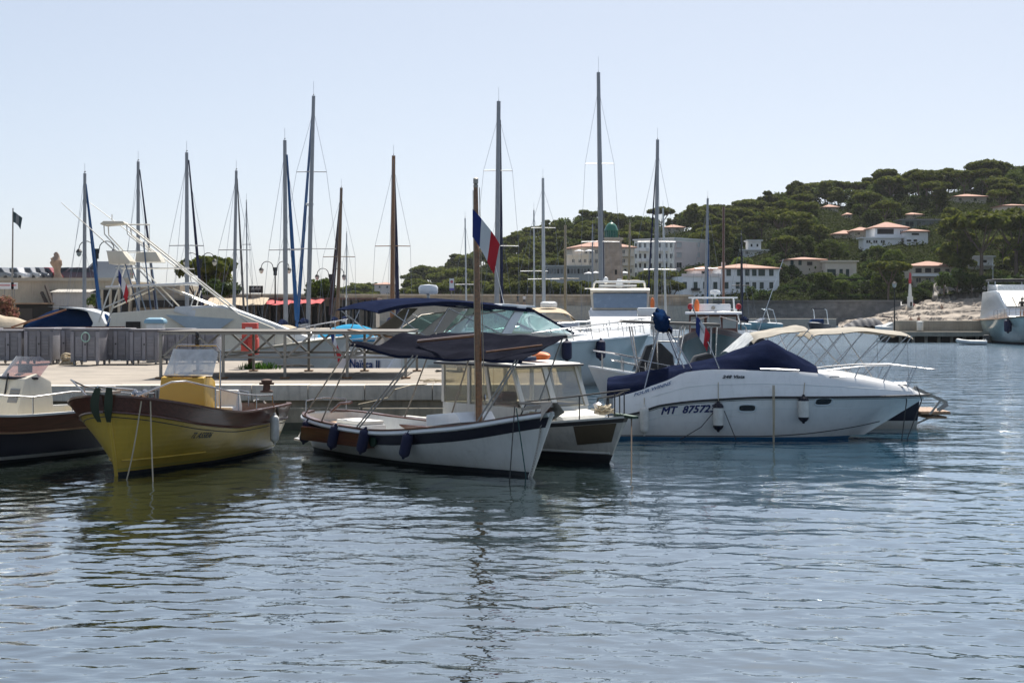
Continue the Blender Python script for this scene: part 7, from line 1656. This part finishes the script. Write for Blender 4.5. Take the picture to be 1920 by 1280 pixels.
# hotel behind the lighthouse
Yh = 336
Ht = Building('cream hotel with terracotta roof behind the lighthouse', 1090, 1190, 462, 528, Yh, 12, CRM, 3, 'hotel', 'hotel', 4); Ht.hip(1.6)
for yc in (472, 489):
    for xc in (1098, 1108, 1118, 1169, 1180): Ht.win(xc, yc, 5, 8, 'win')
for xc in (1096, 1110, 1172, 1182): Ht.win(xc, 508, 5, 9, 'dark')
for x0, x1 in ((1165, 1187),): Ht.slabpx(x0, x1, 478, 481, 1, CRM, 'balcony'); Ht.slabpx(x0, x1, 495, 498, 1, CRM, 'balcony')
Hw = Building('stepped cream wing of the hotel with a roof terrace', 1065, 1104, 480, 528, Yh - 4, 10, CRM, 0, 'hotel', 'hotel_wing', 4); Hw.hip(0, .3, CRM, True)
for xc in (1075, 1087, 1097): Hw.win(xc, 489, 5, 7, 'win')
Hv = Building('low hotel veranda with tall dark windows', 1025, 1108, 500, 530, Yh - 9, 8, mat('veranda_grey', (.36, .36, .35), .8), 0, 'veranda', 'veranda', 4); Hv.hip(0, .5, mat('veranda_roof', (.42, .41, .38), .8), True)
for k in range(13): Hv.win(1028 + 6.3 * k, 508.5, 4.6, 11, 'win' if k % 3 else 'dark')
for px_, py_, lb in ((1086, 468, 'white parasol on the hotel roof terrace, left of two'), (1105, 468, 'white parasol on the hotel roof terrace, right of two'), (1104, 510, 'white parasol before the hotel, left of the lighthouse'), (1117, 509, 'white parasol before the hotel, touching the lighthouse'), (1171, 509, 'white parasol right of the lighthouse')):
    p = W(px_, py_, Yh - 6 if py_ < 480 else Yh - 20); o = empty('parasol', p, 0, lb, 'parasol', 'white parasols at the hotel'); MB().lathe([(1.05, -.35), (1.0, -.28), (.06, .05)], 8).build('canopy', FLW, o); MB().tube([(0, 0, -2.3 if py_ < 480 else -3.5), (0, 0, .03)], .04, 6).build('pole', WHITE, o)
# small houses on the hill
def hh(label, x0, x1, yt, yb, dep, m, rh=1.2, wins=(), flat=False, roofm=None, ref=None, skew=0, kind='win', dY=0):
    Y = find_Y((x0 + x1) / 2, ref or yb) + dY; b_ = Building(label, x0, x1, yt, yb, Y, dep, m, skew, extend=4)
    b_.hip(rh * .55, .5, roofm, flat)
    for q_ in wins: b_.win(*q_[:4], q_[4] if len(q_) > 4 else kind)
    return b_
hh('small cream house with a terracotta roof high above the apartment block', 1245, 1283, 426, 438, 8, CRM, 1.8, ((1255, 431, 5, 5), (1270, 431, 5, 5)))
hh('white house with a square turret in the trees above the villa', 1388, 1440, 470, 480, 8, WH, 0, ((1400, 474, 5, 5), (1425, 474, 5, 5)), True)
hh('square white turret in the trees above the villa', 1403, 1427, 452, 470, 4, WH, 0, ((1409, 460, 4, 6), (1420, 460, 4, 6)), True, None, 480, 0, 'win', 1)
hh('flat roofed beige house with green shutters above the clipped hedges', 1549, 1606, 491, 519, 8, CRM, 0, ((1559, 511, 16, 13, 'shut'), (1577, 512, 6, 15, 'shut'), (1589, 512, 6, 15, 'shut')), True)
hh('brown house half hidden by pines left of the flat beige one', 1478, 1547, 486, 515, 8, BGE, 1.0, ((1485, 492, 6, 10, 'shut'), (1500, 492, 6, 10, 'shut'), (1518, 494, 12, 8, 'dark')))
bv = hh('big white modern villa with a dark glass front on the hill', 1640, 1702, 426, 458, 9, WH, 2.6, ((1660, 434, 37, 12, 'dark'), (1690, 436, 6, 8, 'win')))
hh('white wing of the modern villa with a sloping terracotta roof', 1701, 1740, 433, 458, 8, WH, 1.2, ((1716, 439, 16, 4, 'dark'), (1700 + 4, 451, 10, 4, 'dark'), (1716, 451, 8, 5, 'dark')), ref=459)
hh('white garage terrace below the modern villa', 1619, 1690, 447, 460, 5, WH, 0, ((1628, 453, 9, 6), (1641, 453, 9, 6), (1655, 453, 9, 6)), True, ref=463)
hh('terracotta roofed house left of the modern villa', 1600, 1640, 432, 446, 8, BGE, 1.8, ((1610, 438, 5, 5), (1628, 438, 5, 5)))
hh('low house with a red gable roof left of the modern villa', 1566, 1612, 438, 447, 7, BGE, 1.8, ((1580, 443, 5, 4),))
hh('flat roofed glass house above the modern villa', 1692, 1759, 413, 427, 7, mat('grey_green_wall', (.14, .18, .16), .5), 0, ((1705, 420, 18, 10, 'win'), (1727, 420, 18, 10, 'win'), (1747, 420, 14, 10, 'win')), True, mat('grey_flat_roof', (.26, .26, .27), .8))
hh('terracotta roof peeping out behind the flat glass house', 1700, 1730, 402, 410, 6, BGE, 1.2, ((1714, 406, 6, 4),))
hh('beige house with a broad red roof near the right picture edge', 1817, 1870, 410, 422, 8, BGE, 3.2, ((1830, 416, 6, 5), (1850, 416, 6, 5)))
hh('pale house with a large plain wall at the right picture edge', 1880, 1935, 385, 412, 8, CRM, 1.0, ((1890, 404, 10, 7, 'win'),))
hh('orange house with a tiled roof high on the hill by the right edge', 1790, 1850, 368, 382, 8, BGE, 1.6, ((1800, 374, 6, 5), (1828, 374, 6, 5)))
hh('small terracotta roof among pines near the hilltop', 1545, 1572, 388, 396, 6, BGE, 1.6, ((1556, 392, 5, 4),))
hh('orange gable among pines right of the hilltop roof', 1586, 1598, 402, 412, 5, BGE, 1.2, ((1592, 406, 4, 4),))
mh = hh('two storey beige house with balconies behind the beacon', 1710, 1790, 498, 532, 8, BGE, 1.8, ((1722, 507, 14, 10, 'dark'), (1740, 507, 14, 10, 'dark'), (1757, 507, 14, 10, 'dark'), (1776, 508, 10, 9, 'dark'), (1722, 525, 10, 9, 'win'), (1740, 525, 10, 9, 'win')))
mh.slabpx(1710, 1786, 513, 518, 1.0, WH, 'balcony')
mw = hh('white modern house behind the big pines above the cliff', 1806, 1862, 482, 505, 7, WH, 0, ((1820, 490, 12, 6, 'dark'), (1845, 490, 12, 6, 'dark')), True)
mw.slabpx(1800, 1862, 496, 499, 1.2, WH, 'balcony')
hh('small far house with a terracotta roof on the low end of the hill', 702, 741, 533, 546, 9, PK, 1.8, ((712, 538, 4, 5), (726, 538, 4, 5)))
# ---- lighthouse ---------------------------------------------------------
LS = brickmat('lighthouse_masonry', (.36, .29, .235), (.30, .25, .205), (.24, .2, .165), .9, .4)
Yl = 256; cx = wx(1146, Yl); o = empty('lighthouse', (cx, Yl, 3.0), R(14), 'square stone lighthouse with a green domed lantern', 'lighthouse')
zl = lambda y_: wz(y_, Yl) - 3.0
sq = lambda w_, z_: [(sx * w_, sy * w_, z_) for sx, sy in ((-1, -1), (1, -1), (1, 1), (-1, 1))]
tw_ = MB().loft([sq(1.75, -4), sq(1.72, zl(528)), sq(1.55, zl(526)), sq(1.36, zl(452))]).build('tower', LS, o, smooth=False)
MB().loft([sq(1.42, zl(452)), sq(1.55, zl(450)), sq(1.55, zl(446)), sq(1.4, zl(445.9))]).build('cornice', mat('coping_stone', (.42, .36, .29)), o, smooth=False)
GRL = mat('green_lantern', (.004, .14, .085), .35, var=.15, coat=.3)
MB().lathe([(1.0, zl(446)), (1.04, zl(444)), (1.0, zl(443)), (1.0, zl(433))], 16).build('lantern_room', mat('dark_green_lantern', (.003, .09, .06), .25), o)
for k in range(16): a_ = k * .3927; MB().bar((1.03 * math.cos(a_), 1.03 * math.sin(a_), zl(445)), (1.03 * math.cos(a_), 1.03 * math.sin(a_), zl(432.5)), .09).build('lantern_bar', GRL, o)
MB().lathe([(1.12, zl(433)), (1.16, zl(431.5)), (1.05, zl(429)), (.9, zl(424)), (.62, zl(420)), (.3, zl(417.5)), (.14, zl(416.5)), (.16, zl(415.5)), (.12, zl(414.5)), (.03, zl(413))], 20).build('dome', GRL, o)
MB().box(.15, .5, -1.62, -1.4, zl(515), zl(506)).build('slit_window', DRK, o)
# red and white beacon on the rocks
p = on_rock(1707, 576); o = empty('beacon', p, 0, 'small red and white beacon tower on the limestone shelf', 'beacon')
zb_ = lambda y_: wz(y_, p.y) - p.z
MB().loft([sq(.45, -.6), sq(.43, zb_(556))]).build('base', WHITE_OLD, o, bevel=.03)
MB().lathe([(.36, zb_(556)), (.3, zb_(545)), (.2, zb_(532))], 12).build('tower', WHITE_OLD, o)
MB().lathe([(.21, zb_(532)), (.3, zb_(526)), (.3, zb_(524)), (.22, zb_(523)), (.2, zb_(514)), (.12, zb_(512)), (.05, zb_(510))], 12).build('lantern', mat('beacon_red', (.4, .03, .04), .5), o)
MB().box(-.1, .25, -.46, -.42, zb_(574), zb_(566)).build('door', DRK, o)

# ================================================================== TREES AND PLANTS
PINE = leafmat('pine_needles', (.045, .066, .012), (.15, .16, .027), .32)
OAKL = leafmat('broad_leaves', (.035, .06, .012), (.11, .14, .025), .3)
SHRB = leafmat('shrub_leaves', (.028, .055, .012), (.09, .125, .028), .35)
CYPR = leafmat('cypress_leaves', (.010, .022, .010), (.028, .045, .016), .25)
BARK = mat('pine_bark', (.12, .085, .065), .9, var=.35, bump=.6, bs=8)
def foliage(clumps, n, size, seed, up=.35):
    r_ = np.random.default_rng(seed); v = []; f = []
    tot = sum(c[3] ** 2 for c in clumps)
    for (cx_, cy_, cz_, cr, fl) in clumps:
        k = max(8, int(n * cr * cr / tot)); d = r_.normal(size=(k, 3)); d /= np.linalg.norm(d, axis=1)[:, None]
        rad = cr * (.55 + .5 * r_.random(k)); p = d * rad[:, None] * np.array([1, 1, fl]) + np.array([cx_, cy_, cz_])
        nrm = d * .8 + r_.normal(size=(k, 3)) * .6 + np.array([0, 0, up]); nrm /= np.linalg.norm(nrm, axis=1)[:, None]
        a = np.cross(nrm, r_.normal(size=(k, 3))); a /= np.linalg.norm(a, axis=1)[:, None]; b = np.cross(nrm, a)
        s1 = size * (.6 + .8 * r_.random(k))[:, None]; s2 = s1 * (.45 + .4 * r_.random(k))[:, None]
        for i in range(k):
            o = len(v); v += [p[i] - a[i] * s1[i], p[i] + b[i] * s2[i], p[i] + a[i] * s1[i], p[i] - b[i] * s2[i]]; f.append((o, o + 1, o + 2, o + 3))
    mb = MB(); mb.v = [tuple(q) for q in v]; mb.f = f; return mb
def limbs(paths, m=None):
    mb = MB()
    for pts, r0, r1 in paths:
        k = len(pts); mb.tube(pts, [r0 + (r1 - r0) * i / (k - 1) for i in range(k)], 6)
    return mb
def proto(kind, seed):
    """returns (crown mesh, trunk mesh) at real size, base at z=0"""
    r_ = random.Random(seed); cl = []; li = []
    if kind == 'umbrella':
        Rr = 4.4; hgt = 7.2
        for i in range(38):
            a = r_.uniform(0, 6.28); d = Rr * math.sqrt(r_.random()) * .88; cl.append((d * math.cos(a) * r_.uniform(.85, 1.1), d * math.sin(a), hgt + 1.0 - .9 * (d / Rr) ** 2 + r_.uniform(-.45, .3), r_.uniform(.85, 1.35), .55))
        fork = Vector((r_.uniform(-.3, .3), 0, hgt * .52)); li.append(([(0, 0, -1.5), fork * .5 + Vector((.15, 0, 0)), fork], .26, .2))
        for i in range(6):
            a = i * 1.05 + r_.random(); e = Vector((2.6 * math.cos(a), 2.6 * math.sin(a), hgt + .2)); li.append(([fork, fork.lerp(e, .5) + Vector((0, 0, -.35)), e], .13, .05))
        return foliage(cl, 4200, .36, seed), limbs(li)
    if kind == 'aleppo':
        hgt = r_.uniform(7.5, 9.5)
        for i in range(34):
            a = r_.uniform(0, 6.28); t = r_.random(); d = (2.9 * math.sin(math.pi * (.16 + .72 * t)) ** .7) * r_.uniform(.45, 1.05); cl.append((d * math.cos(a), d * math.sin(a), 2.6 + (hgt - 2.8) * t, r_.uniform(.75, 1.35), .68))
        top_ = Vector((.4, .1, hgt * .85)); li.append(([(0, 0, -1.5), (.25, .1, hgt * .35), (.1, -.1, hgt * .6), top_], .22, .06))
        for i in range(7):
            a = i * .95; z_ = hgt * (.3 + .07 * i); li.append(([(.2, 0, z_), (1.2 * math.cos(a), 1.2 * math.sin(a), z_ + .5), (2.1 * math.cos(a), 2.1 * math.sin(a), z_ + 1.2)], .09, .03))
        return foliage(cl, 4200, .34, seed), limbs(li)
    if kind == 'round':
        for i in range(20):
            a = r_.uniform(0, 6.28); b = math.acos(r_.uniform(-.5, 1)); cl.append((2.0 * math.sin(b) * math.cos(a), 2.0 * math.sin(b) * math.sin(a), 3.0 + 1.7 * math.cos(b), r_.uniform(.75, 1.2), .85))
        li.append(([(0, 0, -1), (.1, 0, 1.5), (0, 0, 3)], .16, .08)); li.append(([(.1, 0, 1.5), (1, .4, 3)], .08, .03)); li.append(([(.1, 0, 1.4), (-1, -.3, 3)], .08, .03))
        return foliage(cl, 2000, .24, seed), limbs(li)
    if kind == 'shrub':
        for i in range(11):
            a = r_.uniform(0, 6.28); d = r_.uniform(0, .95); cl.append((d * math.cos(a) * 1.3, d * math.sin(a), .5 + .7 * (1 - d) + r_.uniform(-.1, .2), r_.uniform(.45, .75), .85))
        li.append(([(0, 0, -.5), (0, 0, .5)], .08, .04))
        return foliage(cl, 900, .15, seed), limbs(li)
    if kind == 'cypress':
        for i in range(16):
            t = i / 15; a = i * 2.4; w_ = .9 * math.sin(math.pi * (.12 + .84 * t)) ** .8; cl.append((w_ * .35 * math.cos(a), w_ * .35 * math.sin(a), .8 + 7.2 * t, .35 + .55 * w_, 1.2))
        li.append(([(0, 0, -1), (0, 0, 7)], .14, .04)); return foliage(cl, 1700, .2, seed, .8), limbs(li)
    if kind == 'cedar':
        for i in range(30):
            t = i / 29; a = i * 2.4; w_ = 3.0 * (1 - t) ** .8 + .15; cl.append((w_ * .75 * math.cos(a), w_ * .75 * math.sin(a), 1.8 + 8.4 * t - .1 * w_, .5 + .35 * (1 - t), .45))
        li.append(([(0, 0, -1), (0, 0, 10.4)], .2, .03)); return foliage(cl, 2200, .24, seed), limbs(li)
LEAFM = {'umbrella': PINE, 'aleppo': PINE, 'round': OAKL, 'shrub': SHRB, 'cypress': CYPR, 'cedar': CYPR}
PROTO = {}
for kind, n_ in (('umbrella', 4), ('aleppo', 5), ('round', 3), ('shrub', 3), ('cypress', 1), ('cedar', 1)):
    PROTO[kind] = []
    for k in range(n_):
        cr_, tr_ = proto(kind, 40 + 7 * k + len(kind)); PROTO[kind].append((cr_.mesh('crown', LEAFM[kind], smooth=False, fix=False), tr_.mesh('trunk', BARK)))
NAME = {'umbrella': 'pine_tree', 'aleppo': 'pine_tree', 'round': 'broadleaf_tree', 'shrub': 'shrub', 'cypress': 'cypress_tree', 'cedar': 'cedar_tree'}
def tree(kind, pos, sc, label, group=None, sz=None, k=None):
    cr_, tr_ = PROTO[kind][rng.randrange(len(PROTO[kind])) if k is None else k]
    o = empty(NAME[kind], pos, rng.uniform(0, 6.28), label, 'shrub' if kind == 'shrub' else 'tree', group); o.scale = (sc, sc, sz or sc)
    for nm, me in (('crown', cr_), ('trunk', tr_)):
        c = bpy.data.objects.new(nm, me); C.objects.link(c); c.parent = o
    return o
SIZE = {'umbrella': (4.6, 9.0), 'aleppo': (3.6, 9.5), 'round': (3.0, 5.4), 'shrub': (1.6, 1.7)}
placed = []
def clear_of_buildings(px, Y, z, rad, hgt, strict=.5):
    k = F / Y; x0, x1 = px - rad * k * .85, px + rad * k * .85; yb = HY - (z - CZ) * k; yt = yb - hgt * k
    for bx0, bx1, byt, byb, bY in BLD:
        X0, X1 = wx(bx0, bY), wx(bx1, bY); X = wx(px, Y)
        if X0 - 2 < X < X1 + 2 and bY - 1.5 < Y < bY + 12: return False
        if Y < bY and x1 > bx0 + 1 and x0 < bx1 - 1 and yt < byb - (byb - byt) * strict and yb > byt - 6: return False
    return True
LAND = [(690, 'the far low end of the hill'), (800, 'the slope behind the radar dome'), (930, 'the slope behind the flag'), (1040, 'the slope left of the lighthouse'), (1150, 'the slope behind the lighthouse'), (1265, 'the slope above the apartment block'), (1400, 'the slope above the white villa'), (1520, 'the slope left of the modern villa'), (1660, 'the slope of the modern villa'), (1780, 'the slope right of the modern villa'), (1900, 'the slope at the right edge')]
ROWS = ['lowest on', 'low on', 'halfway up', 'high on', 'crowning']
def hill_label(kind, px, t):
    l_ = min(LAND, key=lambda q_: abs(q_[0] - px))[1]; rw = ROWS[min(4, int(t * 5))]
    nm = {'umbrella': 'flat pine', 'aleppo': 'tall pine', 'round': 'broadleaf tree', 'shrub': 'low shrub'}[kind]
    return '%s %s %s' % (nm, rw, l_), '%ss %s %s' % (nm, rw, l_)
cnt = {'umbrella': 0, 'aleppo': 0, 'round': 0, 'shrub': 0}
def try_tree(kind, px, t, sc, mind):
    Y = YS(px) + (YR(px) - YS(px)) * t; X = wx(px, Y); z = hillz(px, Y)
    rad, hgt = SIZE[kind]
    if any((X - a) ** 2 + (Y - b) ** 2 < (mind * c) ** 2 for a, b, c in placed): return False
    if not clear_of_buildings(px, Y, z, rad * sc, hgt * sc): return False
    lb, gp = hill_label(kind, px, t); tree(kind, (X, Y, z - .3), sc, lb, gp); placed.append((X, Y, sc)); cnt[kind] += 1; return True
# skyline first, then the slopes
px = 645
while px < 1960:
    kd = rng.choices(('aleppo', 'round', 'umbrella'), (.55, .25, .2))[0]
    try_tree(kd, px + rng.uniform(-6, 6), rng.uniform(.95, 1.1), rng.uniform(.8, 1.0), 2.6); px += rng.uniform(13, 24)
n_ = 0
for i in range(5200):
    px = rng.uniform(640, 1960); t = rng.random() ** 1.0
    kd = rng.choices(('umbrella', 'aleppo', 'round'), (.42, .42, .16))[0]
    if try_tree(kd, px, t, rng.uniform(.65, 1.05), 4.4): n_ += 1
    if n_ > 232: break
px = 650
while px < 1960:                                              # low crowns closing the skyline under the pines
    try_tree('round', px + rng.uniform(-5, 5), rng.uniform(.97, 1.06), rng.uniform(1.0, 1.35), 2.2); px += rng.uniform(15, 24)
n_ = 0
for i in range(3000):
    if try_tree('round', rng.uniform(1000, 1960), rng.random(), rng.uniform(.7, 1.2), 3.2): n_ += 1
    if n_ > 90: break
for i in range(900):
    if cnt['shrub'] > 95: break
    px = rng.uniform(1000, 1960); try_tree('shrub', px, rng.random() ** 1.6, rng.uniform(.8, 1.7), 2.2)
# named trees
tree('cedar', (wx(1662, find_Y(1662, 372)), find_Y(1662, 372), hillz(1662, find_Y(1662, 372)) - 1), .95, 'pointed dark cedar rising above the modern villa')
tree('cypress', (wx(1381, 334), 334, hill_at(wx(1381, 334), 334)), .95, 'slim dark cypress above the roof of the white villa')
for px_, Y_, sc, lb in ((1228, 287, .82, 'flat crowned pine before the apartment block, nearer the lighthouse'), (1252, 286, .80, 'flat crowned pine before the apartment block, nearer the white villa')):
    tree('umbrella', (wx(px_, Y_), Y_, 1.2), sc, lb, k=1)
for k, px_ in enumerate(range(948, 1122, 19)):
    tree('umbrella', (wx(px_ + rng.uniform(-5, 5), 282), 280 + rng.uniform(0, 9), 1.0), rng.uniform(.68, .84), 'flat garden pine behind the breakwater below the hotel', 'garden pines below the hotel')
for px_, Y_, sc, kd, lb in ((1838, 286, 1.55, 'umbrella', 'big spreading pine on top of the cliff, left of the pair'), (1903, 288, 1.6, 'umbrella', 'big spreading pine on top of the cliff, right of the pair'), (1797, 290, 1.15, 'aleppo', 'dark pine at the left edge of the cliff'), (1925, 290, 1.2, 'aleppo', 'tall pine above the big yacht at the right picture edge')):
    tree(kd, (wx(px_, Y_ + 12), Y_ + 12, wz(528, Y_ + 12) - .3), sc, lb)
for px_, py_, Y_, sc, lb in ((1770, 535, 287, 1.9, 'olive green bush hanging over the left end of the cliff'), (1795, 530, 288, 2.0, 'olive green bush on the cliff edge below the pines'), (1822, 532, 288, 1.7, 'olive green bush on the cliff edge next to the yacht'), (1880, 548, 286, 2.6, 'large olive bush right above the yacht flybridge'), (1908, 545, 286, 2.4, 'large olive bush at the right picture edge')):
    tree('shrub', W(px_, py_ + 8, Y_), sc, lb)
# clipped garden below the beige house: shrubs and hedges
for i, (px_, py_) in enumerate(((1470, 556), (1490, 550), (1510, 553), (1531, 559), (1548, 553), (1500, 540), (1525, 535), (1560, 545), (1585, 542), (1606, 538), (1622, 553), (1640, 545), (1655, 556), (1672, 548), (1690, 552), (1640, 528), (1662, 535), (1690, 535), (1702, 545), (1740, 550), (1470, 535), (1485, 528), (1600, 555), (1577, 556))):
    Y_ = find_Y(px_, py_ - 6) + .5; tree('shrub', (wx(px_, Y_), Y_, hillz(px_, Y_) - .1), rng.uniform(.9, 1.5), 'round shrub in the terraced garden above the seawall', 'shrubs in the terraced garden')
HEDG = leafmat('hedge_leaves', (.02, .045, .01), (.06, .10, .02), 0)
def hedge(label, x0, x1, y0, y1, Y, dep=1.6):
    Y = min(find_Y(x0, y1 - 2), find_Y(x1, y1 - 2)) - .3
    r_ = np.random.default_rng(int(x0)); a, b = wx(x0, Y), wx(x1, Y); z0, z1 = wz(y1, Y), wz(y0, Y); n = int((b - a) * (z1 - z0) * 34 + (b - a) * dep * 34); mb = MB()
    o = empty('hedge', (a, Y, z0), 0, label, 'hedge')
    for i in range(n):
        t = r_.random(); p = Vector((r_.uniform(0, b - a), r_.uniform(-dep / 2, dep / 2) if t < .45 else -dep / 2 + r_.normal(0, .07), (z1 - z0) + r_.normal(0, .08) if t < .45 else r_.uniform(0, z1 - z0)))
        u = Vector(r_.normal(size=3)).normalized() * .16; w_ = Vector(r_.normal(size=3)).normalized() * .12; mb.add([p - u, p - w_, p + u, p + w_], [(0, 1, 2, 3)])
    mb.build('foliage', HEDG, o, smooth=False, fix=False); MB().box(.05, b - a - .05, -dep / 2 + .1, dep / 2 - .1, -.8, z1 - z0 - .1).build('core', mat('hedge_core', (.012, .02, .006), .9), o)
hedge('long clipped hedge under the flat beige house', 1545, 1640, 521, 538, 316)
hedge('low clipped hedge on the terrace above the seawall', 1468, 1600, 537, 545, 308)
hedge('lower clipped hedge along the seawall top', 1560, 1640, 553, 561, 298)
fl_ = MB()
for i in range(420):
    p = Vector((nrg.uniform(0, wx(1588, 296) - wx(1552, 296)), nrg.normal(0, .4), abs(nrg.normal(0, .35)))); u = Vector(nrg.normal(size=3)).normalized() * .14; w_ = Vector(nrg.normal(size=3)).normalized() * .12; fl_.add([p - u, p - w_, p + u, p + w_], [(0, 1, 2, 3)])
tag(fl_.build('flower_bed', mat('red_flowers', (.32, .06, .05), .8, var=.4), smooth=False, fix=False), 'strip of red flowers along the seawall top', 'flowers').location = (wx(1552, 296), 296, 4.5)
# scrub between the trees: nobody could count it
r_ = np.random.default_rng(99); N_ = 95000
qx = r_.uniform(600, 1980, N_); qt = r_.random(N_)
gx = np.linspace(590, 1990, 141); gt = np.linspace(0, 1, 41)
ys_g = np.array([YS(v) for v in gx]); yr_g = np.array([YR(v) for v in gx]); zg = np.array([[hillz(a_, YS(a_) + (YR(a_) - YS(a_)) * b_) for b_ in gt] for a_ in gx])
Yq_ = np.interp(qx, gx, ys_g) * (1 - qt) + np.interp(qx, gx, yr_g) * qt; Xq_ = (qx - HX) / F * Yq_
fi = (qx - 590) / 10; i0 = fi.astype(int); fx = fi - i0; fj = np.minimum(qt * 40, 39.999); j0 = fj.astype(int); fy = fj - j0
zq = (zg[i0, j0] * (1 - fx) + zg[i0 + 1, j0] * fx) * (1 - fy) + (zg[i0, j0 + 1] * (1 - fx) + zg[i0 + 1, j0 + 1] * fx) * fy
keep = np.ones(N_, bool)
for b_ in BLD: keep &= ~((wx(b_[0], b_[4]) - .6 < Xq_) & (Xq_ < wx(b_[1], b_[4]) + .6) & (b_[4] - 1.5 < Yq_) & (Yq_ < b_[4] + 9))
P_ = np.stack([Xq_, Yq_, zq + np.abs(r_.normal(0, .55, N_))], 1)[keep]; k_ = len(P_)
u_ = r_.normal(size=(k_, 3)); u_ /= np.linalg.norm(u_, axis=1)[:, None]; w2 = r_.normal(size=(k_, 3)); w2 /= np.linalg.norm(w2, axis=1)[:, None]
s1 = r_.uniform(.16, .38, (k_, 1)); V_ = np.stack([P_ - u_ * s1, P_ - w2 * s1 * .7, P_ + u_ * s1, P_ + w2 * s1 * .7], 1).reshape(-1, 3)
sc_v = [tuple(v) for v in V_]; sc_f = [(4 * i, 4 * i + 1, 4 * i + 2, 4 * i + 3) for i in range(k_)]
m_ = MB(); m_.v = sc_v; m_.f = sc_f; tag(m_.build('undergrowth', SCRUB, smooth=False, fix=False), 'dark scrub covering the ground between the pines', 'undergrowth', kind='stuff')
# trees of the left shore
tree('umbrella', (wx(398, 159), 159, 1.3), .66, 'broad umbrella pine behind the stone terrace at the left', sz=.80, k=2)
tree('umbrella', (wx(365, 160), 160, 1.3), .48, 'smaller half of the umbrella pine clump, on its left side', sz=.76, k=0)
tree('aleppo', (wx(410, 161), 161, 1.3), .6, 'dense dark pine filling the middle of the umbrella pine clump', sz=.72)
tree('round', (wx(604, 150), 149.4, 1.3), .66, 'bright green leafy tree between the brown mast and the grey one', sz=.88)
tree('shrub', (wx(405, 151), 150.6, 4.2), 1.0, 'yellow green hedge bush under the umbrella pine, left one'); tree('shrub', (wx(432, 151), 150.6, 4.1), 1.0, 'yellow green hedge bush under the umbrella pine, right one')
tree('shrub', (wx(178, 143), 143, 3.2), .7, 'flowering bush hanging on the wall beside the lamp post')
ol = tree('round', (wx(2, 138), 138, 1.3), .55, 'pink oleander bush at the left picture edge')
ol.children[0].data = PROTO['round'][1][0].copy(); ol.children[0].data.materials[0] = leafmat('oleander', (.06, .09, .03), (.5, .2, .17), .1)

# ================================================================== HAZE
hz = MB().box(-700, 700, -30, 1150, -3, 130).build('haze', bpy.data.materials.new('haze_air'), smooth=False)
hm = hz.data.materials[0]; hm.use_nodes = True; nt = hm.node_tree; nt.nodes.remove(nt.nodes['Principled BSDF'])
pv = nt.nodes.new('ShaderNodeVolumePrincipled'); pv.inputs['Color'].default_value = (.86, .90, .97, 1); pv.inputs['Density'].default_value = .00006; pv.inputs['Anisotropy'].default_value = .3
nt.links.new(pv.outputs[0], nt.nodes['Material Output'].inputs['Volume'])
tag(hz, 'thin pale summer haze over the harbour', 'haze', kind='stuff')

# look-alikes are told apart by their order from the left
ORD = 'leftmost second third fourth fifth sixth seventh eighth ninth tenth eleventh twelfth thirteenth fourteenth fifteenth sixteenth seventeenth eighteenth nineteenth twentieth twenty-first twenty-second twenty-third twenty-fourth twenty-fifth twenty-sixth'.split()
same = {}
for o in C.objects:
    if o.parent is None and 'label' in o and 'category' in o: same.setdefault(o['label'], []).append(o)
for lb, os_ in same.items():
    if 1 < len(os_) <= len(ORD):
        for k, o in enumerate(sorted(os_, key=lambda q_: q_.location.x / max(q_.location.y, 1))): o['label'] = lb + (', leftmost one' if k == 0 else ', %s from the left' % ORD[k])
